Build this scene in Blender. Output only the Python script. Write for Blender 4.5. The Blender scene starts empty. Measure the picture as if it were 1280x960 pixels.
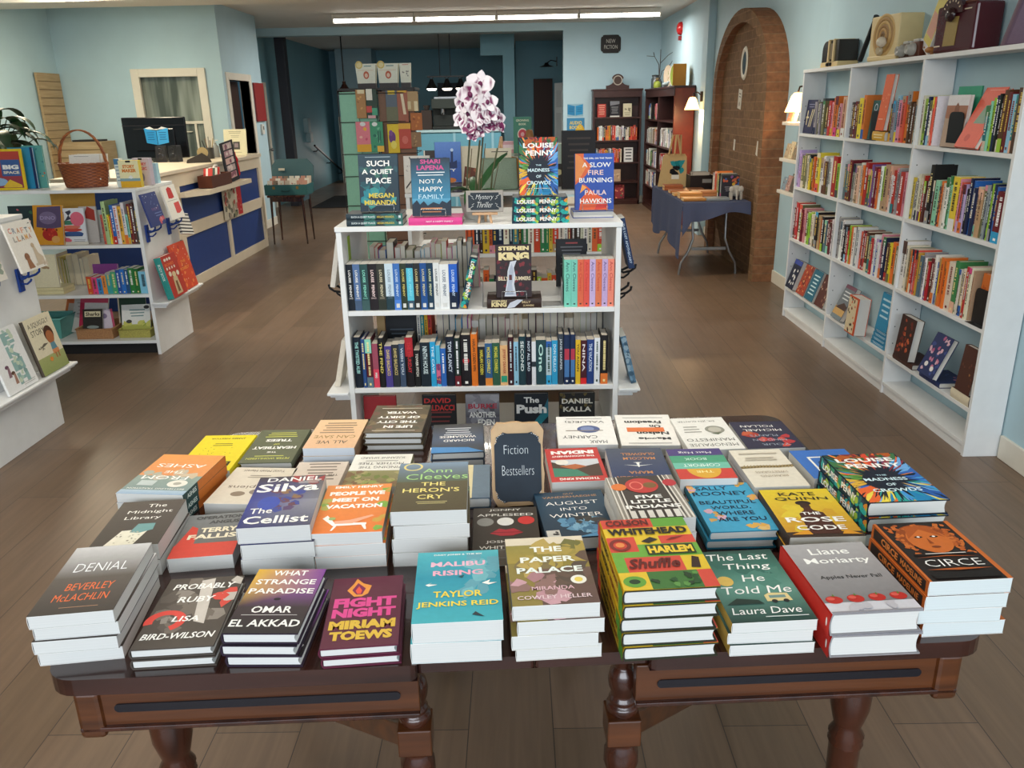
import bpy, math, random
from mathutils import Matrix, Vector
C = bpy.context.scene
COL = C.collection
random.seed(7)
PI = math.pi

# ------------------------------------------------------------------ camera, light, exposure
CAM_H = 1.65
FOC = 1021.2                                   # focal length in pixels of the 1280 wide frame
PITCH, ROLL, YAW = .32871, .01995, -.00886
def cam_axes():
    cp, sp = math.cos(PITCH), math.sin(PITCH)
    f = Vector((math.sin(YAW)*cp, math.cos(YAW)*cp, -sp))
    r = Vector((math.cos(YAW), -math.sin(YAW), 0))
    d = f.cross(r)
    r2 = r*math.cos(ROLL) + d*math.sin(ROLL)
    d2 = -r*math.sin(ROLL) + d*math.cos(ROLL)
    return r2, d2, f
AX = cam_axes()
cam = bpy.data.objects.new('camera', bpy.data.cameras.new('camera'))
COL.objects.link(cam)
cam.data.sensor_width = 36
cam.data.lens = FOC*36/1280
cam.data.clip_start = .05
cam.matrix_world = Matrix(((AX[0].x, -AX[1].x, -AX[2].x, 0), (AX[0].y, -AX[1].y, -AX[2].y, 0),
                           (AX[0].z, -AX[1].z, -AX[2].z, CAM_H), (0, 0, 0, 1)))
C.camera = cam
def ray(x, y): return AX[0]*((x-640)/FOC) + AX[1]*((y-480)/FOC) + AX[2]
def at_z(x, y, z):
    d = ray(x, y); return Vector((0, 0, CAM_H)) + d*((z-CAM_H)/d.z)
def at_y(x, y, Y):
    d = ray(x, y); return Vector((0, 0, CAM_H)) + d*(Y/d.y)
def at_x(x, y, X):
    d = ray(x, y); return Vector((0, 0, CAM_H)) + d*(X/d.x)

vs = C.view_settings
vs.view_transform = 'Standard'; vs.look = 'None'; vs.exposure = 0.0; vs.gamma = 1; vs.use_curve_mapping = False
w = bpy.data.worlds.new('sky'); C.world = w; w.use_nodes = True
w.node_tree.nodes['Background'].inputs[0].default_value = (.72, .86, 1, 1)
w.node_tree.nodes['Background'].inputs[1].default_value = .9
def area(name, loc, rot, sx, sy, power, col):
    l = bpy.data.lights.new(name, 'AREA'); l.shape = 'RECTANGLE'; l.size = sx; l.size_y = sy
    l.energy = power; l.color = col
    o = bpy.data.objects.new(name, l); COL.objects.link(o); o.location = loc; o.rotation_euler = rot
    return o
def point(name, loc, power, col, r=.03):
    l = bpy.data.lights.new(name, 'POINT'); l.energy = power; l.color = col; l.shadow_soft_size = r
    o = bpy.data.objects.new(name, l); COL.objects.link(o); o.location = loc
    return o
# daylight falling in through the shop window behind the camera
area('window_daylight', (0.0, -3.9, 3.15), (math.radians(68), 0, 0), 7.0, 3.0, 560, (.85, .92, 1))
# ceiling fluorescent rows; the far one is seen as four tubes
FLUO = (1, .93, .80)
area('tube_row_far', (-.22, 12.5, 2.80), (0, 0, 0), 4.6, .12, 135, (1, .95, .88))
area('fill_row_middle', (-.6, 7.0, 2.86), (0, 0, 0), 4.6, .12, 88, FLUO)  # unseen row, added to brighten the middle of the shop
area('fill_row_near', (-1.2, 2.4, 2.86), (0, 0, 0), 4.6, .12, 74, FLUO)  # unseen row, added to brighten the front of the shop
area('tube_row_counter', (-4.4, 8.4, 2.86), (0, 0, PI/2), 3.0, .12, 115, (1, .87, .64))

# low sun thrown back by windows across the street, coming in through the shop window
def glint(name, loc, to, power, deg):
    l = bpy.data.lights.new(name, 'SPOT'); l.energy = power; l.color = (1, .55, .28); l.spot_size = math.radians(deg); l.spot_blend = 1; l.shadow_soft_size = .25
    o = bpy.data.objects.new(name, l); COL.objects.link(o); o.location = loc
    o.rotation_euler = (Vector(to)-Vector(loc)).to_track_quat('-Z', 'Y').to_euler()
glint('sun_glint_shelf', (-.6, -5.5, 2.75), (2.25, 3.63, 1.55), 260, 5)
glint('sun_glint_floor', (-.2, -4.5, 2.55), (1.12, 1.85, 0), 110, 6)
glint('sun_glint_far', (.2, -5.5, 2.3), (1.1, 4.0, 0), 90, 9)
# ------------------------------------------------------------------ colours and materials
def lin(c):
    if isinstance(c, str):
        c = c.lstrip('#')
        c = [int(c[i:i+2], 16)/255 for i in (0, 2, 4)]
    return tuple(x/12.92 if x <= .04045 else ((x+.055)/1.055)**2.4 for x in c)
MATS = {}
def mat(name, col=None, rough=.5, attr=False, metal=0, spec=.5, emit=None, strength=0, noise=0, nscale=30, bump=0, bscale=200, coat=0):
    m = bpy.data.materials.new(name); m.use_nodes = True
    nt = m.node_tree; b = nt.nodes['Principled BSDF']; N = nt.nodes.new; L = nt.links.new
    b.inputs['Roughness'].default_value = rough; b.inputs['Metallic'].default_value = metal
    b.inputs['Specular IOR Level'].default_value = spec; b.inputs['Coat Weight'].default_value = coat
    src = None
    if attr:
        a = N('ShaderNodeVertexColor'); a.layer_name = 'Col'; src = a.outputs['Color']
    elif col:
        r = N('ShaderNodeRGB'); r.outputs[0].default_value = lin(col) + (1,); src = r.outputs[0]
    if noise:
        tc = N('ShaderNodeTexCoord'); nz = N('ShaderNodeTexNoise'); nz.inputs['Scale'].default_value = nscale; nz.inputs['Detail'].default_value = 4
        L(tc.outputs['Object'], nz.inputs['Vector'])
        mr = N('ShaderNodeMapRange'); mr.inputs[1].default_value = .25; mr.inputs[2].default_value = .75
        mr.inputs[3].default_value = 1-noise; mr.inputs[4].default_value = 1+noise
        L(nz.outputs[0], mr.inputs[0])
        mx = N('ShaderNodeMix'); mx.data_type = 'RGBA'; mx.blend_type = 'MULTIPLY'; mx.inputs[0].default_value = 1
        L(src, mx.inputs[6]); L(mr.outputs[0], mx.inputs[7]); src = mx.outputs[2]
    if src: L(src, b.inputs['Base Color'])
    if bump:
        tc = N('ShaderNodeTexCoord'); nz = N('ShaderNodeTexNoise'); nz.inputs['Scale'].default_value = bscale
        L(tc.outputs['Object'], nz.inputs['Vector'])
        bp = N('ShaderNodeBump'); bp.inputs['Strength'].default_value = bump; bp.inputs['Distance'].default_value = .002
        L(nz.outputs[0], bp.inputs['Height']); L(bp.outputs[0], b.inputs['Normal'])
    if emit:
        b.inputs['Emission Color'].default_value = lin(emit) + (1,); b.inputs['Emission Strength'].default_value = strength
    MATS[name] = m
    return m
mat('print', attr=True, rough=.48, noise=.05, nscale=90, spec=.28)
mat('print_gloss', attr=True, rough=.2, noise=.03, nscale=60)
mat('cloth', attr=True, rough=.9, noise=.12, nscale=180, bump=.4, bscale=500, spec=.2)
mat('paint', attr=True, rough=.5, noise=.03, nscale=25)
mat('white_paint', '#e6e7e6', rough=.42, noise=.03, nscale=14)
mat('black_metal', '#17181a', rough=.35, metal=.4, noise=.1)
mat('black_plastic', '#141417', rough=.4, noise=.1, nscale=40)
mat('steel', '#9a9da0', rough=.32, metal=.9, noise=.06)
mat('brass', '#b08d4a', rough=.3, metal=.9, noise=.05)
mat('wire', '#c8c8c4', rough=.25, metal=.8, noise=.05)
mat('wall_paint', '#b3cfd9', rough=.7, noise=.035, nscale=3)
mat('wall_paint_back', '#7fb0bf', rough=.55, noise=.05, nscale=2)
mat('ceiling_paint', '#d9d6cf', rough=.8, noise=.03, nscale=5)
mat('trim_paint', '#e2dccd', rough=.45, noise=.03, nscale=10)
mat('counter_cream', '#dccfb8', rough=.5, noise=.04, nscale=9)
mat('counter_blue', '#173a80', rough=.5, noise=.06, nscale=12)
mat('light_oak', '#c9a273', rough=.5, noise=.14, nscale=25)
mat('pale_wood', '#cda37c', rough=.55, noise=.1, nscale=60)
mat('tube_glow', '#ffffff', emit='#fffaf0', strength=9)
mat('bulb_glow', '#ffffff', emit='#ffd9a0', strength=14)
mat('shade_glow', '#ffe2b0', emit='#ffc878', strength=5)
mat('white_glow', '#ffffff', emit='#fff4e6', strength=5)
mat('screen_black', '#0c0c0f', rough=.18, noise=.1)
mat('leaf', attr=True, rough=.4, noise=.25, nscale=40)
mat('petal', attr=True, rough=.55, noise=.05, nscale=50)
mat('chalkboard', '#26303a', rough=.75, noise=.15, nscale=25)
mat('chalk', '#e4e6e4', rough=.95, noise=.1, nscale=300)
mat('brown_bookcase', '#3a1d18', rough=.35, noise=.2, nscale=12)
mat('bookcase_lit_side', '#7a2c14', rough=.3, noise=.18, nscale=10)  # brown bookcase wood made redder and lighter, wall lamp glow put into the colour
mat('wicker', attr=True, rough=.55, noise=.3, nscale=120)
def page_mat():
    m = mat('pages', '#ece7db', rough=.85, spec=.2)
    nt = m.node_tree; N = nt.nodes.new; L = nt.links.new; b = nt.nodes['Principled BSDF']
    tc = N('ShaderNodeTexCoord'); sp = N('ShaderNodeSeparateXYZ'); L(tc.outputs['Object'], sp.inputs[0])
    cb = N('ShaderNodeCombineXYZ')
    k = N('ShaderNodeMath'); k.operation = 'MULTIPLY'; k.inputs[1].default_value = 900; L(sp.outputs[2], k.inputs[0]); L(k.outputs[0], cb.inputs[2])
    a = N('ShaderNodeVertexColor'); a.layer_name = 'Col'
    nz = N('ShaderNodeTexNoise'); nz.inputs['Scale'].default_value = 1; nz.inputs['Detail'].default_value = 2; L(cb.outputs[0], nz.inputs['Vector'])
    mr = N('ShaderNodeMapRange'); mr.inputs[1].default_value = .3; mr.inputs[2].default_value = .7; mr.inputs[3].default_value = .86; mr.inputs[4].default_value = 1.02
    L(nz.outputs[0], mr.inputs[0])
    mx = N('ShaderNodeMix'); mx.data_type = 'RGBA'; mx.blend_type = 'MULTIPLY'; mx.inputs[0].default_value = 1
    L(a.outputs[0], mx.inputs[6]); L(mr.outputs[0], mx.inputs[7]); L(mx.outputs[2], b.inputs['Base Color'])
page_mat()
def wood_mat(name, c1, c2, rough, scale=(2, 30, 30), coat=.0):
    m = mat(name, c1, rough=rough, coat=coat); nt = m.node_tree; N = nt.nodes.new; L = nt.links.new; b = nt.nodes['Principled BSDF']
    tc = N('ShaderNodeTexCoord'); mp = N('ShaderNodeMapping'); mp.inputs['Scale'].default_value = scale; L(tc.outputs['Object'], mp.inputs[0])
    nz = N('ShaderNodeTexNoise'); nz.inputs['Scale'].default_value = 1; nz.inputs['Detail'].default_value = 6; nz.inputs['Distortion'].default_value = .6; L(mp.outputs[0], nz.inputs[0])
    cr = N('ShaderNodeValToRGB'); cr.color_ramp.elements[0].position = .35; cr.color_ramp.elements[1].position = .68
    cr.color_ramp.elements[0].color = lin(c1) + (1,); cr.color_ramp.elements[1].color = lin(c2) + (1,)
    L(nz.outputs[0], cr.inputs[0]); L(cr.outputs[0], b.inputs['Base Color'])
wood_mat('mahogany_top', '#24120f', '#3c1e17', .2, coat=.5)
wood_mat('mahogany', '#40210f', '#5e3317', .28, coat=.35)
wood_mat('mahogany_dark', '#2a140d', '#482416', .25, (20, 20, 3), coat=.4)
wood_mat('slatwall', '#a58c66', '#b59d78', .6, (4, 4, 60))
def floor_mat():
    m = mat('floor_planks', '#806a58', rough=.36); nt = m.node_tree; N = nt.nodes.new; L = nt.links.new; b = nt.nodes['Principled BSDF']
    tc = N('ShaderNodeTexCoord'); mp = N('ShaderNodeMapping'); mp.inputs['Rotation'].default_value = (0, 0, PI/2); mp.inputs['Location'].default_value = (.35, .157, 0)
    L(tc.outputs['Object'], mp.inputs[0])
    bt = N('ShaderNodeTexBrick'); bt.inputs['Scale'].default_value = 1; bt.inputs['Brick Width'].default_value = 1.5; bt.inputs['Row Height'].default_value = .2365
    bt.inputs['Mortar Size'].default_value = .0016; bt.inputs['Mortar Smooth'].default_value = .3; bt.inputs['Bias'].default_value = 0
    bt.inputs['Color1'].default_value = lin('#66523f') + (1,); bt.inputs['Color2'].default_value = lin('#755e4b') + (1,); bt.inputs['Mortar'].default_value = lin('#382e27') + (1,)
    bt.offset = .37
    L(mp.outputs[0], bt.inputs['Vector'])
    m2 = N('ShaderNodeMapping'); m2.inputs['Scale'].default_value = (28, 1.6, 1); L(tc.outputs['Object'], m2.inputs[0])
    nz = N('ShaderNodeTexNoise'); nz.inputs['Scale'].default_value = 1.4; nz.inputs['Detail'].default_value = 7; nz.inputs['Distortion'].default_value = .8; L(m2.outputs[0], nz.inputs[0])
    mr = N('ShaderNodeMapRange'); mr.inputs[1].default_value = .3; mr.inputs[2].default_value = .7; mr.inputs[3].default_value = .86; mr.inputs[4].default_value = 1.12; L(nz.outputs[0], mr.inputs[0])
    mx = N('ShaderNodeMix'); mx.data_type = 'RGBA'; mx.blend_type = 'MULTIPLY'; mx.inputs[0].default_value = 1
    L(bt.outputs[0], mx.inputs[6]); L(mr.outputs[0], mx.inputs[7])
    L(mx.outputs[2], b.inputs['Base Color'])
    n2 = N('ShaderNodeTexNoise'); n2.inputs['Scale'].default_value = 3; L(tc.outputs['Object'], n2.inputs[0])
    m3 = N('ShaderNodeMapRange'); m3.inputs[3].default_value = .3; m3.inputs[4].default_value = .46; L(n2.outputs[0], m3.inputs[0]); L(m3.outputs[0], b.inputs['Roughness'])
floor_mat()
def brick_mat(name, rot, c1, c2, bw=.205, rh=.072):
    m = mat(name, c1, rough=.85); nt = m.node_tree; N = nt.nodes.new; L = nt.links.new; b = nt.nodes['Principled BSDF']
    tc = N('ShaderNodeTexCoord'); sp = N('ShaderNodeSeparateXYZ'); L(tc.outputs['Object'], sp.inputs[0])
    cb = N('ShaderNodeCombineXYZ'); L(sp.outputs[rot], cb.inputs[0]); L(sp.outputs[2], cb.inputs[1])
    bt = N('ShaderNodeTexBrick'); bt.inputs['Scale'].default_value = 1; bt.inputs['Brick Width'].default_value = bw; bt.inputs['Row Height'].default_value = rh
    bt.inputs['Mortar Size'].default_value = .006; bt.inputs['Mortar Smooth'].default_value = .4
    bt.inputs['Color1'].default_value = lin(c1) + (1,); bt.inputs['Color2'].default_value = lin(c2) + (1,); bt.inputs['Mortar'].default_value = lin('#8d6a4c') + (1,)
    L(cb.outputs[0], bt.inputs[0])
    nz = N('ShaderNodeTexNoise'); nz.inputs['Scale'].default_value = 22; nz.inputs['Detail'].default_value = 5; L(tc.outputs['Object'], nz.inputs[0])
    mr = N('ShaderNodeMapRange'); mr.inputs[1].default_value = .3; mr.inputs[2].default_value = .7; mr.inputs[3].default_value = .75; mr.inputs[4].default_value = 1.2; L(nz.outputs[0], mr.inputs[0])
    mx = N('ShaderNodeMix'); mx.data_type = 'RGBA'; mx.blend_type = 'MULTIPLY'; mx.inputs[0].default_value = 1
    L(bt.outputs[0], mx.inputs[6]); L(mr.outputs[0], mx.inputs[7]); L(mx.outputs[2], b.inputs['Base Color'])
    bp = N('ShaderNodeBump'); bp.inputs['Strength'].default_value = .6; bp.inputs['Distance'].default_value = .006; bp.invert = True
    L(bt.outputs['Fac'], bp.inputs['Height']); L(bp.outputs[0], b.inputs['Normal'])
brick_mat('brick_face', 1, '#80603e', '#6f5132', .205, .082)
brick_mat('brick_side', 0, '#916342', '#7e5235', 3.0, .082)  # same bricks, lighter and more orange: warm light put into the colour

# ------------------------------------------------------------------ mesh builder
WHITE = '#ffffff'
class MB:
    def __init__(s): s.v = []; s.f = []; s.c = []; s.m = []; s.s = []
    def add(s, vs, fs, col=WHITE, m='paint', smooth=False, M=None):
        o = len(s.v)
        for p in vs:
            p = Vector(p) if len(p) == 3 else Vector((p[0], p[1], 0))
            s.v.append(tuple(M @ p) if M else tuple(p))
        per = isinstance(col, list)
        if not per: cl = lin(col)
        for f in fs:
            s.f.append([i+o for i in f])
            s.c.append([lin(col[i]) for i in f] if per else [cl]*len(f))
            s.m.append(m); s.s.append(smooth)
        return s
    def box(s, x0, y0, z0, x1, y1, z1, col=WHITE, m='paint', M=None):
        v = [(x0, y0, z0), (x1, y0, z0), (x1, y1, z0), (x0, y1, z0), (x0, y0, z1), (x1, y0, z1), (x1, y1, z1), (x0, y1, z1)]
        return s.add(v, [(0, 3, 2, 1), (4, 5, 6, 7), (0, 1, 5, 4), (1, 2, 6, 5), (2, 3, 7, 6), (3, 0, 4, 7)], col, m, False, M)
    def quad(s, a, b, c, d, col=WHITE, m='paint', M=None): return s.add([a, b, c, d], [(0, 1, 2, 3)], col, m, False, M)
    def prism(s, poly, z0, z1, col=WHITE, m='paint', M=None, smooth=False):
        n = len(poly)
        v = [(p[0], p[1], z0) for p in poly] + [(p[0], p[1], z1) for p in poly]
        s.add(v, [tuple(range(n))[::-1], tuple(range(n, 2*n))], col, m, False, M)
        return s.add(v, [(i, (i+1) % n, n+(i+1) % n, n+i) for i in range(n)], col, m, smooth, M)
    def lathe(s, prof, n=24, col=WHITE, m='paint', M=None, caps=True, a0=0, a1=2*PI):
        full = abs(a1-a0-2*PI) < 1e-6
        k = n if full else n+1
        v = []
        for r, z in prof:
            for i in range(k):
                a = a0+(a1-a0)*i/n; v.append((r*math.cos(a), r*math.sin(a), z))
        fs = []
        for j in range(len(prof)-1):
            for i in range(n):
                i2 = (i+1) % k
                fs.append((j*k+i, j*k+i2, (j+1)*k+i2, (j+1)*k+i))
        s.add(v, fs, col, m, True, M)
        if caps and full:
            s.add(v[:k], [tuple(range(k))[::-1]], col, m, False, M); s.add(v[-k:], [tuple(range(k))], col, m, False, M)
        return s
    def tube(s, pts, r, n=8, col=WHITE, m='paint', M=None, closed=False):
        pts = [Vector(p) for p in pts]; K = len(pts); v = []
        up = Vector((0, 0, 1)); prev = None
        for i, p in enumerate(pts):
            if closed: t = pts[(i+1) % K]-pts[i-1]
            else: t = pts[min(i+1, K-1)]-pts[max(i-1, 0)]
            t = t.normalized() if t.length > 1e-9 else Vector((0, 0, 1))
            if prev is None:
                a = t.cross(up)
                if a.length < 1e-3: a = t.cross(Vector((1, 0, 0)))
            else: a = prev - t*prev.dot(t)
            a.normalize(); prev = a; b = t.cross(a)
            rr = r[i] if isinstance(r, (list, tuple)) else r
            for j in range(n):
                q = 2*PI*j/n; v.append(p + (a*math.cos(q)+b*math.sin(q))*rr)
        fs = []
        for i in range(K if closed else K-1):
            i2 = (i+1) % K
            for j in range(n):
                j2 = (j+1) % n; fs.append((i*n+j, i*n+j2, i2*n+j2, i2*n+j))
        s.add(v, fs, col, m, True, M)
        if not closed:
            s.add(v[:n], [tuple(range(n))[::-1]], col, m, False, M); s.add(v[-n:], [tuple(range(n))], col, m, False, M)
        return s
    def ball(s, c, r, n=12, col=WHITE, m='paint', M=None, sc=(1, 1, 1)):
        v = []; fs = []; k = max(4, n//2)
        for j in range(k+1):
            a = PI*j/k - PI/2
            for i in range(n):
                b = 2*PI*i/n; v.append((c[0]+r*sc[0]*math.cos(a)*math.cos(b), c[1]+r*sc[1]*math.cos(a)*math.sin(b), c[2]+r*sc[2]*math.sin(a)))
        for j in range(k):
            for i in range(n): fs.append((j*n+i, j*n+(i+1) % n, (j+1)*n+(i+1) % n, (j+1)*n+i))
        return s.add(v, fs, col, m, True, M)
    def join(s, q, M=None):
        o = len(s.v); s.v += [tuple(M @ Vector(p)) if M else p for p in q.v]
        s.f += [[i+o for i in f] for f in q.f]; s.c += q.c; s.m += q.m; s.s += q.s
        return s
    def build(s, name, parent=None, bevel=0, M=None):
        me = bpy.data.meshes.new(name); me.from_pydata(s.v, [], s.f)
        names = []
        for x in s.m:
            if x not in names: names.append(x)
        for x in names: me.materials.append(MATS[x])
        idx = {x: i for i, x in enumerate(names)}
        me.polygons.foreach_set('material_index', [idx[x] for x in s.m])
        me.polygons.foreach_set('use_smooth', s.s)
        ca = me.color_attributes.new('Col', 'FLOAT_COLOR', 'CORNER')
        flat = []
        for fc in s.c:
            for q in fc: flat.extend((q[0], q[1], q[2], 1))
        ca.data.foreach_set('color', flat)
        me.update()
        o = bpy.data.objects.new(name, me); COL.objects.link(o)
        if M is not None: o.matrix_world = M
        if parent: o.parent = parent
        if bevel:
            b = o.modifiers.new('bevel', 'BEVEL'); b.width = bevel; b.segments = 2; b.limit_method = 'ANGLE'; b.angle_limit = .6
        return o
def tag(o, label=None, cat=None, group=None, kind=None):
    if label: o['label'] = label
    if cat: o['category'] = cat
    if group: o['group'] = group
    if kind: o['kind'] = kind
    return o
def thing(name, label, cat, M=None, group=None):
    o = bpy.data.objects.new(name, None); COL.objects.link(o); o.empty_display_size = .05
    if M is not None: o.matrix_world = M if isinstance(M, Matrix) else Matrix.Translation(M)
    return tag(o, label, cat, group)
def struct(name, mb, **k): return tag(mb.build(name, **k), kind='structure')
def copy_tree(o, parent=None):
    c = o.copy(); COL.objects.link(c)
    if parent: c.parent = parent
    for ch in [x for x in o.children]: copy_tree(ch, c)
    return c
def frame(o, X, Y, Z):
    X, Y, Z = Vector(X).normalized(), Vector(Y).normalized(), Vector(Z).normalized()
    return Matrix(((X.x, Y.x, Z.x, o[0]), (X.y, Y.y, Z.y, o[1]), (X.z, Y.z, Z.z, o[2]), (0, 0, 0, 1)))
def T(x, y, z, rz=0, rx=0, ry=0, s=1):
    return Matrix.Translation((x, y, z)) @ Matrix.Rotation(rz, 4, 'Z') @ Matrix.Rotation(ry, 4, 'Y') @ Matrix.Rotation(rx, 4, 'X') @ Matrix.Scale(s, 4)
_txt = {}
def text_geo(s, bold=0.0):
    k = (s, bold)
    if k in _txt: return _txt[k]
    cu = bpy.data.curves.new('t', 'FONT'); cu.body = s; cu.size = 1; cu.resolution_u = 2; cu.offset = bold; cu.fill_mode = 'FRONT'
    ob = bpy.data.objects.new('t', cu); COL.objects.link(ob)
    dg = bpy.context.evaluated_depsgraph_get(); me = ob.evaluated_get(dg).to_mesh()
    vs = [(v.co.x, v.co.y) for v in me.vertices]; fs = [tuple(p.vertices) for p in me.polygons]
    ob.evaluated_get(dg).to_mesh_clear()
    bpy.data.objects.remove(ob); bpy.data.curves.remove(cu)
    if not vs: vs = [(0, 0), (1, 0), (0, 1)]
    x0 = min(v[0] for v in vs); x1 = max(v[0] for v in vs)
    y0 = min(v[1] for v in vs); y1 = max(v[1] for v in vs)
    vs = [((x-x0)/(x1-x0)-.5, (y-y0)/(y1-y0)-.5) for x, y in vs]
    _txt[k] = (vs, fs, (x1-x0)/(y1-y0))
    return _txt[k]
def put_text(mb, s, M, wid, hei=None, col='#ffffff', bold=.02, m='print', shear=0):
    """lettering in the local XY plane of M, centred, wid wide and hei high"""
    vs, fs, asp = text_geo(s, bold)
    if hei is None: hei = wid/asp
    mb.add([(x*wid+y*hei*shear, y*hei, 0) for x, y in vs], fs, col, m, False, M)

# ------------------------------------------------------------------ the room
CEIL = 2.92
struct('floor', MB().box(-6.6, -2.2, -.06, 3.2, 21, 0, m='floor_planks'))
struct('ceiling', MB().box(-6.6, -2.2, CEIL, 3.2, 21, CEIL+.1, m='ceiling_paint'))
struct('trim_1', MB().box(-5.75, 8.85, 2.70, 2.45, 9.35, CEIL, m='ceiling_paint'), bevel=.01)       # boxed beam across the shop
struct('wall_right', MB().box(2.312, -2.0, 0, 2.7, 6.5, CEIL, m='wall_paint'))
struct('wall_right_rear', MB().box(2.452, 6.5, 0, 2.7, 14.8, CEIL, m='wall_paint'))
struct('wall_left', MB().box(-6.0, -2.0, 0, -5.75, 11.2, CEIL, m='wall_paint'))
struct('baseboard_right', MB().box(2.296, -2.0, 0, 2.313, 3.62, .115, m='trim_paint').box(2.436, 6.5, 0, 2.453, 7.75, .115, m='trim_paint')
       .box(2.436, 9.9, 0, 2.453, 14.6, .115, m='trim_paint'), bevel=.004)
# shop front behind the camera: a low wall, piers and a header round one wide window opening
struct('wall_front', MB().box(-6.0, -2.0, 0, 2.7, -1.75, .15, m='wall_paint').box(-6.0, -2.0, 2.72, 2.7, -1.75, CEIL, m='wall_paint')
       .box(-6.0, -2.0, .15, -2.8, -1.75, 2.72, m='wall_paint').box(2.35, -2.0, .15, 2.7, -1.75, 2.72, m='wall_paint'))
# partition with the inside window, behind the counter
WX0, WX1, WZ0, WZ1 = -4.74, -3.96, .95, 2.09
struct('wall_partition', MB().box(-5.76, 11.0, 0, WX0, 11.12, CEIL, m='wall_paint').box(WX1, 11.0, 0, -3.67, 11.12, CEIL, m='wall_paint')
       .box(WX0, 11.0, 0, WX1, 11.12, WZ0, m='wall_paint').box(WX0, 11.0, WZ1, WX1, 11.12, CEIL, m='wall_paint'))
def inside_window():
    m = mat('frosted_glass', '#6f776c', rough=.16, spec=.6); nt = m.node_tree; N = nt.nodes.new; L = nt.links.new; b = nt.nodes['Principled BSDF']
    tc = N('ShaderNodeTexCoord'); mp = N('ShaderNodeMapping'); mp.inputs['Scale'].default_value = (9, 1, .8); L(tc.outputs['Object'], mp.inputs[0])
    nz = N('ShaderNodeTexNoise'); nz.inputs['Scale'].default_value = 1.1; L(mp.outputs[0], nz.inputs[0])
    cr = N('ShaderNodeValToRGB'); cr.color_ramp.elements[0].color = lin('#4a524a')+(1,); cr.color_ramp.elements[1].color = lin('#98a096')+(1,)
    cr.color_ramp.elements[0].position = .35; cr.color_ramp.elements[1].position = .65; L(nz.outputs[0], cr.inputs[0]); L(cr.outputs[0], b.inputs['Base Color'])
    t = .1; f = MB()
    x0, x1, z0, z1 = WX0-t+.02, WX1+t-.02, WZ0-t, WZ1+t-.02
    f.box(x0, 10.965, z0, WX0+.02, 11.02, z1, m='trim_paint'); f.box(WX1-.02, 10.965, z0, x1, 11.02, z1, m='trim_paint')
    f.box(WX0+.02, 10.965, WZ1-.02, WX1-.02, 11.02, z1, m='trim_paint'); f.box(WX0+.02, 10.965, z0, WX1-.02, 11.02, WZ0+.02, m='trim_paint')
    f.box(WX0, 11.02, 1.5, WX1, 11.06, 1.535, m='trim_paint')
    wn = struct('window_1', f, bevel=.006)
    p = MB().box(WX0, 11.06, WZ0, WX1, 11.07, WZ1, m='frosted_glass')
    tag(p.build('pane', wn))
    cb = MB()
    for k in range(3): cb.box(WX0+.02, 11.03, 1.40+k*.028, WX1-.2-.1*k, 11.05, 1.412+k*.028, m='trim_paint')
    for x in (-4.42, -4.12): cb.box(x, 11.025, WZ0+.02, x+.028, 11.05, 1.5, m='trim_paint')
    cb.build('glazing_bar', wn)
inside_window()
# return wall of the partition with a doorway, then the long blue wall towards the back
struct('wall_return', MB().box(-3.79, 11.12, 0, -3.67, 11.2, CEIL, m='wall_paint').box(-3.79, 11.2, 2.03, -3.67, 12.04, CEIL, m='wall_paint')
       .box(-3.79, 12.04, 0, -3.67, 12.66, CEIL, m='wall_paint').box(-4.4, 12.56, 0, -3.79, 12.66, CEIL, m='wall_paint_back'))
d1 = struct('door_1', MB().box(-3.80, 11.10, 0, -3.655, 11.2, 2.12, m='trim_paint').box(-3.80, 12.04, 0, -3.655, 12.14, 2.12, m='trim_paint')
            .box(-3.80, 11.2, 2.03, -3.655, 12.04, 2.12, m='trim_paint'), bevel=.005)
MB().box(-3.86, 11.2, 0, -3.82, 12.04, 2.03, '#3a2620', 'paint').build('door_leaf', d1)
struct('wall_back_left', MB().box(-4.5, 12.66, 0, -4.3, 20.6, CEIL, m='wall_paint_back'))
struct('wall_back', MB().box(-4.5, 20.5, 0, 1.3, 20.7, CEIL, m='wall_paint_back').box(.05, 18.5, 0, 1.1, 18.6, CEIL, m='wall_paint_back').box(at_y(421, 100, 19.8).x, 19.8, 0, at_y(466, 100, 19.8).x, 20.5, CEIL, m='wall_paint')
       .box(-.2, 16.6, 0, .02, 16.9, CEIL, m='wall_paint_back').box(-.62, 16.62, 2.55, -.2, 16.88, CEIL, m='wall_paint_back'))
struct('wall_back_right', MB().box(.83, 14.6, 0, 2.6, 14.75, CEIL, m='wall_paint').box(1.1, 14.75, 0, 1.2, 20.5, CEIL, m='wall_paint_back'))
struct('trim_2', MB().box(-4.3, 14.55, 2.80, .83, 14.8, CEIL, m='wall_paint'))                        # header over the opening to the back room
struct('baseboard_back', MB().box(.83, 14.585, 0, 2.45, 14.6, .115, m='trim_paint').box(-4.3, 12.66, 0, -4.285, 14.0, .115, m='trim_paint')
       .box(-3.67, 12.14, 0, -3.655, 12.66, .115, m='trim_paint'))
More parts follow.
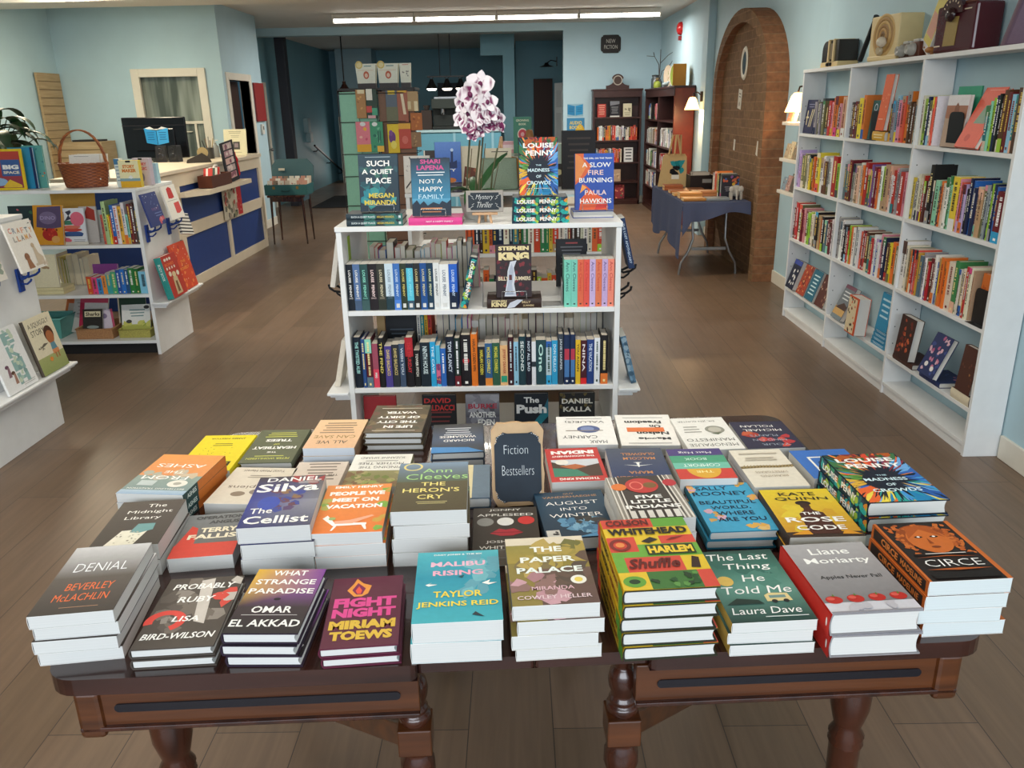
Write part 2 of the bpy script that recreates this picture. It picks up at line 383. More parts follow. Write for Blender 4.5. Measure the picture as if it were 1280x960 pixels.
# grey door in the long wall, black steel post, blue exit door, brown door and white panel door
d2 = struct('door_2', MB().box(-4.31, 14.08, 0, -4.27, 14.84, 2.02, '#9aa5a2', 'paint'), bevel=.004)
MB().box(-4.31, 14.0, 2.04, -4.255, 14.92, 2.10, m='trim_paint').box(-4.31, 14.0, 0, -4.255, 14.07, 2.04, m='trim_paint').box(-4.31, 14.85, 0, -4.255, 14.92, 2.04, m='trim_paint').build('door_trim', d2, bevel=.004)
MB().tube([(-4.27, 14.7, 1.0), (-4.22, 14.7, 1.0)], .012, m='steel').ball((-4.2, 14.7, 1.0), .03, m='steel').build('door_knob', d2)
struct('column', MB().box(at_y(347, 98, 15.0).x, 15.0, 0, at_y(358.5, 98, 15.0).x, 15.2, 2.9, '#30323a', 'print'), bevel=.006)
a = at_y(423, 146, 19.75); ZD = a.z-2.04
d3 = struct('door_3', MB().box(a.x+.1, 19.74, 0, a.x+.95, 19.79, 1.96+ZD, '#1c3f8e', 'paint'), bevel=.004)
MB().box(a.x, 19.73, 0, a.x+.09, 19.8, 2.04+ZD, m='trim_paint').box(a.x+.09, 19.73, 1.96+ZD, a.x+1.05, 19.8, 2.04+ZD, m='trim_paint').box(a.x+.96, 19.73, 0, a.x+1.05, 19.8, 1.96+ZD, m='trim_paint').build('door_trim', d3)
MB().box(a.x+.22, 19.73, .75+ZD, a.x+.46, 19.745, 1.72+ZD, m='white_glow').build('pane', d3)  # door glass glows by itself, standing in for light coming through it
d4 = struct('door_4', MB().box(.42, 18.42, 0, .82, 18.49, 2.17, '#4a3029', 'print'), bevel=.004)
MB().tube([(.46, 18.42, 1.0), (.46, 18.38, 1.0)], .012, m='steel').ball((.46, 18.37, 1.0), .03, m='steel').build('door_knob', d4)
MD = T(1.07, 15.7, 0, math.radians(112))
d5 = struct('door_5', MB().box(0, -.02, 0, .76, .02, 2.03, '#d5dadb', 'paint', MD), bevel=.003)
for k, (z0, z1) in enumerate(((.2, .85), (1.0, 1.5), (1.6, 1.9))):
    for x0 in (.1, .42):
        MB().box(x0, .02, z0, x0+.24, .03, z1, '#c3c9cb', 'paint', MD).build('door_panel', d5, bevel=.003)

# ------------------------------------------------------------------ books
PAGE = '#dbd8d0'
def art_mb(mb, ops, w, h, z0=0.0, M=None, m='print'):
    """printed design of a cover: u runs across, v runs up, both 0..1"""
    base = M or Matrix.Identity(4)
    for k, op in enumerate(ops):
        z = z0 + 9e-5*(k+1); t = op[0]
        if t == 'r':
            u0, v0, u1, v1 = op[1:5]; c = op[5]
            if len(op) > 6: c = [op[5], op[5], op[6], op[6]] if len(op) == 7 else [op[5], op[6], op[7], op[8]]
            mb.add([(u0*w, v0*h, z), (u1*w, v0*h, z), (u1*w, v1*h, z), (u0*w, v1*h, z)], [(0, 1, 2, 3)], c, m, False, base)
        elif t == 'e':
            cu, cv, ru, rv, c = op[1:6]; n = 20
            mb.add([((cu+ru*math.cos(2*PI*i/n))*w, (cv+rv*math.sin(2*PI*i/n))*h, z) for i in range(n)], [tuple(range(n))], c, m, False, base)
        elif t == 'o':                                  # ring or arc
            cu, cv, ru, rv, th, c = op[1:7]; a0, a1 = (op[7], op[8]) if len(op) > 7 else (0, 360); n = 24
            vs = []
            for i in range(n+1):
                a = math.radians(a0+(a1-a0)*i/n)
                for q in (1, 1-th): vs.append(((cu+ru*q*math.cos(a))*w, (cv+rv*q*math.sin(a))*h, z))
            mb.add(vs, [(2*i, 2*i+2, 2*i+3, 2*i+1) for i in range(n)], c, m, False, base)
        elif t == 'p':
            mb.add([(u*w, v*h, z) for u, v in op[1]], [tuple(range(len(op[1])))], op[2], m, False, base)
        elif t == 't':
            s, u, v, tw, th, c = op[1:7]; o = op[7] if len(op) > 7 else {}
            put_text(mb, s, base @ Matrix.Translation((u*w, v*h, z)), tw*w, th*h, c, o.get('b', .02), m, o.get('sh', 0))
        elif t == 'l':                                  # several short printed bars standing for tiny unreadable lines
            u0, u1, v, n, dv, c = op[1:7]
            for i in range(n):
                q = (u1-u0)*(.04+.12*((i*37) % 5)/5)
                mb.add([((u0+q)*w, (v-i*dv)*h, z), ((u1-q)*w, (v-i*dv)*h, z), ((u1-q)*w, (v-i*dv+dv*.35)*h, z), ((u0+q)*w, (v-i*dv+dv*.35)*h, z)], [(0, 1, 2, 3)], c, m, False, base)
        elif t == 'b':                                  # irregular blotches: seed, count, box, colours, size
            seed, n, (u0, v0, u1, v1), cs, sz = op[1:6]; R = random.Random(seed)
            for i in range(n):
                cu, cv = R.uniform(u0, u1), R.uniform(v0, v1); k2 = R.randint(5, 8); a = R.random()*6
                ps = []
                for j in range(k2):
                    q = a+2*PI*j/k2; rr = sz*R.uniform(.5, 1.2)
                    ps.append((min(max(cu+rr*math.cos(q), 0), 1)*w, min(max(cv+rr*math.sin(q)*w/h, 0), 1)*h, z+R.random()*5e-5))
                mb.add(ps, [tuple(range(k2))], R.choice(cs), m, False, base)
        elif t == 'f':                                  # feathers radiating from a dark middle, coloured by direction
            seed, n, cs = op[1:4]; R = random.Random(seed)
            for i in range(n):
                a = 2*PI*(i+R.random())/n; r0 = R.uniform(.16, .42); r1 = r0+R.uniform(.16, .36); da = R.uniform(.02, .07)
                P = lambda r, q: (min(max(.5+r*math.cos(q)*1.15, 0), 1)*w, min(max(.45+r*math.sin(q)*1.05, 0), 1)*h, z+i*1e-6)
                c = cs[int(a/(2*PI)*len(cs)) % len(cs)]; c = R.choice((c, c, R.choice(cs)))
                mb.add([P(r0, a), P((r0+r1)/2, a-da), P(r1, a-da*.4), P(r1*1.05, a+da*.3), P((r0+r1)/2, a+da)], [(0, 1, 2, 3, 4)], c, m, False, base)
def cover_mb(w, h, t, hard, c, spine=None, art=(), sart=(), back=None, nosart=False):
    """cover of a closed book lying on its back: spine along x=0, front up"""
    mb = MB(); th = .0026 if hard else .0008; sp = spine or c; bulge = .0035 if hard else .0012
    n = 6
    out = [(w, 0.0), (0.004, 0.0)]
    arc = []
    for i in range(n+1):
        q = i/n; arc.append((-bulge*math.sin(PI*q)+.0005, t*q))
    inn = [(a[0]+th, min(max(a[1], th), t-th)) for a in arc]
    prof = [(w, 0)] + arc + [(w, t), (w, t-th)] + inn[::-1] + [(w, th)]
    N = len(prof)
    vs = [(p[0], 0, p[1]) for p in prof] + [(p[0], h, p[1]) for p in prof]
    for i in range(N):
        j = (i+1) % N
        col = back or c
        if i == n+1: col = c
        elif 1 <= i <= n: col = sp
        elif i > n+1: col = c if not hard else (back or c)
        mb.add([vs[i], vs[j], vs[N+j], vs[N+i]], [(0, 1, 2, 3)], col, 'print', 1 <= i <= n)
    for y in (0, h):                                    # edge faces of the boards
        o = 0 if y == 0 else N
        K = n+1
        for i in range(N//2-1):
            j = N-1-i
            mb.add([vs[o+i], vs[o+i+1], vs[o+j-1], vs[o+j]], [(0, 1, 2, 3)], (back or c) if hard else '#e9e6de', 'print')
    art_mb(mb, art, w, h, t)
    if sart:
        MS = Matrix(((0, 0, -1, -bulge+.0004), (-1, 0, 0, h), (0, 1, 0, 0), (0, 0, 0, 1)))   # along the spine from the top down, u along height
        art_mb(mb, sart, h, t, 0, MS)
    return mb
def page_mb(w, h, t, hard, col=PAGE):
    th = .0026 if hard else .0008; iy = .003 if hard else .0005; ix = .004 if hard else .0006
    mb = MB(); x0 = .0012; x1 = w-ix
    if not hard: return mb.box(x0, iy, th, x1, h-iy, t-th, col, 'pages')
    prof = [(x0, th), (x1, th)] + [(x1-.0035*math.sin(PI*k/6), th+(t-2*th)*k/6) for k in range(1, 6)] + [(x1, t-th), (x0, t-th)]
    n = len(prof)
    vs = [(p[0], iy, p[1]) for p in prof]+[(p[0], h-iy, p[1]) for p in prof]
    mb.add(vs, [tuple(range(n)), tuple(range(n, 2*n))[::-1]]+[(i, n+i, n+(i+1) % n, (i+1) % n) for i in range(n)], col, 'pages')
    return mb
BN = [0]
STUFF = None                                       # while set, books go into one mass of small far books
def book(label, M, w, h, t, c, hard=False, spine=None, art=(), sart=(), back=None, group=None, page=PAGE, name='book', cat='book', only=None):
    if STUFF is not None:
        for q in (cover_mb(w, h, t, hard, c, spine, art, sart, back), page_mb(w, h, t, hard, page)): STUFF.join(q, M)
        return None
    BN[0] += 1
    r = thing(name, label, cat, M, group)
    cover_mb(w, h, t, hard, c, spine, art, sart, back).build('cover', r)
    page_mb(w, h, t, hard, page).build('pages', r)
    return r
ORD = ['', 'first', 'second', 'third', 'fourth', 'fifth', 'sixth', 'seventh', 'eighth', 'ninth', 'tenth', 'eleventh', 'twelfth', 'thirteenth', 'fourteenth',
       'fifteenth', 'sixteenth', 'seventeenth', 'eighteenth', 'nineteenth', 'twentieth', 'twenty-first', 'twenty-second', 'twenty-third', 'twenty-fourth',
       'twenty-fifth', 'twenty-sixth', 'twenty-seventh', 'twenty-eighth', 'twenty-ninth', 'thirtieth', 'thirty-first', 'thirty-second', 'thirty-third',
       'thirty-fourth', 'thirty-fifth', 'thirty-sixth', 'thirty-seventh', 'thirty-eighth', 'thirty-ninth', 'fortieth']
PAL = dict(bk='#1d1c20', nv='#1f2a4a', dn='#18233a', bl='#2f62ae', lb='#8fc3df', sk='#35a2d2', tl='#2a7f88', mt='#8ccfb6', gr='#3f7d4d', lg='#9cc83f', ol='#70704a',
           ye='#e7cf3c', mu='#d9a43a', or_='#e07834', co='#e2604a', rd='#b8322f', mr='#6e2029', br='#5a3a2c', tn='#b39672', cr='#ddd3bd', wh='#e8e8e4', gy='#97989a',
           dg='#4c4e52', sl='#5f7482', pk='#d98fa0', hp='#d9498a', pu='#7a5a93', lv='#bba6cf', pe='#e8b79c')
CN = dict(bk='black', nv='navy', dn='dark navy', bl='blue', lb='pale blue', sk='sky blue', tl='teal', mt='mint green', gr='green', lg='lime green', ol='olive', ye='yellow',
          mu='mustard', or_='orange', co='coral', rd='red', mr='maroon', br='brown', tn='tan', cr='cream', wh='white', gy='grey', dg='dark grey', sl='slate blue',
          pk='pink', hp='hot pink', pu='purple', lv='lilac', pe='peach')
def jit(c, R, a=.05):
    c = c.lstrip('#'); f = 1+R.uniform(-a, a)
    return '#'+''.join('%02x' % max(0, min(255, int(int(c[i:i+2], 16)*f+R.uniform(-6, 6)))) for i in (0, 2, 4))
def spine_marks(R, base):
    """bands and lettering-like dashes on a small spine whose words cannot be read"""
    lum = sum(lin(base))/3
    ink = R.choice(['#f2efe6', '#f3df9a', '#e8c65a', '#ffffff', '#d7e6ea'] if lum < .25 else ['#222228', '#3b2b27', '#7a1f24', '#1f2f55', '#23402c'])
    ops = []
    if R.random() < .3: ops.append(('r', .78, 0, 1, 1, R.choice(list(PAL.values()))))
    if R.random() < .18: ops.append(('r', 0, 0, R.uniform(.1, .3), 1, R.choice(list(PAL.values()))))
    u = R.uniform(.06, .16); end = R.uniform(.6, .75); vv = R.uniform(.30, .36)
    while u < end:
        l = R.uniform(.012, .03); ops.append(('r', u, vv, u+l, 1-vv, ink)); u += l+R.uniform(.006, .012)
        if R.random() < .14: u += .03
    if R.random() < .6: ops.append(('r', .9, .35, .95, .65, ink))
    return ops

# ------------------------------------------------------------------ the front table
def turned(prof, M, n=20, m='mahogany_dark', mb=None): return (mb or MB()).lathe(prof, n, WHITE, m, M)
def display_table():
    R = thing('display_table', 'dark polished wooden table with turned legs under the stacks of bestsellers', 'table', T(0, 1.69, 0, math.radians(2.6)))
    yf = -.532
    def top(x0, x1, y0, y1, z0, z1, rl, rr):
        # slab with a rounded nose; rl / rr round the left or right corners in plan
        ps = []
        def corner(cx, cy, r, a0):
            for k in range(7):
                a = math.radians(a0+15*k); ps.append((cx+r*math.cos(a), cy+r*math.sin(a)))
        r = .055
        if rl: corner(x0+r, y0+r, r, 180)
        else: ps.append((x0, y0))
        if rr: corner(x1-r, y0+r, r, 270); corner(x1-r, y1-r, r, 0)
        else: ps.extend([(x1, y0), (x1, y1)])
        if rl: corner(x0+r, y1-r, r, 90)
        else: ps.append((x0, y1))
        return MB().prism(ps, z0, z1, m='mahogany_top')
    top(-.832, -.205, yf, .56, .728, .76, True, False).build('leaf', R, bevel=.011)
    top(.192, .79, yf, .56, .728, .76, False, True).build('leaf', R, bevel=.011)
    top(-.205, -.005, yf+.012, .55, .735, .76, False, False).build('tabletop', R, bevel=.006)
    top(-.004, .192, yf+.012, .55, .735, .76, False, False).build('tabletop', R, bevel=.006)
    def apron(x0, x1, end):
        b = MB().box(x0, yf+.014, .652, x1, yf+.04, .728, m='mahogany').box(x0, yf+.006, .646, x1, yf+.042, .655, m='mahogany_dark')
        b.build('apron', R, bevel=.002)
        MB().box(end-.022, yf+.006, .632, end+.022, yf+.06, .728, m='mahogany').build('apron_block', R, bevel=.008)
        g = MB(); gx0, gx1 = (x0+.07, x1-.04) if end < 0 else (x0+.045, x1-.075)
        zc = .690; ps = []
        for k in range(9): a = PI/2+PI*k/8; ps.append((gx0+.008*math.cos(a), zc+.008*math.sin(a)))
        for k in range(9): a = -PI/2+PI*k/8; ps.append((gx1+.008*math.cos(a), zc+.008*math.sin(a)))
        M = frame((0, yf+.0125, 0), (1, 0, 0), (0, 0, 1), (0, -1, 0))
        g.prism(ps, -.004, .0015, '#15161d', 'print_gloss', M)
        g.build('inlay', R, bevel=.001)
        for y in (.5,): MB().box(x0, y-.02, .652, x1, y, .728, m='mahogany').build('apron', R)
    apron(-.785, -.205, -.765); apron(.172, .745, .725)
    PL = [(r*.92, z) for r, z in [(.020, .0), (.030, .012), (.036, .05), (.024, .09), (.028, .1), (.031, .2), (.030, .36), (.032, .47), (.036, .478), (.032, .487), (.036, .495), (.026, .512), (.031, .528), (.039, .56), (.040, .59), (.033, .625), (.024, .648), (.027, .662), (.03, .672)]]
    for x in (-.672, .60):
        for y in (yf+.09, .46): turned(PL, T(x, y, 0)).build('leg', R)
    PC = [(.020, 0), (.030, .015), (.032, .05), (.022, .08)]
    PU = [(.026, .45), (.033, .475), (.032, .50), (.022, .518), (.026, .53)]
    PT = [(r*.9, z) for r, z in [(.026, .585), (.033, .595), (.034, .606), (.026, .613), (.030, .618), (.022, .628), (.029, .645), (.031, .66), (.027, .678), (.016, .688), (.020, .70), (.023, .712), (.02, .728), (.018, .735)]]
    for x in (-.222, .160):
        for y in (yf+.07, .48):
            b = MB().lathe(PC+[(.024, .1), (.028, .3), (.024, .38)]+PU, 20, m='mahogany_dark', M=T(x, y, 0))
            b.box(x-.031, y-.031, .53, x+.031, y+.031, .588, m='mahogany').lathe(PT, 20, m='mahogany_dark', M=T(x, y, 0))
            b.build('leg', R, bevel=.003)
    for s, x in ((-1, -.222), (1, .160)):
        st = MB(); a = Vector((x, yf+.07, .556)); b2 = Vector((x+s*.43, .15, .18))
        d = (b2-a).normalized(); st.box(0, -.018, -.024, (b2-a).length, .018, .024, m='mahogany', M=frame(a, d, (-d.y, d.x, 0), d.cross(Vector((-d.y, d.x, 0)))))
        st.build('stretcher', R, bevel=.003)
        ps = []
        for k in range(9):
            q = k/8; ps.append((x+s*(.02+.10*q), yf+.075+.02*q, .60+.075*math.sin(q*PI/2)))
        MB().tube(ps, .013, 8, m='mahogany_dark').build('brace', R)
    return R
display_table()

TZ = .7602
def stack(short, top, cx, cy, z, w, h, n, hard, rot, c, spine=None, art=(), sart=(), back=None, page='#d7d5cf', flip=False, spread=.003, where=''):
    R = random.Random(short); t = (z-TZ)/n; first = None
    cov = None
    for k in range(n):                                  # k = 0 is the top copy
        j = .3 if k == 0 else 1
        dx, dy, da = R.uniform(-spread, spread)*j, R.uniform(-spread, spread)*j, math.radians(R.uniform(-1.2, 1.2)*j)
        M = T(cx+dx, cy+dy, TZ+(n-1-k)*t, math.radians(rot)+(PI if flip else 0)+da) @ Matrix.Translation((-w/2, -h/2, 0))
        lab = top if k == 0 else '%s copy down in the pile of %s' % (ORD[k+1], short)
        if first is None:
            first = book(lab, M, w, h, t-.0004, c, hard, spine, art, sart, back, 'copies in the pile of '+short if n > 1 else None, page)
        else:
            o = copy_tree(first); o.matrix_world = M; o['label'] = lab
W, K = '#f4f2ec', '#1a1a1c'
def tx(s, u, v, w, h, c=W, b=.02, sh=0): return ('t', s, u, v, w, h, c, dict(b=b, sh=sh))
FE = ['#2f63b0', '#6aa4d8', '#8a2f3a', '#d2452c', '#e8863a', '#3b6f42', '#5a8f3a', '#d7a93a', '#e2642e', '#e7d04a', '#2aa39a', '#1f7fb0', '#2457a0', '#3f8fcf']
CROWDS = [('r', 0, 0, 1, 1, '#141d2c'), ('f', 5, 210, FE), ('b', 4, 12, (.02, .86, .98, 1), ['#7a2a2a', '#2f5c36', '#b0561f'], .09), ('e', .5, .40, .30, .21, '#141d2c'),
          tx('LOUISE', .5, .86, .78, .085, W, .03), tx('PENNY', .54, .73, .74, .09, W, .03), tx('THE', .5, .52, .14, .025, '#bfe0ea'), tx('MADNESS', .5, .435, .56, .06, '#cfe6ec', .02),
          tx('OF', .5, .325, .13, .05, '#cfe6ec', .02), tx('CROWDS', .5, .215, .62, .065, '#d5eaee', .02)]
CROWDS_S = [('r', 0, 0, 1, 1, '#17303c'), ('b', 3, 46, (0, 0, 1, 1), ['#1f6f72', '#2f8f6a', '#a8c64a', '#d98a34', '#27405a', '#2aa7a0', '#173044'], .05), tx('LOUISE', .24, .5, .32, .46, W, .03), tx('PENNY', .64, .5, .30, .46, W, .03)]
# --- nearest row
stack('the grey thriller with orange lettering', 'shaded grey paperback with white and orange lettering, corner pile nearest the counter', -.769, 1.276, .861, .138, .226, 4, False, 7, '#4a423c', '#3d3733',
      [('r', 0, 0, 1, .5, '#3a322d', '#5b534d'), ('r', 0, .5, 1, 1, '#5b534d', '#c9c8c8'), tx('DENIAL', .52, .66, .68, .13, '#eef0f2', -.012), tx('BEVERLEY', .53, .37, .58, .10, '#e8703a', 0), tx('McLACHLIN', .5, .22, .66, .10, '#e8703a', 0), ('l', .3, .8, .08, 1, .02, '#b78a6a')], spread=.007)
stack('the brown hardcover with red snake', 'brown hardcover with a red coil and white slanted lettering', -.598, 1.262, .799, .139, .217, 2, True, 4, '#4c443d', '#8a1f2c',
      [('b', 9, 14, (.1, .2, .9, 1), ['#6f655c', '#595049', '#8b8279'], .16), ('o', .24, .36, .26, .15, .42, '#d4453a', -60, 200), ('p', [(.45, .95), (.62, .98), (.75, .3), (.6, .34)], '#c9c0b6'), ('b', 2, 6, (.55, .5, .95, .95), ['#d24a3e', '#bdb5ab'], .13),
       tx('PROBABLY', .52, .86, .80, .085, W, .02, .15), tx('RUBY', .5, .66, .46, .085, W, .02, .15), tx('LISA', .5, .38, .34, .075, W, .02, .15), tx('BIRD-WILSON', .5, .15, .88, .08, W, .02, .15)])
stack('the purple and black hardcover', 'hardcover fading from yellow and purple to black with bold white lettering', -.437, 1.252, .826, .128, .199, 3, True, -1, '#1d1b1f', '#1d1b22',
      [('r', 0, 0, 1, .38, '#1e1b1d', '#3a2d31'), ('r', 0, .38, 1, .66, '#3a2d31', '#3a2d31', '#7c4a86', '#c49a4e'), ('r', 0, .66, 1, 1, '#c49a4e', '#7c4a86', '#7d3f93', '#e2b23c'), tx('WHAT', .5, .93, .5, .085), tx('STRANGE', .5, .78, .86, .085), tx('PARADISE', .5, .63, .92, .085),
       ('e', .5, .50, .05, .02, '#1a1518'), tx('OMAR', .5, .34, .56, .1), ('r', .12, .255, .88, .262, '#d8d4d0'), tx('EL AKKAD', .5, .14, .94, .1)], page='#dad8d3', back='#2c2030')
stack('the maroon hardcover with pink and yellow lettering', 'maroon hardcover with an orange flame and pink and yellow lettering', -.284, 1.258, .798, .131, .215, 2, True, 5, '#5b2136', '#4a1c2e',
      [('p', [(.33, .70), (.22, .80), (.30, .90), (.34, .98), (.44, .90), (.56, .86), (.52, .74), (.44, .70)], '#e0913a'), ('p', [(.36, .73), (.29, .80), (.36, .91), (.48, .82), (.44, .73)], '#7c1f4c'), ('p', [(.37, .74), (.34, .79), (.38, .86), (.43, .79), (.42, .74)], '#e2503a'),
       tx('FIGHT', .5, .61, .86, .14, '#d9488c', .06), tx('NIGHT', .5, .46, .86, .13, '#d9488c', .06), tx('MIRIAM', .5, .295, .88, .12, '#d9b23e', .06), tx('TOEWS', .5, .15, .82, .12, '#d9b23e', .06)])
stack('the turquoise paperback', 'thick turquoise paperback with pink and yellow lettering and small birds', -.116, 1.271, .840, .153, .228, 2, False, 3.5, '#2a95a8', '#1f7f92',
      [('r', 0, 0, 1, .6, '#3fa9b4', '#2590a6'), ('r', 0, .6, 1, 1, '#2590a6', '#53b0ba'), ('b', 8, 14, (.6, .3, 1, .9), ['#5f9fae', '#4f97a8', '#6fb2bb'], .12), tx('DAISY JONES & THE SIX', .5, .945, .6, .028, W), tx('MALIBU', .5, .80, .66, .075, '#e7b7c9', .03), tx('RISING', .5, .665, .6, .075, '#e6a9bd', .03),
       ('p', [(.12, .50), (.2, .53), (.16, .51), (.26, .50), (.16, .48)], W), ('p', [(.78, .50), (.88, .54), (.86, .5), (.96, .50), (.86, .47)], W), ('p', [(.5, .6), (.58, .63), (.55, .58)], '#1d4a56'), ('p', [(.66, .08), (.8, .05), (.74, .09), (.7, .12)], '#23323a'),
       tx('TAYLOR', .5, .36, .56, .085, '#ecd34a', .02), tx('JENKINS REID', .5, .22, .92, .085, '#ecd34a', .02)], spread=.009)
stack('the landscape paperback with pale lettering', 'olive and brown painted landscape paperback with pale bold lettering and round sticker', .050, 1.266, .871, .146, .222, 4, False, 4, '#8a7a3c', '#5d4a3a',
      [('r', 0, .88, 1, 1, '#d9cdb6'), ('r', 0, .6, 1, .88, '#a08b3e', '#8f8441'), ('b', 12, 22, (0, .35, 1, .88), ['#8b7c34', '#6d6a36', '#a79245', '#7a6a44', '#b59c55'], .16), ('r', .35, .0, 1, .5, '#5f4740', '#6a5247'), ('b', 3, 14, (0, .05, .6, .4), ['#b98a92', '#a87a80', '#c79aa2', '#8c6a63'], .12), ('b', 31, 9, (.6, .2, 1, .8), ['#53453a', '#614d40'], .14),
       tx('THE', .5, .80, .4, .085, '#eef0e6', .03), tx('PAPER', .5, .64, .68, .085, '#eef0e6', .03), tx('PALACE', .5, .48, .80, .085, '#e8efe6', .03), ('e', .82, .32, .095, .062, '#e9e6da'), ('e', .82, .32, .05, .034, '#e2c95c'), tx('MIRANDA', .5, .22, .5, .05, '#e0b8bf', .01), tx('COWLEY HELLER', .5, .10, .86, .05, '#e6cdd0', .01)], spread=.006)
stack('the green, yellow and red patchwork hardcover', 'patchwork hardcover in red, yellow and green with black poster lettering', .239, 1.279, .896, .160, .240, 5, True, 4, '#c8402f', '#d9b52c',
      [('r', 0, .0, 1, 1, '#d7b42e'), ('r', 0, .86, .6, 1, '#cf4a3a'), ('r', .6, .86, 1, 1, '#5f9a38'), ('r', 0, .72, 1, .86, '#dcb92f'), ('r', 0, .50, .32, .72, '#cf4a3a'), ('r', .32, .60, .6, .72, '#dcb92f'), ('r', .6, .6, 1, .72, '#cf4a3a'), ('r', .32, .42, 1, .6, '#6aa23c'), ('r', 0, .2, .32, .5, '#6aa23c'),
       ('r', .12, .22, .74, .42, '#cf4a3a'), ('r', .74, .22, 1, .42, '#dcb92f'), ('r', .30, 0, .84, .22, '#3e6f34'), ('r', .84, 0, 1, .22, '#cf4a3a'), ('r', 0, 0, .30, .22, '#dcb92f'), ('o', .13, .6, .12, .09, .35, '#7c2a24'), ('e', .13, .6, .05, .035, '#e48a4a'), ('e', .14, .1, .12, .07, '#5f9a38'), ('e', .14, .1, .06, .03, '#213a20'), ('p', [(.38, .64), (.5, .7), (.58, .66), (.46, .61)], '#2a2320'),
       ('p', [(.66, .64), (.74, .68), (.9, .70), (.78, .66)], '#7c2a24'), ('p', [(.80, .25), (.86, .4), (.93, .38), (.9, .24)], '#332019'), ('b', 6, 10, (.33, .02, .82, .2), ['#27502a', '#5b8f45', '#1f3a20'], .05), ('r', .40, .44, .94, .58, '#2a3a1e'),
       tx('COLSON', .3, .93, .5, .09, '#5a1f1a', .04), tx('WHITEHEAD', .5, .79, .92, .1, '#1f1a14', .05), tx('HARLEM', .67, .51, .5, .1, '#e8c53a', .05), tx('Shuffle', .43, .325, .56, .13, '#5c1a16', .03, .25)],
      [('r', 0, 0, 1, 1, '#d3b02d'), ('r', 0, 0, .12, 1, '#c8402f'), ('r', .86, 0, 1, 1, '#5f9a38'), tx('WHITEHEAD', .32, .5, .34, .5, '#1f1a14', .04), tx('HARLEM SHUFFLE', .68, .5, .32, .42, '#7c1f1a', .03)], back='#2c2f22', spread=.004)
stack('the dark green paperback with brushed white lettering', 'dark green paperback with brushed white lettering and a camper van', .415, 1.280, .825, .146, .229, 3, False, 3, '#2f5c50', '#caa24a',
      [('r', 0, 0, 1, .45, '#1d3b35', '#5d8f80'), ('r', 0, .45, 1, .7, '#5d8f80', '#3f7566'), ('r', 0, .7, 1, 1, '#3f7566', '#24463f'), ('b', 6, 10, (.0, .5, 1, .95), ['#35665a', '#4a7d6e'], .14), tx('The Last', .5, .90, .8, .1, W, .0, .18), tx('Thing', .55, .74, .6, .11, W, .0, .18), ('e', .18, .545, .1, .07, '#d9b45a'), tx('He', .55, .575, .28, .095, W, .0, .18), tx('Told Me', .5, .41, .86, .1, W, .0, .18),
       ('p', [(.55, .25), (.55, .33), (.62, .36), (.84, .35), (.86, .25)], '#d8c48a'), ('e', .64, .25, .035, .022, '#222'+'222'), ('e', .78, .25, .035, .022, '#222222'), ('r', .60, .29, .80, .325, '#6f8f8a'), ('p', [(.05, .22), (.2, .3), (.45, .27), (.5, .22)], '#173029'), tx('Laura Dave', .48, .135, .82, .085, W, .0, .18), ('l', .4, .95, .05, 1, .03, '#cfd8d2')])
stack('the thick grey hardcover with red spine', 'thick grey hardcover with red spine and a row of red apples', .582, 1.270, .845, .155, .224, 2, True, 3.5, '#8b8787', '#c9322a',
      [('r', 0, .14, 1, 1, '#7b7777', '#a9a6a6'), ('r', 0, 0, 1, .14, '#cfcdd2', '#c9c6cb'), tx('Liane', .5, .87, .48, .095, W, .01), tx('Moriarty', .52, .715, .78, .11, W, .01), tx('Apples Never Fall', .52, .475, .72, .062, '#1c1a1c', .01)] +
      [('e', .13+.245*k, .175+.006*k, .095, .05, '#b52a22') for k in range(4)] + [('e', .10+.245*k, .19+.006*k, .045, .022, '#d5564a') for k in range(4)] + [('p', [(.13+.245*k, .215), (.15+.245*k, .25), (.16+.245*k, .215)], '#5f7a2e') for k in range(4)] + [('b', 4, 5, (.05, .05, .95, .1), ['#b9b5ba'], .07), ('r', 0, 0, 1, .02, '#8f8c92')],
      [('r', 0, 0, 1, 1, '#cb332a'), ('e', .95, .5, .012, .2, W)], spread=.006)
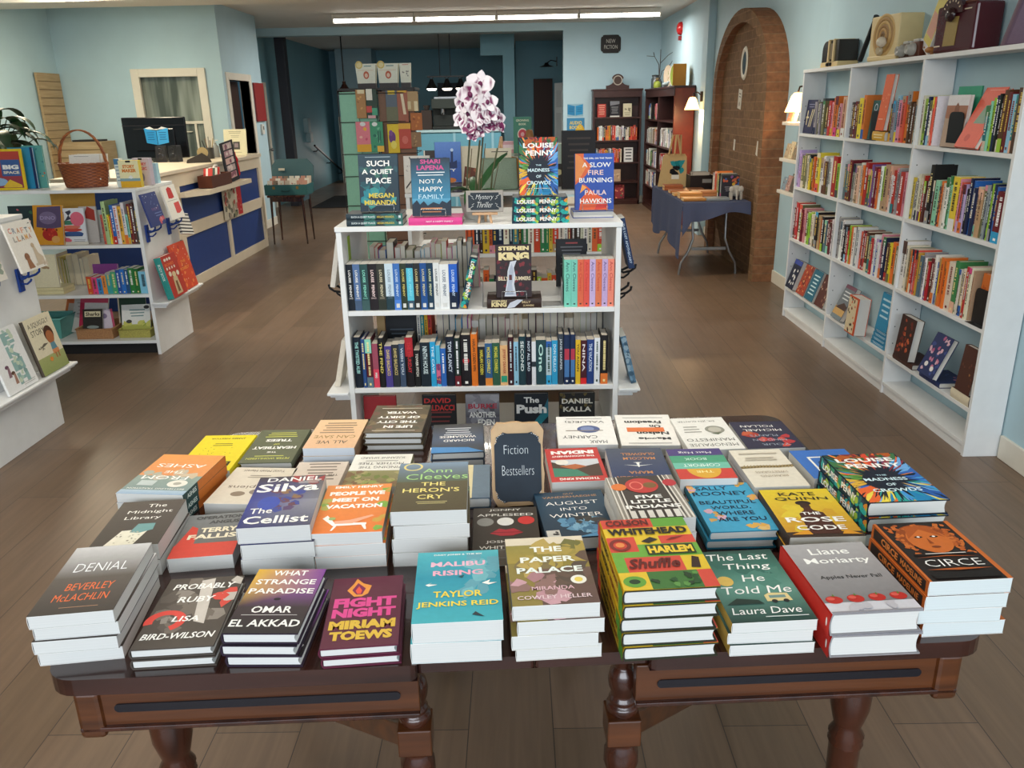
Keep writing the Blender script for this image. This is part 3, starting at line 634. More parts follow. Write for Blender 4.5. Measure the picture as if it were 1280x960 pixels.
stack('the black and orange paperback', 'black and orange paperback with a drawn face in coiled braids', .755, 1.307, .874, .146, .202, 4, False, 3, '#231b18', '#b4591f',
      [('r', 0, 0, .035, 1, '#c4672a'), ('r', .94, 0, 1, 1, '#c4672a'), ('o', .5, .68, .38, .27, .42, '#8f4318', -30, 210), ('b', 5, 30, (.10, .42, .24, .92), ['#b4581f', '#c46a2b'], .035), ('b', 6, 30, (.76, .42, .90, .92), ['#b4581f', '#c46a2b'], .035), ('b', 7, 24, (.2, .86, .8, .95), ['#b4581f', '#c46a2b'], .035), ('e', .5, .66, .27, .22, '#c5682a'), ('p', [(.26, .7), (.5, .86), (.74, .7), (.66, .92), (.34, .92)], '#a9521d'), ('e', .40, .72, .055, .016, '#1d1512'), ('e', .60, .72, .055, .016, '#1d1512'), ('e', .4, .722, .02, .012, W), ('e', .6, .722, .02, .012, W),
       ('p', [(.49, .7), (.46, .60), (.52, .595)], '#8f4318'), ('e', .5, .54, .06, .018, '#7a3a18'), ('r', .12, .40, .88, .43, '#231b18'), ('l', .25, .8, .42, 1, .03, '#e6ddd2'), tx('CIRCE', .5, .27, .70, .11, '#efece6', -.01), ('p', [(.1, .36), (.5, .39), (.9, .36), (.5, .375)], '#b4581f'), ('p', [(.1, .17), (.5, .15), (.9, .17), (.5, .185)], '#b4581f'), ('r', .1, .03, .9, .12, '#1a1412')],
      [('r', 0, 0, 1, 1, '#b4591f'), ('r', .04, .12, .96, .88, '#2a1d17'), tx('CIRCE', .34, .5, .3, .5, '#d27a35', .03), tx('MADELINE', .72, .5, .36, .42, '#d27a35', .02)], page='#d2d9d7', spread=.006)
# --- second row
stack('the charcoal paperback with a white house', 'charcoal paperback with white serif style lettering and a pale lit house', -.807, 1.54, .830, .135, .200, 2, False, 5, '#4b433d', '#3b3531',
      [('r', 0, 0, 1, 1, '#423b36', '#544b45'), tx('The', .6, .88, .3, .075, W, .0), tx('Midnight', .55, .73, .7, .085, W, .0), tx('Library', .5, .59, .56, .085, W, .0), ('p', [(.2, .02), (.32, .32), (.72, .34), (.62, .02)], '#e7e2d0'), ('p', [(.45, .28), (.5, .46), (.76, .46), (.78, .32), (.6, .26)], '#6d9a9a'), ('b', 3, 20, (.28, .05, .62, .3), ['#8d8776', '#b9b39e'], .018)])
stack('the grey book with red shape', 'grey paperback with cream block lettering and a large red shape', -.668, 1.553, .792, .130, .188, 1, False, 7, '#6a6a68', '#4f4f4f',
      [('r', 0, .55, 1, 1, '#6f7170', '#7f8182'), ('r', 0, 0, 1, .28, '#d0483a'), ('p', [(0, .2), (.15, .72), (.26, .66), (.3, .4), (1, .34), (1, .2)], '#d0483a'), ('p', [(.3, .28), (.5, .42), (.8, .36), (1, .5), (1, .28)], '#d0483a'), ('r', .3, .30, 1, .62, '#6a6a68'), tx('OPERATION', .55, .91, .8, .08, '#4b4c4c', .05), tx('ANGUS', .65, .79, .5, .08, '#4b4c4c', .05), tx('TERRY', .62, .60, .6, .11, '#e9dfc4', .04), tx('FALLIS', .55, .45, .78, .11, '#e9dfc4', .04)])
stack('the blue and violet paperback', 'blue violet paperback with large white lettering on a tall pile', -.503, 1.562, .866, .145, .236, 3, False, 4.5, '#3d3560', '#2b2640',
      [('r', 0, 0, 1, .5, '#2a2f6a', '#4a4a60', '#8f8f98', '#3a4390'), ('r', 0, .5, 1, 1, '#3a4390', '#7a7a82', '#5d5552', '#3a3136'), ('b', 7, 16, (.3, .3, .7, .7), ['#6a4450', '#8a6a4a', '#5a4468', '#3f4a90'], .1), ('e', .3, .45, .16, .13, '#3b4fa8'), ('b', 17, 8, (.5, .78, 1, .98), ['#9a3a3a', '#7d3436'], .1), tx('DANIEL', .55, .93, .82, .085, W, .015), tx('Silva', .5, .755, .92, .17, W, .02), ('l', .6, .95, .86, 2, .03, '#d8d2cc'), tx('The', .24, .30, .32, .1, W, .01), tx('Cellist', .5, .13, .9, .14, W, .02)], spread=.005)
stack('the orange paperback with a sun lounger', 'orange paperback with white block lettering and a figure on a lounger', -.358, 1.571, .842, .144, .222, 3, False, 3, '#e2803f', '#5a9a48',
      [('r', 0, 0, 1, 1, '#e07a38', '#e6914e'), ('b', 3, 5, (0, .45, .08, .75), ['#8fae5a', '#b9b060'], .08), ('b', 4, 8, (.9, .0, 1, .9), ['#7fae4a', '#c9a04a'], .09), tx('EMILY HENRY', .5, .945, .74, .05, W, .03), tx('PEOPLE WE', .5, .80, .84, .085, W, .05), tx('MEET ON', .5, .66, .7, .085, W, .05), tx('VACATION', .5, .52, .84, .085, W, .05), ('p', [(.1, .28), (.16, .34), (.3, .18), (.75, .18), (.75, .14), (.28, .13)], W), ('p', [(.28, .22), (.5, .24), (.8, .33), (.84, .31), (.55, .17), (.3, .17)], '#eaa98a'), ('p', [(.3, .14), (.26, .04), (.29, .04), (.34, .14)], W), ('p', [(.68, .14), (.74, .05), (.77, .05), (.74, .14)], W), ('e', .24, .27, .05, .03, '#9cae6a')], back='#6fae4f', spread=.005)
stack('the olive and slate paperback', 'olive and slate paperback with green and yellow lettering and a gold ring', -.190, 1.580, .886, .153, .233, 4, False, 2.5, '#57503c', '#4a4536',
      [('r', 0, .58, 1, .85, '#56604f', '#6c7b86'), ('r', 0, .85, 1, 1, '#6c7b86', '#7d93a8'), ('r', 0, 0, 1, .58, '#50462f', '#5b533c'), ('o', .20, .91, .14, .085, .22, '#e0d086'), tx('Ann', .56, .815, .42, .09, '#a9d488', .0), tx('Cleeves', .56, .685, .88, .12, '#a9d488', .0), tx('THE', .52, .525, .34, .075, '#efdf86', .01), tx('HERON\'S', .5, .40, .78, .085, '#efdf86', .01), tx('CRY', .5, .265, .36, .085, '#efdf86', .01), ('l', .3, .75, .16, 2, .03, '#cfc28a')])
stack('the dark book with three round stickers', 'dark brown paperback with three round stickers and red lips', -.034, 1.548, .800, .140, .182, 2, False, 2, '#3f3831', '#332d28',
      [tx('JONNY', .5, .93, .5, .06, '#d8d4cc', .01), tx('APPLESEED', .5, .81, .88, .06, '#d8d4cc', .01), ('e', .19, .64, .13, .10, '#8c8a84'), ('e', .5, .64, .13, .10, '#dad7d0'), ('e', .82, .66, .13, .10, '#c43a36'), ('p', [(.26, .36), (.4, .47), (.5, .44), (.62, .47), (.76, .37), (.6, .3), (.42, .3)], '#a8323a'), ('r', .28, .375, .74, .385, '#5c1a20'), tx('JOSHUA', .45, .16, .5, .07, '#d8d4cc', .01), tx('WHITEHEAD', .5, .04, .8, .07, '#d8d4cc', .01)], page='#a79a8a')
stack('the dark blue hardcover', 'dark blue hardcover with thin white lettering and a misty blue hill', .121, 1.622, .793, .158, .214, 1, True, 6, '#22384c', '#1d2f40',
      [('r', 0, 0, 1, 1, '#1d3346', '#2d485c'), tx('GUY', .5, .945, .16, .04, '#a8805a'), tx('VANDERHAEGHE', .5, .875, .8, .045, '#a8805a'), tx('AUGUST', .5, .73, .76, .075, W, -.005), tx('INTO', .5, .595, .38, .065, W, -.005), tx('WINTER', .5, .455, .74, .075, W, -.005), ('b', 5, 26, (.25, .12, .8, .36), ['#5f93b5', '#4a7d9f', '#7ba9c4', '#3b6a8c'], .09), ('b', 15, 8, (.5, .3, .85, .4), ['#2a2a2c', '#3a3836'], .07), ('p', [(.4, .0), (.9, .12), (1, .1), (1, 0)], '#4e8bb5'), ('r', .02, .0, .2, .16, '#cfcdc6'), ('b', 2, 4, (.06, .05, .16, .12), ['#3a3a3a'], .03)])
stack('the dark paperback with birch trunks', 'dark paperback with white birch trunks and a red oval', .271, 1.562, .860, .150, .200, 3, False, 4, '#413a35', '#d8d2c8',
      [('r', .0, 0, .12, 1, '#8d867c'), ('r', .88, 0, 1, 1, '#8d867c')] + [('p', [(.02+.06*k, 0), (.045+.06*k, 0), (.035+.065*k, 1), (.02+.065*k, 1)], '#d9d4ca') for k in range(3)] + [('p', [(.84+.06*k, 0), (.87+.06*k, 0), (.80+.065*k, 1), (.78+.065*k, 1)], '#d9d4ca') for k in range(3)] +
      [('e', .48, .76, .24, .18, '#b93a36'), ('e', .6, .76, .1, .07, '#7a5a34'), ('o', .40, .76, .1, .1, .2, '#e07a6a'), ('e', .14, .74, .11, .085, '#d9783a'), ('e', .90, .80, .10, .085, '#b5343c'), tx('FIVE', .5, .49, .38, .075, W, .03), tx('LITTLE', .5, .38, .56, .075, W, .03), tx('INDIANS', .5, .265, .76, .075, W, .03)] + [('r', .14+.12*k, .02, .22+.12*k, .18, '#dad6ce') for k in range(6)], spread=.005)
stack('the sky blue hardcover with navy lettering', 'sky blue hardcover with navy block lettering and tan patches', .461, 1.624, .803, .146, .226, 2, True, 2.5, '#3f9cc0', '#1f5a6a',
      [('b', 4, 8, (0, .82, .12, 1), ['#d8b06a', '#c99ac0', '#d99a5a'], .07), ('b', 5, 9, (.1, .22, .3, .42), ['#d8b57a', '#c79a52', '#caa0b4'], .07), ('b', 6, 9, (.55, .02, .9, .12), ['#d8a44e', '#d9b574'], .07), ('b', 7, 6, (.85, .6, 1, .75), ['#d8a44e', '#c99a8a'], .07), ('b', 8, 6, (.7, .92, .95, 1), ['#d8a44e'], .06),
       tx('SALLY', .38, .885, .5, .08, '#15283f', .01), tx('ROONEY', .47, .765, .86, .085, '#15283f', .01), tx('BEAUTIFUL', .5, .575, .86, .075, '#15283f', .01), tx('WORLD,', .5, .46, .6, .075, '#15283f', .01), tx('WHERE', .52, .345, .56, .075, '#15283f', .01), tx('ARE YOU', .56, .225, .72, .075, '#15283f', .01)], back='#2d7f9c')
stack('the golden paperback with a dark figure', 'golden yellow paperback with a dark female silhouette and white lettering', .614, 1.559, .820, .153, .214, 2, False, 1, '#cfae2e', '#3a2a20',
      [('r', 0, 0, 1, 1, '#c58a2a', '#dcc232'), ('b', 4, 12, (0, .1, 1, .9), ['#d3b232', '#c99a2c', '#d8bd38'], .14), ('r', 0, 0, 1, .1, '#3a2a22'), ('e', .5, .685, .11, .05, '#2a1d18'), ('e', .5, .62, .07, .07, '#3a231a'), ('p', [(.3, .06), (.34, .46), (.44, .53), (.46, .6), (.55, .6), (.57, .53), (.68, .48), (.74, .06)], '#4a281f'), ('p', [(.05, .05), (.3, .15), (.33, .05)], '#d9952a'), ('p', [(.72, .05), (.8, .14), (.98, .04)], '#d9952a'),
       tx('KATE', .5, .885, .52, .075, '#2c2a1e', .01), tx('QUINN', .52, .775, .76, .075, '#2c2a1e', .01), tx('THE', .5, .46, .26, .055, W, .02), tx('ROSE', .5, .335, .80, .1, W, .02), tx('CODE', .5, .175, .66, .09, W, .02)], page='#e6e1d6')
stack('the feathered dark hardcover', 'thick dark hardcover with rainbow feathers, pile at the bookcase end', .795, 1.638, .862, .170, .240, 3, True, 3, '#16222f', '#17303c', CROWDS, CROWDS_S, spread=.006)
# --- third row, lying the other way round
stack('the orange and teal paperback', 'orange and teal paperback lying upside down with white spaced lettering', -.834, 1.782, .830, .160, .222, 3, False, -6, '#d98a4e', '#1f4a4c',
      [('r', 0, 0, 1, .55, '#e0954e', '#d98f58'), ('r', 0, .55, 1, 1, '#8a9a90', '#7d9090'), ('b', 3, 8, (.1, .45, .9, .6), ['#b9b0a0', '#a8a898', '#c7b49a'], .1), ('r', 0, .9, 1, 1, '#a8bccb', '#8fa6bd'), tx('FROM', .55, .60, .7, .09, W, .0), tx('THE', .5, .46, .3, .06, W, .0), tx('ASHES', .5, .30, .76, .09, W, .0), ('e', .26, .74, .15, .085, '#e2ddd2'), ('e', .26, .74, .06, .035, '#a8a498'), ('r', .6, .68, .85, .8, '#b9c2c0'), tx('BESTSELLING TRADITION', .5, .87, .86, .03, W, 0)],
      [('r', 0, 0, .32, 1, '#1c4446'), ('r', .32, 0, 1, 1, '#c8702e'), tx('ASHES', .18, .5, .2, .5, '#d9e6e2')], flip=True, back='#c8702e', spread=.004)
stack('the bright yellow paperback', 'bright yellow paperback lying upside down at the far corner by the counter side', -.816, 2.02, .782, .145, .238, 1, False, 0, '#e3cf1f', None, [tx('BREATH', .5, .82, .8, .13, '#35310f', .05), ('b', 3, 16, (.2, .35, .8, .65), ['#6a6116'], .012), ('l', .3, .7, .3, 2, .05, '#5d551a'), tx('JAMES NESTOR', .5, .10, .66, .045, '#3b3610', .02)], flip=True)
stack('the olive green tree book', 'olive green hardcover lying upside down with white lettering and yellow lines', -.668, 2.06, .782, .139, .228, 1, True, 1, '#5c6049', '#4c503c',
      [tx('PETER WOHLLEBEN', .5, .88, .82, .05, '#c7c95a', .01), ('l', .2, .8, .8, 1, .05, '#c7c95a'), tx('THE', .5, .70, .18, .04, W), tx('HEARTBEAT', .5, .57, .84, .075, W, .03), tx('OF', .5, .465, .12, .045, '#c7c95a'), tx('TREES', .5, .345, .52, .075, W, .03), ('l', .15, .85, .22, 3, .06, '#c7c95a')], flip=True)
stack('the peach paperback', 'peach paperback lying upside down with black hand drawn lettering', -.503, 2.081, .806, .137, .205, 2, False, -1, '#dcb792', '#9c7a5c', [('r', 0, 0, 1, 1, '#e0bd94', '#d8ae8a'), tx('ALL WE', .5, .80, .6, .1, '#3c2f26', .0), tx('CAN SAVE', .5, .62, .82, .1, '#8a6a34', .0), ('l', .12, .88, .46, 5, .085, '#7d654e')], flip=True, page='#dfe4ea')
stack('the cream book with brown spots', 'cream paperback lying upside down with two brown round pictures', -.651, 1.80, .788, .160, .200, 1, False, -4, '#d3c9b8', None, [tx('Sapiens', .56, .55, .6, .11, '#5c4a3c', .0), ('e', .62, .74, .11, .065, '#8a7a68'), ('e', .36, .68, .11, .07, '#86796c'), ('e', .36, .68, .05, .035, '#a0968a'), tx('Yuval Noah Harari', .5, .10, .66, .06, '#6a5c4e', 0), ('l', .3, .7, .28, 2, .05, '#8f8474')], flip=True)
stack('the pale pinkish book', 'pale pinkish paperback half hidden behind the blue violet pile', -.505, 1.83, .788, .128, .20, 1, False, 0, '#cdbfb2', None, [('l', .12, .8, .5, 6, .09, '#6f6258'), tx('THE', .2, .4, .2, .05, '#4a4038')], flip=True)
stack('the book with white top and mossy wood', 'white and mossy green book lying upside down with thin dark lettering', -.351, 1.85, .800, .150, .19, 2, False, 0, '#e3e0d8', '#8d8a6a', [('r', 0, .52, 1, 1, '#8d8a5e', '#7a6a4a'), ('b', 3, 30, (0, .55, 1, 1), ['#6d7a3c', '#8f9a54', '#7a5f44', '#a59a6a'], .08), tx('FINDING THE', .5, .42, .7, .07, '#3a3a34', .0), tx('MOTHER TREE', .5, .30, .76, .07, '#3a3a34', .0), tx('SUZANNE SIMARD', .5, .12, .76, .06, '#3a3a34', .0), ('l', .2, .8, .21, 1, .05, '#77756a')], flip=True)
stack('the mottled brown green hardcover', 'mottled brown and green hardcover lying upside down with white stamped lettering', -.344, 2.163, .816, .160, .212, 3, True, -1, '#5d5240', '#3a3128', [('b', 5, 50, (0, 0, 1, 1), ['#6a5e46', '#574b3a', '#7a6a4e', '#4d4b38', '#6d4f42'], .09), tx('LIFE IN', .45, .80, .5, .085, W, .04), tx('THE CITY', .5, .63, .72, .085, W, .04), tx('OF DIRTY', .5, .46, .76, .085, W, .04), tx('WATER', .48, .29, .56, .085, W, .04), ('l', .1, .9, .93, 1, .04, '#d8d0c0'), ('l', .1, .9, .12, 1, .05, '#d8d0c0')], flip=True)
stack('the dark blue hardcover with pale sky', 'dark blue grey hardcover lying upside down behind the chalkboard sign', -.168, 2.045, .802, .137, .200, 2, True, 3, '#3c4550', '#2d3742', [('r', 0, .0, 1, .55, '#3b3a38', '#46536a'), ('r', 0, .55, 1, 1, '#46536a', '#3f3d36'), ('p', [(0, .99), (.3, .84), (1, .80), (1, 1)], '#4a86bd'), tx('RICHARD', .48, .60, .6, .075, W, .01), tx('WAGAMESE', .5, .47, .72, .075, W, .01), ('l', .2, .8, .38, 4, .075, '#d2d6da')], flip=True)
stack('the slate book with cream strip', 'slate blue book with a cream strip peeking out beside the chalkboard sign', -.150, 1.803, .788, .150, .185, 1, True, 1, '#5a6c7c', '#4d5d6c', [('r', 0, 0, .28, 1, '#6a7c8c'), ('r', .28, 0, .70, 1, '#d9cda4')], flip=True)
stack('the white book with a globe', 'white paperback lying upside down with a small blue globe', .182, 2.085, .802, .157, .205, 2, False, -1, '#e6e4e0', None, [tx('MARK', .32, .90, .3, .1, '#2b2b2d', .0), tx('CARNEY', .62, .74, .6, .1, '#2b2b2d', .0), ('e', .45, .47, .2, .13, '#4a5a8a'), ('e', .47, .46, .12, .08, '#7a8ab5'), ('r', .2, .51, .85, .535, '#8a7f72'), tx('VALUE(S)', .5, .20, .7, .09, '#2b2b2d', .0), ('l', .15, .85, .08, 1, .04, '#77757a')], flip=True)
stack('the red book with picture', 'red paperback lying upside down with a painted picture on its cover', .139, 1.873, .797, .138, .200, 1, False, 3, '#bd3b37', '#a8302e', [('r', .07, .36, .93, .86, '#4b3a30'), ('p', [(.3, .86), (.93, .86), (.93, .6), (.5, .66)], '#3e7f68'), ('p', [(.07, .5), (.5, .62), (.93, .42), (.93, .36), (.07, .36)], '#c8cdd2'), ('p', [(.3, .58), (.55, .66), (.8, .56), (.5, .5)], '#b0653c'), ('e', .74, .44, .12, .08, '#e2ded4'), tx('THE INCONVENIENT', .5, .26, .8, .05, W, .03), tx('INDIAN', .5, .14, .8, .11, W, .06), tx('THOMAS KING', .5, .93, .7, .06, W, .03)][::1], flip=True)
stack('the navy book with a white aeroplane', 'navy paperback lying upside down with a white aeroplane and orange lettering', .286, 1.812, .820, .140, .200, 2, False, 0, '#35415a', '#7a5a44', [('r', 0, 0, 1, 1, '#4a5160', '#2b3c66'), tx('THE BOMBER', .5, .86, .86, .075, '#c98a54', .01), tx('MAFIA', .5, .72, .4, .075, '#c98a54', .01), ('p', [(.25, .50), (.5, .525), (.75, .50), (.5, .545)], W), ('p', [(.47, .44), (.53, .44), (.51, .57), (.49, .57)], W), ('p', [(.42, .44), (.5, .455), (.58, .44), (.5, .43)], W), tx('MALCOLM', .45, .32, .56, .075, '#c98a54', .01), tx('GLADWELL', .45, .19, .6, .075, '#c98a54', .01)], flip=True)
stack('the white book with orange band', 'white paperback lying upside down with an orange band through black lettering', .351, 2.112, .790, .156, .225, 1, False, -2, '#e7e4de', None, [tx('Maggie', .4, .78, .56, .1, '#1c1c1c', .04), tx('Nelson', .4, .62, .56, .1, '#1c1c1c', .04), tx('On', .32, .40, .2, .1, '#1c1c1c', .04), tx('Freedom', .52, .26, .66, .1, '#1c1c1c', .04), ('r', .18, .44, .84, .58, '#d9713a'), ('l', .1, .9, .10, 1, .05, '#8a8884'), ('l', .1, .9, .93, 1, .05, '#8a8884')], flip=True)
stack('the white book with a fruit drawing', 'white paperback lying upside down with a small drawn fruit', .505, 2.055, .800, .148, .225, 2, False, 2, '#e5e3dd', None, [tx('MENOPAUSE', .5, .86, .86, .085, '#55554f', .0), tx('MANIFESTO', .5, .71, .86, .085, '#55554f', .0), ('e', .3, .40, .18, .12, '#8f8f84'), ('e', .3, .40, .12, .08, '#b9b6aa'), ('p', [(.2, .5), (.3, .56), (.42, .52), (.3, .5)], '#5d664f'), ('l', .55, .9, .45, 3, .08, '#9a988f'), tx('DR. JEN GUNTER', .55, .12, .7, .06, '#6a6a62', 0)], flip=True)
stack('the dark navy book with red flowers', 'dark navy paperback lying upside down with red poppies at the far corner', .669, 2.062, .790, .150, .190, 1, False, 1, '#2b2c44', None, [('b', 4, 5, (.1, .55, .35, .9), ['#b5343a', '#c94a40'], .1), ('b', 5, 5, (.45, .5, .65, .7), ['#b5343a', '#d0574a'], .09), ('b', 6, 5, (.65, .4, .9, .55), ['#a83a2e', '#c05a3a'], .1), tx('YOUR', .45, .86, .5, .07, '#9aa6b4', 0), tx('MIND ON', .5, .70, .6, .07, '#9aa6b4', 0), tx('PLANTS', .55, .54, .5, .07, '#9aa6b4', 0), tx('MICHAEL', .5, .34, .7, .08, W, 0), tx('POLLAN', .55, .19, .6, .08, W, 0)], flip=True)
stack('the book with coloured bands', 'banded purple, green and yellow book lying upside down behind the sky blue pile', .438, 1.815, .820, .135, .175, 2, False, 1, '#3f8f6a', '#5a4a80', [('r', 0, 0, 1, .24, '#4c3f78'), ('r', 0, .24, 1, .48, '#4a9a78'), ('r', 0, .48, 1, .68, '#6fb8a4'), ('r', 0, .68, 1, 1, '#c8423a'), ('o', .5, .68, .3, .3, 1, '#d9a53a', 0, 180), tx('Matt Haig', .5, .13, .6, .09, W, 0), tx('BOOK', .55, .36, .4, .08, '#cfeadd', 0), tx('COMFORT', .5, .57, .66, .09, '#eaf5ef', 0), tx('THE', .5, .78, .3, .07, '#f0e2a0')], flip=True)
stack('the cream book with a braid of grass', 'cream book lying upside down with a brown braid across it', .598, 1.808, .810, .130, .212, 2, False, 2, '#ddd5c4', None, [('p', [(0, .50), (.3, .52), (.6, .51), (1, .53), (1, .47), (.6, .45), (.3, .46), (0, .44)], '#7d6a44')] + [('p', [(.06*k, .45), (.06*k+.05, .52), (.06*k+.07, .52), (.06*k+.02, .45)], '#a08c60') for k in range(16)] + [tx('BRAIDING', .5, .74, .5, .05, '#a89a86', 0), tx('SWEETGRASS', .5, .64, .6, .05, '#a89a86', 0), ('l', .2, .85, .3, 2, .06, '#b5a996'), ('l', .1, .9, .12, 1, .06, '#b5a996')], flip=True)
stack('the blue book with white square', 'bright blue paperback with a white square outline beside the feathered pile', .765, 1.846, .800, .145, .165, 1, False, 3, '#3f74c4', None, [('r', .2, .25, .8, .75, W), ('r', .24, .29, .76, .71, '#3f74c4'), ('b', 3, 6, (.05, .1, .4, .9), ['#e7e4de', '#8fb2e2'], .02), ('e', .6, .5, .1, .1, '#27507f')], flip=True)

def chalk_sign():
    lean = math.radians(-14)
    R = thing('chalkboard_sign', 'small chalkboard on a bark edged wood slab standing among the table books', 'sign', T(-.005, 1.727, .76, math.radians(2)) @ Matrix.Rotation(lean, 4, 'X'))
    b = MB(); Rn = random.Random(4); ps = []
    for k in range(28):
        a = 2*PI*k/28; ca, sa = math.cos(a), math.sin(a); r = 1/max(abs(ca), abs(sa)); r = min(r, 1.28)
        ps.append((ca*r*.060*Rn.uniform(.97, 1.03), .098+sa*r*.098*Rn.uniform(.98, 1.02)))
    F = frame((0, 0, 0), (1, 0, 0), (0, 0, 1), (0, -1, 0))
    b.prism(ps, -.012, .012, m='light_oak', M=F); b.build('wood_slab', R, bevel=.003)
    q = []
    for sx, sy in ((1, 1), (-1, 1), (-1, -1), (1, -1)):
        cx, cy = sx*.054, .092+sy*.083
        pts = [(cx, cy-sy*.03), (cx-sx*.006, cy-sy*.022), (cx-sx*.004, cy-sy*.012), (cx-sx*.016, cy-sy*.006), (cx-sx*.02, cy), (cx-sx*.03, cy-sy*.003)]
        q += pts if sx*sy > 0 else pts[::-1]
    c = MB().prism(q, .012, .017, m='chalkboard', M=F); bd = c.build('board', R, bevel=.001)
    t = MB()
    put_text(t, 'Fiction', F @ Matrix.Translation((-.004, .135, .0174)), .056, .021, m='chalk', bold=-.02)
    put_text(t, 'Bestsellers', F @ Matrix.Translation((.0, .086, .0174)), .074, .023, m='chalk', bold=-.02)
    for sx in (-1, 1):
        for sy in (-1, 1):
            for k in range(7):
                a = math.radians(10+12*k); t.ball((sx*(.052-.022*(1-math.cos(a))), -.0175, .092+sy*(.08-.026*(1-math.sin(a)))), .0011, 6, m='chalk')
    t.build('lettering', bd)
chalk_sign()

# ------------------------------------------------------------------ white double sided shelving units
def gondola(label, x0, x1, y0, zs=(.105, .41, .78), H=1.16, D=.62, group=None):
    R = thing('bookshelf', label, 'bookshelf', T(x0, y0, 0), group)
    W2 = x1-x0; t = .024
    for x in (0, W2-t): MB().box(x, 0, 0, x+t, D, H-.022, m='white_paint').build('side_panel', R, bevel=.002)
    MB().box(-.004, -.004, H-.022, W2+.004, D+.004, H, m='white_paint').build('shelf_top', R, bevel=.002)
    for z in zs: MB().box(t, .004, z-.022, W2-t, D-.004, z, m='white_paint').build('shelf', R, bevel=.0015)
    MB().box(t, .05, 0, W2-t, .07, zs[0]-.022, '#1d1b1c').box(t, D-.07, 0, W2-t, D-.05, zs[0]-.022, '#1d1b1c').build('kickboard', R)
    return R
def ledge(R, side, W2, z, y0=-.03, y1=.65, d=.13):
    """moulded display ledge on the end of a unit"""
    x = W2 if side > 0 else 0
    a, b = (x, x+d) if side > 0 else (x-d, x)
    l = MB().box(a, y0, z-.014, b, y1, z, m='white_paint')
    a2, b2 = (x, x+d-.012) if side > 0 else (x-d+.012, x)
    l.box(a2, y0+.012, z-.026, b2, y1-.012, z-.014, m='white_paint')
    a3, b3 = (x, x+d-.03) if side > 0 else (x-d+.03, x)
    l.box(a3, y0+.03, z-.045, b3, y1-.03, z-.026, m='white_paint')
    l.build('ledge', R, bevel=.004)
def holder(name, label, M, col='#17181c', group=None):
    """plastic arm that carries one face-out book: back plate, hooked arm and lip (local: x along wall, -y out from wall, z up)"""
    R = thing(name, label, 'book holder', M, group)
    MB().box(-.022, -.012, -.10, .022, 0, .02, col, 'print').build('back_plate', R, bevel=.003)
    b = MB()
    for x in (-.05, .05):
        b.tube([(0, -.012, -.02), (x*.6, -.035, -.03), (x, -.065, -.02), (x, -.085, -.005), (x, -.088, .012)], .006, 6, col, 'print')
    b.tube([(0, -.01, -.06), (0, -.04, -.06), (0, -.06, -.045), (0, -.066, -.035)], .005, 6, col, 'print')
    b.build('arm', R); return R
def frame_row(o): return frame(o, (0, 1, 0), (0, 0, 1), (1, 0, 0))            # spine towards the camera side (-y)
def frame_back(o): return frame(o, (0, -1, 0), (0, 0, 1), (-1, 0, 0))         # spine towards +y
def frame_face(o, lean=.16, yaw=0):
    a = Vector((math.cos(yaw), math.sin(yaw), 0)); n = Vector((math.sin(yaw), -math.cos(yaw), 0))
    up = Vector((0, 0, 1))*math.cos(lean) - n*math.sin(lean)
    return frame(o, a, up, a.cross(up))
def frame_lie(o): return frame(o, (0, 1, 0), (-1, 0, 0), (0, 0, 1))           # lying flat, spine to the camera; o is the end at larger x
MX0, MX1, MY = -.792, .462, 3.60
MU = gondola('white double sided mystery bookshelf standing behind the front table', MX0, MX1, MY)
ledge(MU, -1, MX1-MX0, .40, d=.10); ledge(MU, 1, MX1-MX0, .40, d=.10)
MB().box(.0245, .12, .80, .026, .17, 1.1, '#9bb92c').build('shelf_liner', MU)

# first row: fifteen upright mysteries and a leaning one
def spx(px, y, Y): return at_y(px, y, Y).x
LPB = [45, 104, 166, 236, 313, 384, 456, 516, 572, 631, 691, 750, 808, 862, 944, 1018]
LP = [('#141c26', W, 'black'), ('#54709c', W, 'grey blue'), ('#2b4b4b', '#8fe0c8', 'dark teal'), ('#211b1f', '#f2d7d4', 'black brown'), ('#3b3d36', '#d8cfae', 'charcoal'), ('#c9dbe6', '#7a8ea0', 'white to dark'),
      ('#3f70b8', '#cfe0f2', 'mid blue'), ('#2e3a2c', '#d9c66a', 'dark green'), ('#5cc3da', '#8fe3f0', 'cyan'), ('#2a2c2c', '#d8c48a', 'black gold'), ('#23508f', '#e0d6a4', 'blue and gold'), ('#1b394f', '#d6dcae', 'midnight blue'),
      ('#dfe2e0', '#3b3d40', 'white lettered'), ('#e9ebea', '#5a6a80', 'plain white'), ('#2a62c4', '#cfe2f7', 'bright blue')]
for i, (c, ink, nm) in enumerate(LP):
    xa = spx(430+LPB[i]/7.11, 386, MY+.02); xb = spx(430+LPB[i+1]/7.11, 386, MY+.02); t = xb-xa-.0008
    h = .212 if i not in (13, 14) else .205
    ops = [('r', .78, 0, 1, 1, jit(c, random.Random(i), .3))] if i in (1, 2, 4, 6, 10) else []
    if i == 5: ops = [('r', .7, 0, 1, 1, '#223c44')]
    if i == 8: ops = [('r', .0, 0, .1, 1, '#1d2c3a'), ('r', .8, 0, 1, 1, '#3a5568')]
    if i == 14: ops = [('r', .62, 0, 1, 1, '#14223a')]
    ops = ops + [tx('LOUISE  PENNY', .42, .5, .58, .34, ink, .02)] + ([('r', .86, .25, .95, .75, '#d8d8d4')] if i > 5 else [('r', .72, .2, .725, .8, ink), ('r', .74, .2, .745, .8, ink)])
    book('%s spine, %s book from the counter end of the upper mystery row' % (nm, ORD[i+1]), frame_row((xa, MY+.018, .7805)), .135, h, t, c, False, None, [], ops, group='author set on the upper mystery row')
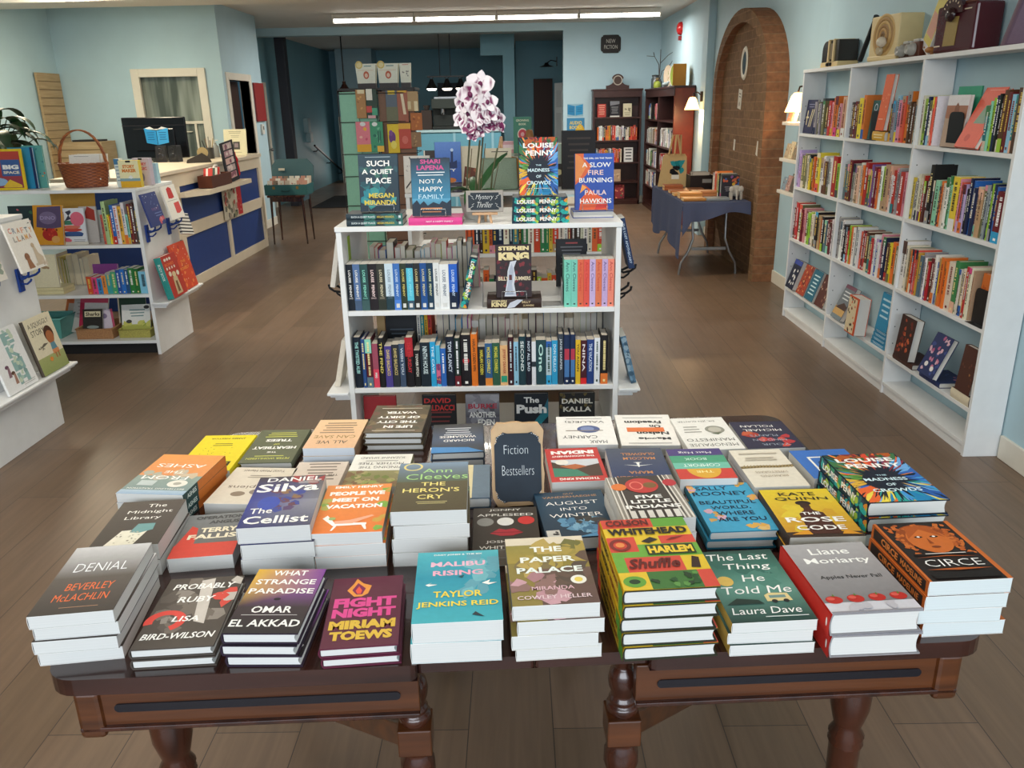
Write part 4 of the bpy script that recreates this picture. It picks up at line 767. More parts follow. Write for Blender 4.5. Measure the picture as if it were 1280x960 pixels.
lx = spx(430+1036/7.11, 386, MY+.03)
book('feathered leaning hardcover beside the bright blue mystery spine', frame((lx, MY+.02, .7885), (0, 1, 0), (.22, 0, .975), (.975, 0, -.22)), .15, .235, .034, '#1a3340', True, '#1a3340', [], CROWDS_S)
def bookend(label, M, m='steel', group=None, foot=.09):
    R = thing('bookend', label, 'bookend', M, group)
    ps = [(-.05, 0), (.05, 0), (.05, .10)] + [(.05-.02*(1-math.cos(a)), .10+.02*math.sin(a)) for a in (.5, 1, 1.57)] + [(-.03, .12)] + [(-.03-.02*math.sin(a), .10+.02*math.cos(a)) for a in (.5, 1, 1.57)]
    MB().prism(ps, 0, .0015, m=m, M=frame((0, 0, 0), (1, 0, 0), (0, 0, 1), (0, -1, 0))).build('upright', R)
    MB().box(-.05, -foot, 0, .05, 0, .0015, m=m).build('foot', R)
    return R
def bke(x, y, z, turn, lab, m='steel'): return bookend(lab, T(x, y, z, turn), m)
bke(lx+.10, MY+.09, .7802, PI/2, 'steel bookend beside the leaning feathered hardcover')
# display book in the middle of the row on top of its lying copy
x0 = spx(609, 383, MY+.02); x1 = spx(677, 383, MY+.02)
KA = [('r', 0, 0, 1, 1, '#2b1c20'), ('b', 5, 34, (0, .05, 1, .68), ['#6a1f2a', '#4a1a22', '#7a2a30', '#331a20'], .06), ('p', [(.22, .02), (.30, .3), (.32, .5), (.40, .68), (.58, .70), (.50, .56), (.54, .4), (.50, .25), (.56, .02)], '#c9ced8'), ('p', [(.26, .05), (.34, .3), (.36, .5), (.44, .65), (.5, .5), (.44, .25), (.48, .05)], '#a9b2c2'),
      tx('STEPHEN', .5, .93, .86, .08, '#e0cf9a', .06), tx('KING', .5, .78, .86, .15, '#e0cf9a', .08), tx('BILLY', .2, .36, .3, .075, '#d8c8a8', .03), tx('SUMMERS', .74, .36, .46, .075, '#d8c8a8', .03), ('r', .36, .33, .44, .43, '#5a2a30')]
book('brown hardcover lying under the dark red display book', frame_lie((x1, MY+.015, .7805)), .16, x1-x0, .042, '#3a2826', True, '#36251f', [], [tx('KING', .22, .42, .28, .5, '#e0cf9a', .06), tx('STEPHEN', .22, .8, .28, .2, '#e0cf9a', .05), ('p', [(.36, .0), (.42, .6), (.56, .95), (.66, .9), (.5, .1)], '#c9ced8'), tx('BILLY', .72, .66, .16, .26, '#c9b28a', .02), tx('SUMMERS', .76, .28, .2, .22, '#c9b28a', .02)])
book('dark red display hardcover with a pale winding path, facing out', frame_face((x0+.045, MY+.05, .826), .12), .158, .235, .035, '#2b1c20', True, None, KA)
def wire_stand(label, M, w=.11, d=.10, h=.13):
    R = thing('book_stand', label, 'book stand', M)
    a = MB().tube([(-w/2, -.035, .012), (-w/2, -.035, 0), (-w/2, d, 0), (-w/2, d*.6, h)], .0018, 6, m='wire').tube([(w/2, -.035, .012), (w/2, -.035, 0), (w/2, d, 0), (w/2, d*.6, h)], .0018, 6, m='wire')
    a.tube([(-w/2, d*.6, h), (w/2, d*.6, h)], .0018, 6, m='wire'); a.build('frame', R)
    MB().tube([(-w/2, -.035, .012), (-w/2, -.036, .035), (w/2, -.036, .035), (w/2, -.035, .012)], .0018, 6, m='wire').build('lip', R); return R
wire_stand('wire stand holding the dark red display book', T(x0+.124, MY+.045, .823))
CL = [('#79cdb6', 'mint'), ('#7ccab8', 'second mint'), ('#df6a4a', 'coral'), ('#e0584c', 'red coral'), ('#c9b2dc', 'lilac'), ('#dd7a55', 'orange coral'), ('#c3a8d4', 'second lilac'), ('#e98a74', 'salmon')]
CB = [748, 811, 866, 920, 972, 1024, 1080, 1132, 1188]
for i, (c, nm) in enumerate(CL):
    xa = spx(600+CB[i]/7.11, 383, MY+.02); xb = spx(600+CB[i+1]/7.11, 383, MY+.02)
    ink = '#2a3f4a' if i in (0, 1) else ('#4a3a7a' if i in (4, 6) else '#c93a34' if i != 7 else '#b8323a')
    book('%s slim mystery spine near the arch end of the upper row' % nm, frame_row((xa, MY+.018, .7805)), .135, .215, xb-xa-.0008, c, False, None, [], [tx('Ann Cleeves', .36, .5, .62, .5, ink, .0), ('r', .92, .35, .95, .65, '#333333')], group='pastel set on the upper mystery row')
bke(spx(600+742/7.11, 383, MY+.02)-.004, MY+.09, .7802, -PI/2, 'steel bookend beside the first mint spine')
SMALL = MB()
# books of the far side of the unit, page edges towards the camera
def back_row(px0, px1, yp, Y, z, tag_row, seed, hr=(.185, .245), cols=('#e0d8c6', '#d6ccb8', '#cfc6b4', '#ded9cf')):
    global STUFF
    STUFF = SMALL
    R = random.Random(seed); a, b = spx(px0, yp, Y), min(spx(px1, yp, Y), MX1-.03); x = a; k = 0
    while x < b-.012:
        t = min(R.uniform(.018, .042), b-x); h = R.uniform(*hr); w = R.uniform(.12, .15)
        c = jit(R.choice(list(PAL.values())), R); k += 1
        book('%s book from the counter end, %s, page edges showing' % (ORD[k], tag_row), frame_back((x+t, MY+.60, z)), w, h, t-.001, c, R.random() < .4, None, [], spine_marks(R, c), group='books on the far side of the mystery shelf, '+tag_row, page=R.choice(cols))
        x += t
    STUFF = None
back_row(462, 598, 320, MY+.46, .7805, 'far side upper shelf', 3)
back_row(546, 768, 405, MY+.46, .4105, 'far side lower shelf', 5, (.2, .27))
bp = at_y(695, 322, MY+.52)
book('black hardcover with small print facing out behind the pastel spines', frame_face((bp.x, MY+.47, .7805), .12), .15, .235, .025, '#1e1d20', True, None, [('l', .1, .9, .82, 7, .07, '#8a8a88'), tx('', .5, .9, .5, .03)] if 0 else [('l', .1, .9, .82, 7, .07, '#77777a'), ('r', .3, .9, .7, .93, '#b04a4a')])
book('black hardcover leaning on the lower shelf behind dark spines', frame_face((spx(486, 425, MY+.50), MY+.45, .4105), .1), .16, .27, .03, '#1a1d22', True, None, [('l', .1, .9, .6, 5, .08, '#4a5560')])
book('tan paperback standing beside the leaning black hardcover on lower shelf', frame_back((spx(484, 425, MY+.5), MY+.6, .4105)), .14, .26, .04, '#b89468', False, '#b89468', page='#c9a878')
for i, (c, n2) in enumerate(((('#e9e4d6'), 'cream'), ('#2a8a96', 'teal'), ('#e2b53c', 'yellow'), ('#d8502f', 'orange red'))):
    book('%s thin picture book spine behind the dark mystery spines' % n2, frame_row((spx(522+4.6*i, 420, MY+.40), MY+.40, .4105)), .19, .26, .017, c, True, None, [], [tx('ADVENTURE', .4, .5, .4, .4, W)] if 0 else spine_marks(random.Random(i), c))

# second row of upright mysteries
R2 = [(0, 110, 176, .245, '#16202c', '#9fd8d0', 'THE TWISTED ALIBI', 'dark navy with teal letters'), (0, 178, 212, .235, '#2f4f86', '#b9c9e6', '', 'blue'), (0, 214, 270, .235, '#5a1f2a', '#e0c9b8', '', 'maroon'), (0, 272, 323, .213, '#9a4a5c', W, '', 'dusty pink'),
      (0, 326, 377, .24, '#1c1b1e', '#e0cf6a', 'THE FIND', 'black and gold'), (0, 380, 442, .20, '#4a3f86', '#e0c67a', 'DAVID BALDACCI', 'purple with gold letters'), (0, 445, 506, .207, '#2b2f36', '#d9c27a', 'DAVID BALDACCI', 'charcoal with gold letters'), (0, 508, 558, .21, '#3f5068', '#cfd9e2', 'WISH YOU', 'slate'),
      (0, 563, 634, .24, '#1b181b', '#c93238', 'THE THURSDAY', 'black with red top'), (0, 638, 688, .178, '#191919', '#e6e3d6', 'TOWER PITCH', 'short black'), (0, 692, 780, .215, '#18242e', '#cfdfe0', 'NINTH HOUSE', 'wide dark'), (0, 781, 828, .217, '#2a9fd0', '#d7f0fa', 'THE CAVE', 'sky blue'),
      (0, 830, 867, .20, '#4fb3d4', '#f2e3ee', '', 'cyan and pink'), (0, 869, 917, .185, '#2f66b4', '#bcd6f2', '', 'short blue'), (0, 919, 990, .24, '#19202e', '#cfd9e6', 'TOM CLANCY', 'navy with pale letters'), (0, 992, 1046, .233, '#20302c', '#b9c4c0', '', 'dark green'), (0, 1050, 1138, .247, '#1d181c', '#b83038', '', 'thick black with red disc'),
      (0, 1140, 1196, .25, '#df7526', '#3a2414', 'HARLAN COBEN WIN', 'orange'), (0, 1200, 1262, .19, '#202024', '#e0d04a', 'HARLAN COBEN', 'short black with yellow letters'), (1, 52, 116, .205, '#2f5a86', '#e6d95a', 'MICHAEL CONNELLY', 'blue and yellow'), (1, 117, 182, .207, '#2f5a44', '#e0d84a', 'MICHAEL CONNELLY', 'green and yellow'), (1, 185, 252, .195, '#e0b07a', '#a03a2a', 'JEFFERY DEAVER', 'peach'),
      (1, 255, 303, .233, '#3d1a22', '#d0443c', '', 'dark maroon'), (1, 305, 347, .21, '#8fc0d8', '#22303c', '', 'pale blue'), (1, 349, 411, .235, '#1f3c44', '#d9e3e0', 'SECOND', 'dark teal'), (1, 413, 461, .233, '#1c1f2c', '#c9d6e2', 'NOT ALL BAD', 'black blue'), (1, 463, 500, .21, '#dfe0e4', '#3c3f4a', '', 'white banded'), (1, 501, 587, .217, '#24444a', '#bfe6dc', 'One', 'wide teal'),
      (1, 589, 637, .21, '#b9cdd4', '#2f3f4a', '', 'pale grey blue'), (1, 639, 691, .214, '#2f9ac8', '#d6effa', 'DON DELILLO', 'sky to navy'), (1, 693, 742, .244, '#3c444e', '#c9d0d4', 'JANE HARPER', 'charcoal tall'), (1, 745, 799, .24, '#1f2f50', '#d84a5c', '', 'navy with red'), (1, 801, 846, .24, '#1f2f50', '#d84a5c', '', 'second navy with red'), (1, 848, 892, .215, '#e0b62c', '#2b2a22', 'YOU AGAIN', 'golden yellow'),
      (1, 893, 946, .212, '#4a1c26', '#e8dfe0', 'NINA', 'maroon with red foot'), (1, 948, 1010, .215, '#27407c', '#cfdcf0', 'THE VACATION', 'royal blue'), (1, 1012, 1062, .222, '#e4e7ea', '#5a6470', '', 'plain white'), (1, 1068, 1132, .234, '#1b1a1d', '#8a6a4a', '', 'black end')]
for i, (cr, a, b, h, c, ink, s, nm) in enumerate(R2):
    xa = spx((600 if cr else 430)+a/7.11, 482, MY+.02); xb = spx((600 if cr else 430)+b/7.11, 482, MY+.02)
    Rn = random.Random(i*7+1)
    ops = [tx(s, .40, .5, .62, .46, ink, .02)] if s else spine_marks(Rn, c)
    if nm == 'black with red top': ops = [('r', 0, 0, .38, 1, '#a8242c')] + ops
    if nm == 'dusty pink': ops = [('r', .58, 0, 1, 1, '#d8455c'), tx('MEG', .72, .5, .12, .4, W)]
    if nm == 'thick black with red disc': ops = [('e', .5, .5, .06, .34, '#b8242c')] + ops
    if nm == 'cyan and pink': ops = [('r', .45, 0, .9, 1, '#d86a8a'), ('b', 3, 6, (.45, 0, .9, 1), ['#e0a04a', '#7a3f6a'], .06)]
    if nm == 'maroon with red foot': ops = ops+[('r', .86, 0, 1, 1, '#d8282c')]
    if nm == 'white banded': ops = [('r', .46, 0, .58, 1, '#2c343c')]
    if 'navy with red' in nm: ops = [('r', .28, .1, .6, .9, '#b83a4c'), ('r', .5, .1, .85, .9, '#4a7ab0'), ('e', .93, .5, .02, .2, W)]
    if nm == 'blue and yellow': ops = ops+[('r', .82, 0, 1, 1, '#e08a3a')]
    if nm == 'peach': ops = ops+[('r', .76, .1, .92, .9, '#2a9a7a')]
    if nm == 'golden yellow': ops = ops
    book('%s spine, %s from the counter end of the lower mystery row' % (nm, ORD[i+1]), frame_row((xa, MY+.018, .4105)), Rn.uniform(.125, .145), h, xb-xa-.0008, c, h > .23, None, [], ops, group='upright books of the lower mystery row', page='#d9d0c0')

# face-out books on the bottom shelf
FO = [(459, 528, '#a8282c', 'red and black thriller half hidden on the bottom shelf at the counter end', [('r', 0, 0, 1, .5, '#1d1a1c')], .235, .5), (531, 572, '#1a1718', 'black thriller with red block letters on the bottom shelf', [tx('DAVID', .45, .88, .8, .11, '#c8322c', .03), tx('BALDACCI', .5, .72, .9, .13, '#c8322c', .03), ('l', .1, .9, .6, 3, .1, '#77302c')], .235, .1),
      (584, 625, '#6c6a74', 'grey cloudy thriller with red and white letters on the bottom shelf', [('r', 0, .5, 1, 1, '#55535c', '#a8a6ac'), ('b', 4, 12, (0, .4, 1, 1), ['#8a8890', '#5a585f', '#b0aeb4'], .14), tx('BURKE', .5, .74, .86, .11, '#b83a4a', .03), tx('ANOTHER', .5, .55, .8, .13, W, .03), tx('EDEN', .6, .38, .5, .13, W, .03)], .235, 0),
      (644, 685, '#151c24', 'black thriller with teal streaks and bold white title on bottom shelf', [('p', [(.5, .1), (1, .5), (1, .75), (.6, .4)], '#1f7f8c'), ('p', [(.2, .0), (.7, .25), (.5, .35)], '#2a95a0'), ('p', [(.75, .5), (1, .9), (1, .6)], '#2a6f80'), tx('The', .5, .86, .46, .13, W, .03), tx('Push', .5, .66, .9, .2, W, .05)], .235, 0),
      (699, 742, '#1f1c18', 'black and gold thriller with cream letters on the bottom shelf', [('b', 4, 14, (0, .6, 1, 1), ['#4a3f24', '#6a5a2c'], .07), tx('DANIEL', .5, .82, .88, .11, '#e6e0d0', .03), tx('KALLA', .5, .64, .8, .11, '#e6e0d0', .03)], .235, 0)]
for px0, px1, c, lab, ops, h, sk in FO:
    xa = at_y(px0, 530, MY+.16).x; xb = at_y(px1, 530, MY+.16).x
    zt = .105
    if px0 == 459: xb = xa+.155
    book(lab, frame_face((xa, MY+.12, .1055), .14), max(xb-xa, .15), .222, .03, c, True, None, ops)
    if px0 == 531:
        book('pale stack under the black thriller with red letters, bottom shelf', T(xa+.005, MY+.20, .1055), .15, .22, .03, '#cfc6b8', True, None, []) if 0 else None

# ---- display on top of the unit
QT = 1.1602
SQ = [('r', 0, 0, 1, 1, '#24333f', '#2f4450'), ('b', 4, 14, (.1, .1, .95, .5), ['#2f6a70', '#3f8f8c', '#27505a', '#2a7f8c'], .13), ('b', 5, 8, (0, .55, 1, .75), ['#31525a', '#3c6a60'], .1), ('l', .15, .85, .945, 1, .03, '#9fb0b8'), tx('SUCH', .5, .84, .58, .1, W, .02), tx('A QUIET', .48, .69, .8, .1, W, .02), tx('PLACE', .5, .54, .64, .1, W, .02), tx('MEGAN', .55, .28, .64, .085, '#d9c24a', .02), tx('MIRANDA', .52, .155, .82, .085, '#d9c24a', .02)]
SQS = [('b', 3, 12, (.3, 0, 1, 1), ['#2f5a60', '#3a7068'], .08), tx('SUCH A QUIET PLACE', .30, .5, .42, .36, '#d8e2e2', .02), tx('MEGAN MIRANDA', .70, .5, .30, .36, '#c9b44a', .02), ('r', .93, .3, .97, .7, '#cfd6d6')]
xa, xb = at_z(434, 283, QT).x, at_z(503, 283, QT).x
for k in range(2): book(('lower' if k == 0 else 'upper')+' of two dark teal hardcovers lying at the counter end of the display', frame_lie((xb, MY+.01, QT+.0268*k)), .15, xb-xa, .0264, '#22313c', True, '#26363f', [], SQS, group='dark teal hardcovers lying on the mystery shelf')
book('dark teal display hardcover with yellow and white lettering, standing', frame_face((xa+.062, MY+.065, QT+.057), .12), .17, .242, .03, '#24333f', True, None, SQ)
wire_stand('wire stand holding the dark teal display hardcover', T(xa+.155, MY+.062, QT+.0537))
NH = [('r', 0, .3, 1, 1, '#3f86a8', '#2b3440'), ('r', 0, .0, 1, .3, '#2a4a66', '#5aa0c0'), ('p', [(0, .0), (0, .2), (.12, .28), (.2, .2), (.3, .26), (.4, .18), (.55, .24), (.7, .2), (.78, .26), (.9, .22), (1, .28), (1, 0)], '#22303f'), ('l', .1, .9, .745, 2, .045, '#d9dde0'), tx('SHARI', .5, .94, .52, .075, '#c9508c', .03), tx('LAPENA', .5, .835, .7, .08, '#c9508c', .03), tx('NOT A', .5, .60, .58, .075, W, .0), tx('HAPPY', .5, .465, .62, .08, W, .0), tx('FAMILY', .5, .335, .66, .075, '#bfe0ee', .0), ('l', .2, .8, .12, 2, .06, '#d08a5a')]
xa, xb = at_z(510, 283, QT).x, at_z(577, 283, QT).x
book('hot pink spined hardcover lying in the middle of the display', frame_lie((xb, MY-.002+.012, QT)), .15, xb-xa, .031, '#d8438a', True, '#dc4890', [], [tx('NOT A HAPPY FAMILY', .58, .5, .5, .22, '#f6dcea', .02)])
book('blue grey display hardcover with pink and white lettering, standing', frame_face((xa+.018, MY+.06, QT+.034), .12), .168, .245, .03, '#2b3440', True, None, NH)
wire_stand('wire stand holding the blue grey display hardcover', T(xa+.108, MY+.057, QT+.0318))
xa, xb = at_z(640, 280, QT).x, at_z(712, 279, QT).x
for k in range(3): book('feathered hardcover lying in a pile of three, %s' % ('lowest', 'middle', 'topmost')[k], frame_lie((xb-.004*k, MY+.008, QT+.0372*k)), .16, xb-xa-.006*k, .0368, '#17303c', True, '#17303c', [], CROWDS_S, group='feathered hardcovers lying on the mystery shelf')
book('feathered display hardcover standing on the pile of three', frame_face((xa+.035, MY+.06, QT+.1145), .12), .168, .242, .03, '#141d2c', True, None, CROWDS)
wire_stand('wire stand holding the feathered display hardcover', T(xa+.12, MY+.057, QT+.1122))
FB = [('r', 0, 0, 1, 1, '#2c4a9a', '#2f55ae'), ('p', [(0, .45), (.28, .62), (.42, .78), (.22, .92), (.22, 1), (0, 1)], '#d8643a'), ('p', [(0, .5), (.15, .6), (.3, .78), (.14, .95), (0, 1)], '#e08a4a'), ('p', [(.1, 0), (.14, .2), (.34, .34), (.2, .48), (.5, .3), (.7, .22), (.86, 0)], '#d85a30'), ('p', [(.5, 0), (.6, .16), (.8, .2), (.86, .04)], '#c93a30'), ('p', [(.12, .3), (.3, .4), (.18, .46)], '#f0a04a'),
      tx('THE GIRL ON THE TRAIN', .58, .915, .74, .03, W, .02), tx('A SLOW', .55, .80, .74, .085, W, .01), tx('FIRE', .53, .665, .4, .085, '#f2cfc0', .01), tx('BURNING', .53, .53, .86, .085, W, .01), tx('PAULA', .53, .31, .56, .085, '#f2d6cc', .01), tx('HAWKINS', .53, .16, .82, .085, W, .01)]
xa, xb = at_z(719, 272, QT).x, at_z(767, 272, QT).x
book('cream hardcover lying under the blue and orange display book', frame((xb, MY+.30, QT), (0, -1, 0), (-1, 0, 0), (0, 0, -1)) @ Matrix.Translation((0, 0, -.03)), .15, xb-xa+.012, .03, '#2c4a9a', True, None, [])
book('blue and orange display hardcover standing at the arch end', frame_face((xa-.002, MY+.165, QT+.034), .12), .172, .245, .03, '#2c4a9a', True, None, FB)
wire_stand('wire stand holding the blue and orange display hardcover', T(xa+.085, MY+.163, QT+.0314))

def mini_sign():
    R = thing('mini_easel', 'little wooden easel standing in front of the orchid pot', 'easel', T(at_z(606, 281, QT).x, MY+.05, QT))
    e = MB(); e.tube([(-.028, -.012, 0), (-.019, 0, .06)], .006, 6, m='pale_wood').tube([(.028, -.012, 0), (.019, 0, .06)], .006, 6, m='pale_wood').tube([(0, .05, 0), (0, .002, .07)], .006, 6, m='pale_wood'); e.build('leg', R)
    MB().box(-.056, -.02, .036, .056, .004, .046, m='pale_wood').build('ledge', R, bevel=.002)
    F = frame((at_z(606, 281, QT).x, MY+.044, QT+.047), (1, 0, 0), (0, .14, .99), (0, -.99, .14))
    S = thing('chalkboard_sign', 'little framed chalkboard with white handwriting resting on the small easel', 'sign', F)
    MB().box(-.082, 0, -.006, .082, .094, .004, '#9a938a', 'paint').build('frame', S, bevel=.003)
    q = [(-.072, .02), (-.062, .02), (-.062, .010), (.062, .010), (.062, .02), (.072, .02), (.072, .074), (.062, .074), (.062, .084), (-.062, .084), (-.062, .074), (-.072, .074)]
    bd = MB().prism(q, .004, .0055, m='chalkboard').build('board', S)
    t = MB(); put_text(t, 'Mystery', T(0, .063, .0058), .075, .026, m='chalk', bold=-.014, shear=.3); put_text(t, 'Thriller', T(0, .032, .0058), .07, .024, m='chalk', bold=-.014, shear=.3)
    for sx in (-1, 1): t.tube([(sx*.062, .072, .006), (sx*.05, .066, .006), (sx*.056, .062, .006), (sx*.046, .055, .006)], .0009, 5, m='chalk').tube([(sx*.062, .02, .006), (sx*.05, .028, .006), (sx*.056, .032, .006), (sx*.046, .038, .006)], .0009, 5, m='chalk')
    t.build('lettering', bd)
mini_sign()

def orchid():
    cx, cy = -.185, MY+.20
    R = thing('potted_orchid', 'tall potted orchid with white and purple spotted blossoms on the mystery shelf', 'plant', T(cx, cy, QT))
    MB().lathe([(.045, 0), (.055, .01), (.072, .10), (.075, .105), (.070, .105), (.062, .09)], 20, '#b9b7ae', 'paint').build('pot', R)
    MB().lathe([(.0, .088), (.066, .088)], 16, '#4a3a2a', 'paint', caps=False).build('bark_mulch', R)
    rn = random.Random(3)
    def leafblade(a, L, w, droop, z0=.09):
        n = 8; v = []; fs = []
        for k in range(n+1):
            q = k/n; r = L*q; z = z0+L*(1.1*q-droop*q*q); ww = w*math.sin(PI*min(1, .12+.88*q))**.7*(1 if q < 1 else .05)
            for s, dz in ((-1, .012), (0, 0), (1, .012)):
                v.append((math.cos(a)*r-math.sin(a)*ww*s, math.sin(a)*r+math.cos(a)*ww*s, z+dz))
        for k in range(n):
            for j in range(2): fs.append((3*k+j, 3*k+j+1, 3*k+4+j, 3*k+3+j))
        return MB().add(v, fs, '#2f5a34', 'leaf', True)
    for a, L, w, d in ((-2.7, .16, .022, 1.1), (-.3, .14, .022, 1.2), (.9, .24, .026, .35), (1.8, .2, .024, .8), (-1.9, .13, .02, 1.3), (3.0, .16, .022, 1.2)):
        leafblade(a, L, w, d).build('leaf', R)
    tops = []
    for px, pz0, top in ((583, 0, (588, 118)), (594, 0, (600, 130)), (613, 0, (622, 140)), (598, 0, (605, 110))):
        b = at_y(px, 245, cy); t2 = at_y(top[0], top[1]+45, cy)
        pts = [Vector((b.x-cx, rn.uniform(-.02, .02), .09)), Vector(((b.x*.7+t2.x*.3)-cx, rn.uniform(-.02, .01), .2)), Vector((t2.x-cx, -.01, t2.z-QT))]
        MB().tube(pts, .0042, 6, '#4a4a2c', 'leaf').build('stem', R)
        MB().tube([(b.x-cx+.006, .0, .09), (t2.x-cx+.004, -.004, (t2.z-QT)*.8)], .002, 5, '#5a4a2a', 'leaf').build('support_stick', R)
    F = [(600, 106, 17, .1), (588, 118, 16, -.2), (609, 128, 13, .4), (579, 131, 12, -.5), (597, 135, 14, 0), (612, 142, 12, .5), (585, 143, 13, -.3), (576, 150, 11, -.6), (602, 146, 13, .2), (593, 150, 12, -.1), (611, 156, 12, .4), (586, 158, 12, -.2), (601, 158, 13, .1), (595, 163, 13, 0), (591, 168, 9, -.2), (622, 148, 11, .8), (624, 158, 9, .9)]
    for i, (px, py, rp, yaw) in enumerate(F):
        p = at_y(px, py, cy-.02-.02*(i % 3)); r = rp*.0039
        M = T(p.x-cx, p.y-cy, p.z-QT, yaw) @ Matrix.Rotation(PI/2+rn.uniform(-.3, .15), 4, 'X') @ Matrix.Rotation(rn.uniform(-.3, .3), 4, 'Z')
        b = MB()
        for k, a in enumerate((90, 18, 162, -52, 232)):
            a = math.radians(a); L = r*(1 if k in (1, 2) else .92); wd = L*(.52 if k in (1, 2) else .36)
            n = 7; v = []; cs = []; fs = []
            for j in range(n+1):
                q = j/n; ww = wd*math.sin(PI*(.06+.94*q))**.75
                for s in (-1, 0, 1):
                    v.append((math.cos(a)*L*q-math.sin(a)*ww*s, math.sin(a)*L*q+math.cos(a)*ww*s, .25*r*q*q-(.05*r if s else 0)+k*.0006))
                    dark = (py > 150 and .15 < q < .8 and rn.random() < .6) or (q < .55 and rn.random() < .42) or (s == 0 and .5 < q < .8 and rn.random() < .4)
                    cs.append('#7a2458' if dark else '#efe6ea')
            for j in range(n):
                for e in range(2): fs.append((3*j+e, 3*j+e+1, 3*j+4+e, 3*j+3+e))
            b.add(v, fs, cs, 'petal', True, M)
        fl = b.build('blossom', R)
        MB().ball((0, 0, .1*r), r*.18, 8, '#6a1c4c', 'petal', M, (1, 1.3, .8)).build('blossom_lip', fl)
orchid()
# things hooked on the two ends
lb = at_y(424, 300, MY+.2)
holder('book_holder', 'black plastic holder on the counter end of the mystery shelf', T(MX0-.002, MY+.22, .86, -PI/2))
book('pale paperback in the black holder at the counter end', frame((MX0-.078, MY+.14, .867), (0, 1, 0), (.20, 0, .98), (.98, 0, -.20)) @ Matrix.Scale(1, 4), .14, .225, .022, '#d8d2c8', False, None, [])
holder('book_holder', 'upper black plastic holder on the arch end of the mystery shelf', T(MX1+.002, MY+.22, .93, PI/2))
holder('book_holder', 'empty lower black plastic holder on the arch end of the mystery shelf', T(MX1+.002, MY+.34, .80, PI/2))
book('navy paperback held in the upper black holder', frame((MX1+.056, MY+.14, .925), (0, 1, 0), (-.22, 0, .975), (.975, 0, .22)), .14, .235, .026, '#1f3358', False, '#1f3358', [], [tx('THE LOST APOTHECARY', .5, .5, .8, .4, '#c9d8ea', .02)])
book('pale paperback leaning on the counter end ledge of the mystery shelf', frame((MX0-.080, MY+.06, .406), (0, 1, 0), (.22, 0, .975), (.975, 0, -.22)), .15, .23, .024, '#d9cfbe', False, None, [])
book('blue grey paperback leaning on the arch end ledge', frame((MX1+.066, MY+.04, .4005), (0, 1, 0), (-.24, 0, .97), (.97, 0, .24)), .15, .235, .026, '#4a6a80', False, '#4f6f86', [], [('b', 3, 14, (0, 0, 1, 1), ['#6a8aa0', '#3a5568', '#8aa0ac'], .07)])

# ------------------------------------------------------------------ wall bookcase with three bays
BX0, BX1, BH = 2.14, 2.306, 1.856
UY = [3.632, 4.575, 5.545, 6.448]
BZ = [1.41, 1.02, .63, .24, .07]
def wall_bookcase():
    R = thing('open_bookcase', 'long white open bookcase of three bays along the blue wall', 'bookcase', T(BX0, UY[0], 0))
    L = UY[3]-UY[0]; D = BX1-BX0; t = .022
    for i, y in enumerate(UY):
        y0 = y-UY[0]-(0 if i == 0 else t if i == 3 else t/2)
        b = MB().box(0, y0, 0, D, y0+t, BH-.022, m='white_paint').build('side_panel' if i in (0, 3) else 'divider', R, bevel=.0015)
        pins = MB()
        if i:
            for k in range(14):
                for x in (.03, D-.03): pins.add([(x-.003, y0-.0006, .3+.1*k), (x+.003, y0-.0006, .3+.1*k), (x+.003, y0-.0006, .306+.1*k), (x-.003, y0-.0006, .306+.1*k)], [(0, 1, 2, 3)], '#3a3d42', 'paint')
            pins.build('peg_hole', b)['kind'] = 'stuff'
    MB().box(-.004, -.002, BH-.022, D, L+.002, BH, m='white_paint').build('bookcase_top', R, bevel=.0015)
    for i in range(3):
        a, b = UY[i]-UY[0]+t/2+(t/2 if i == 0 else 0), UY[i+1]-UY[0]-t/2-(t/2 if i == 2 else 0)
        for z in BZ: MB().box(.002, a, z-.02, D, b, z, m='white_paint').build('shelf', R, bevel=.001)
        MB().box(.012, a, 0, .03, b, BZ[4]-.02, m='white_paint').build('kickboard', R)
wall_bookcase()
def frame_side(o): return frame(o, (1, 0, 0), (0, 0, 1), (0, -1, 0))          # spine facing -x, thickness growing towards the camera
BAYN = ['far', 'middle', 'near']
def bay_row(bay, row, spec, y_hi=None, y_lo=None):
    """spec: colour code + thickness in mm / height in cm, from the arch end to the shop front end; gapNNN leaves room"""
    hi = (y_hi or UY[bay+1]-.016); lo = (y_lo or UY[bay]+.016 + (.008 if bay == 0 else 0))
    items = []
    for s in spec.split():
        if s.startswith('gap'): items.append((None, float(s[3:])/1000, 0)); continue
        c = s.rstrip('0123456789/'); a, h = s[len(c):].split('/'); items.append((c, float(a)/1000, float(h)/100))
    tot = sum(q[1] for q in items if q[0]); gaps = sum(q[1] for q in items if not q[0])
    f = (hi-lo-gaps)/tot; y = hi; k = 0
    for c, t, h in items:
        if c is None: y -= t; continue
        t *= f; k += 1; R = random.Random(bay*1000+row*100+k)
        col = jit(PAL[c], R); z = BZ[row-1]+.0006
        book('%s spine, %s from the arch end, %s shelf of the %s bay' % (CN[c], ORD[k], ['', 'top', 'second', 'third', 'fourth'][row], ['near', 'middle', 'far'][bay]),
             frame_side((BX0+.012+R.uniform(0, .012), y, z)), R.uniform(.115, .138), h+R.uniform(-.004, .004), t-.0012, col, R.random() < .35, None, [], spine_marks(R, col), group='spines on the wall bookcase', page=R.choice(['#e6dfce', '#d9cfb8', '#ece8de']))
        y -= t
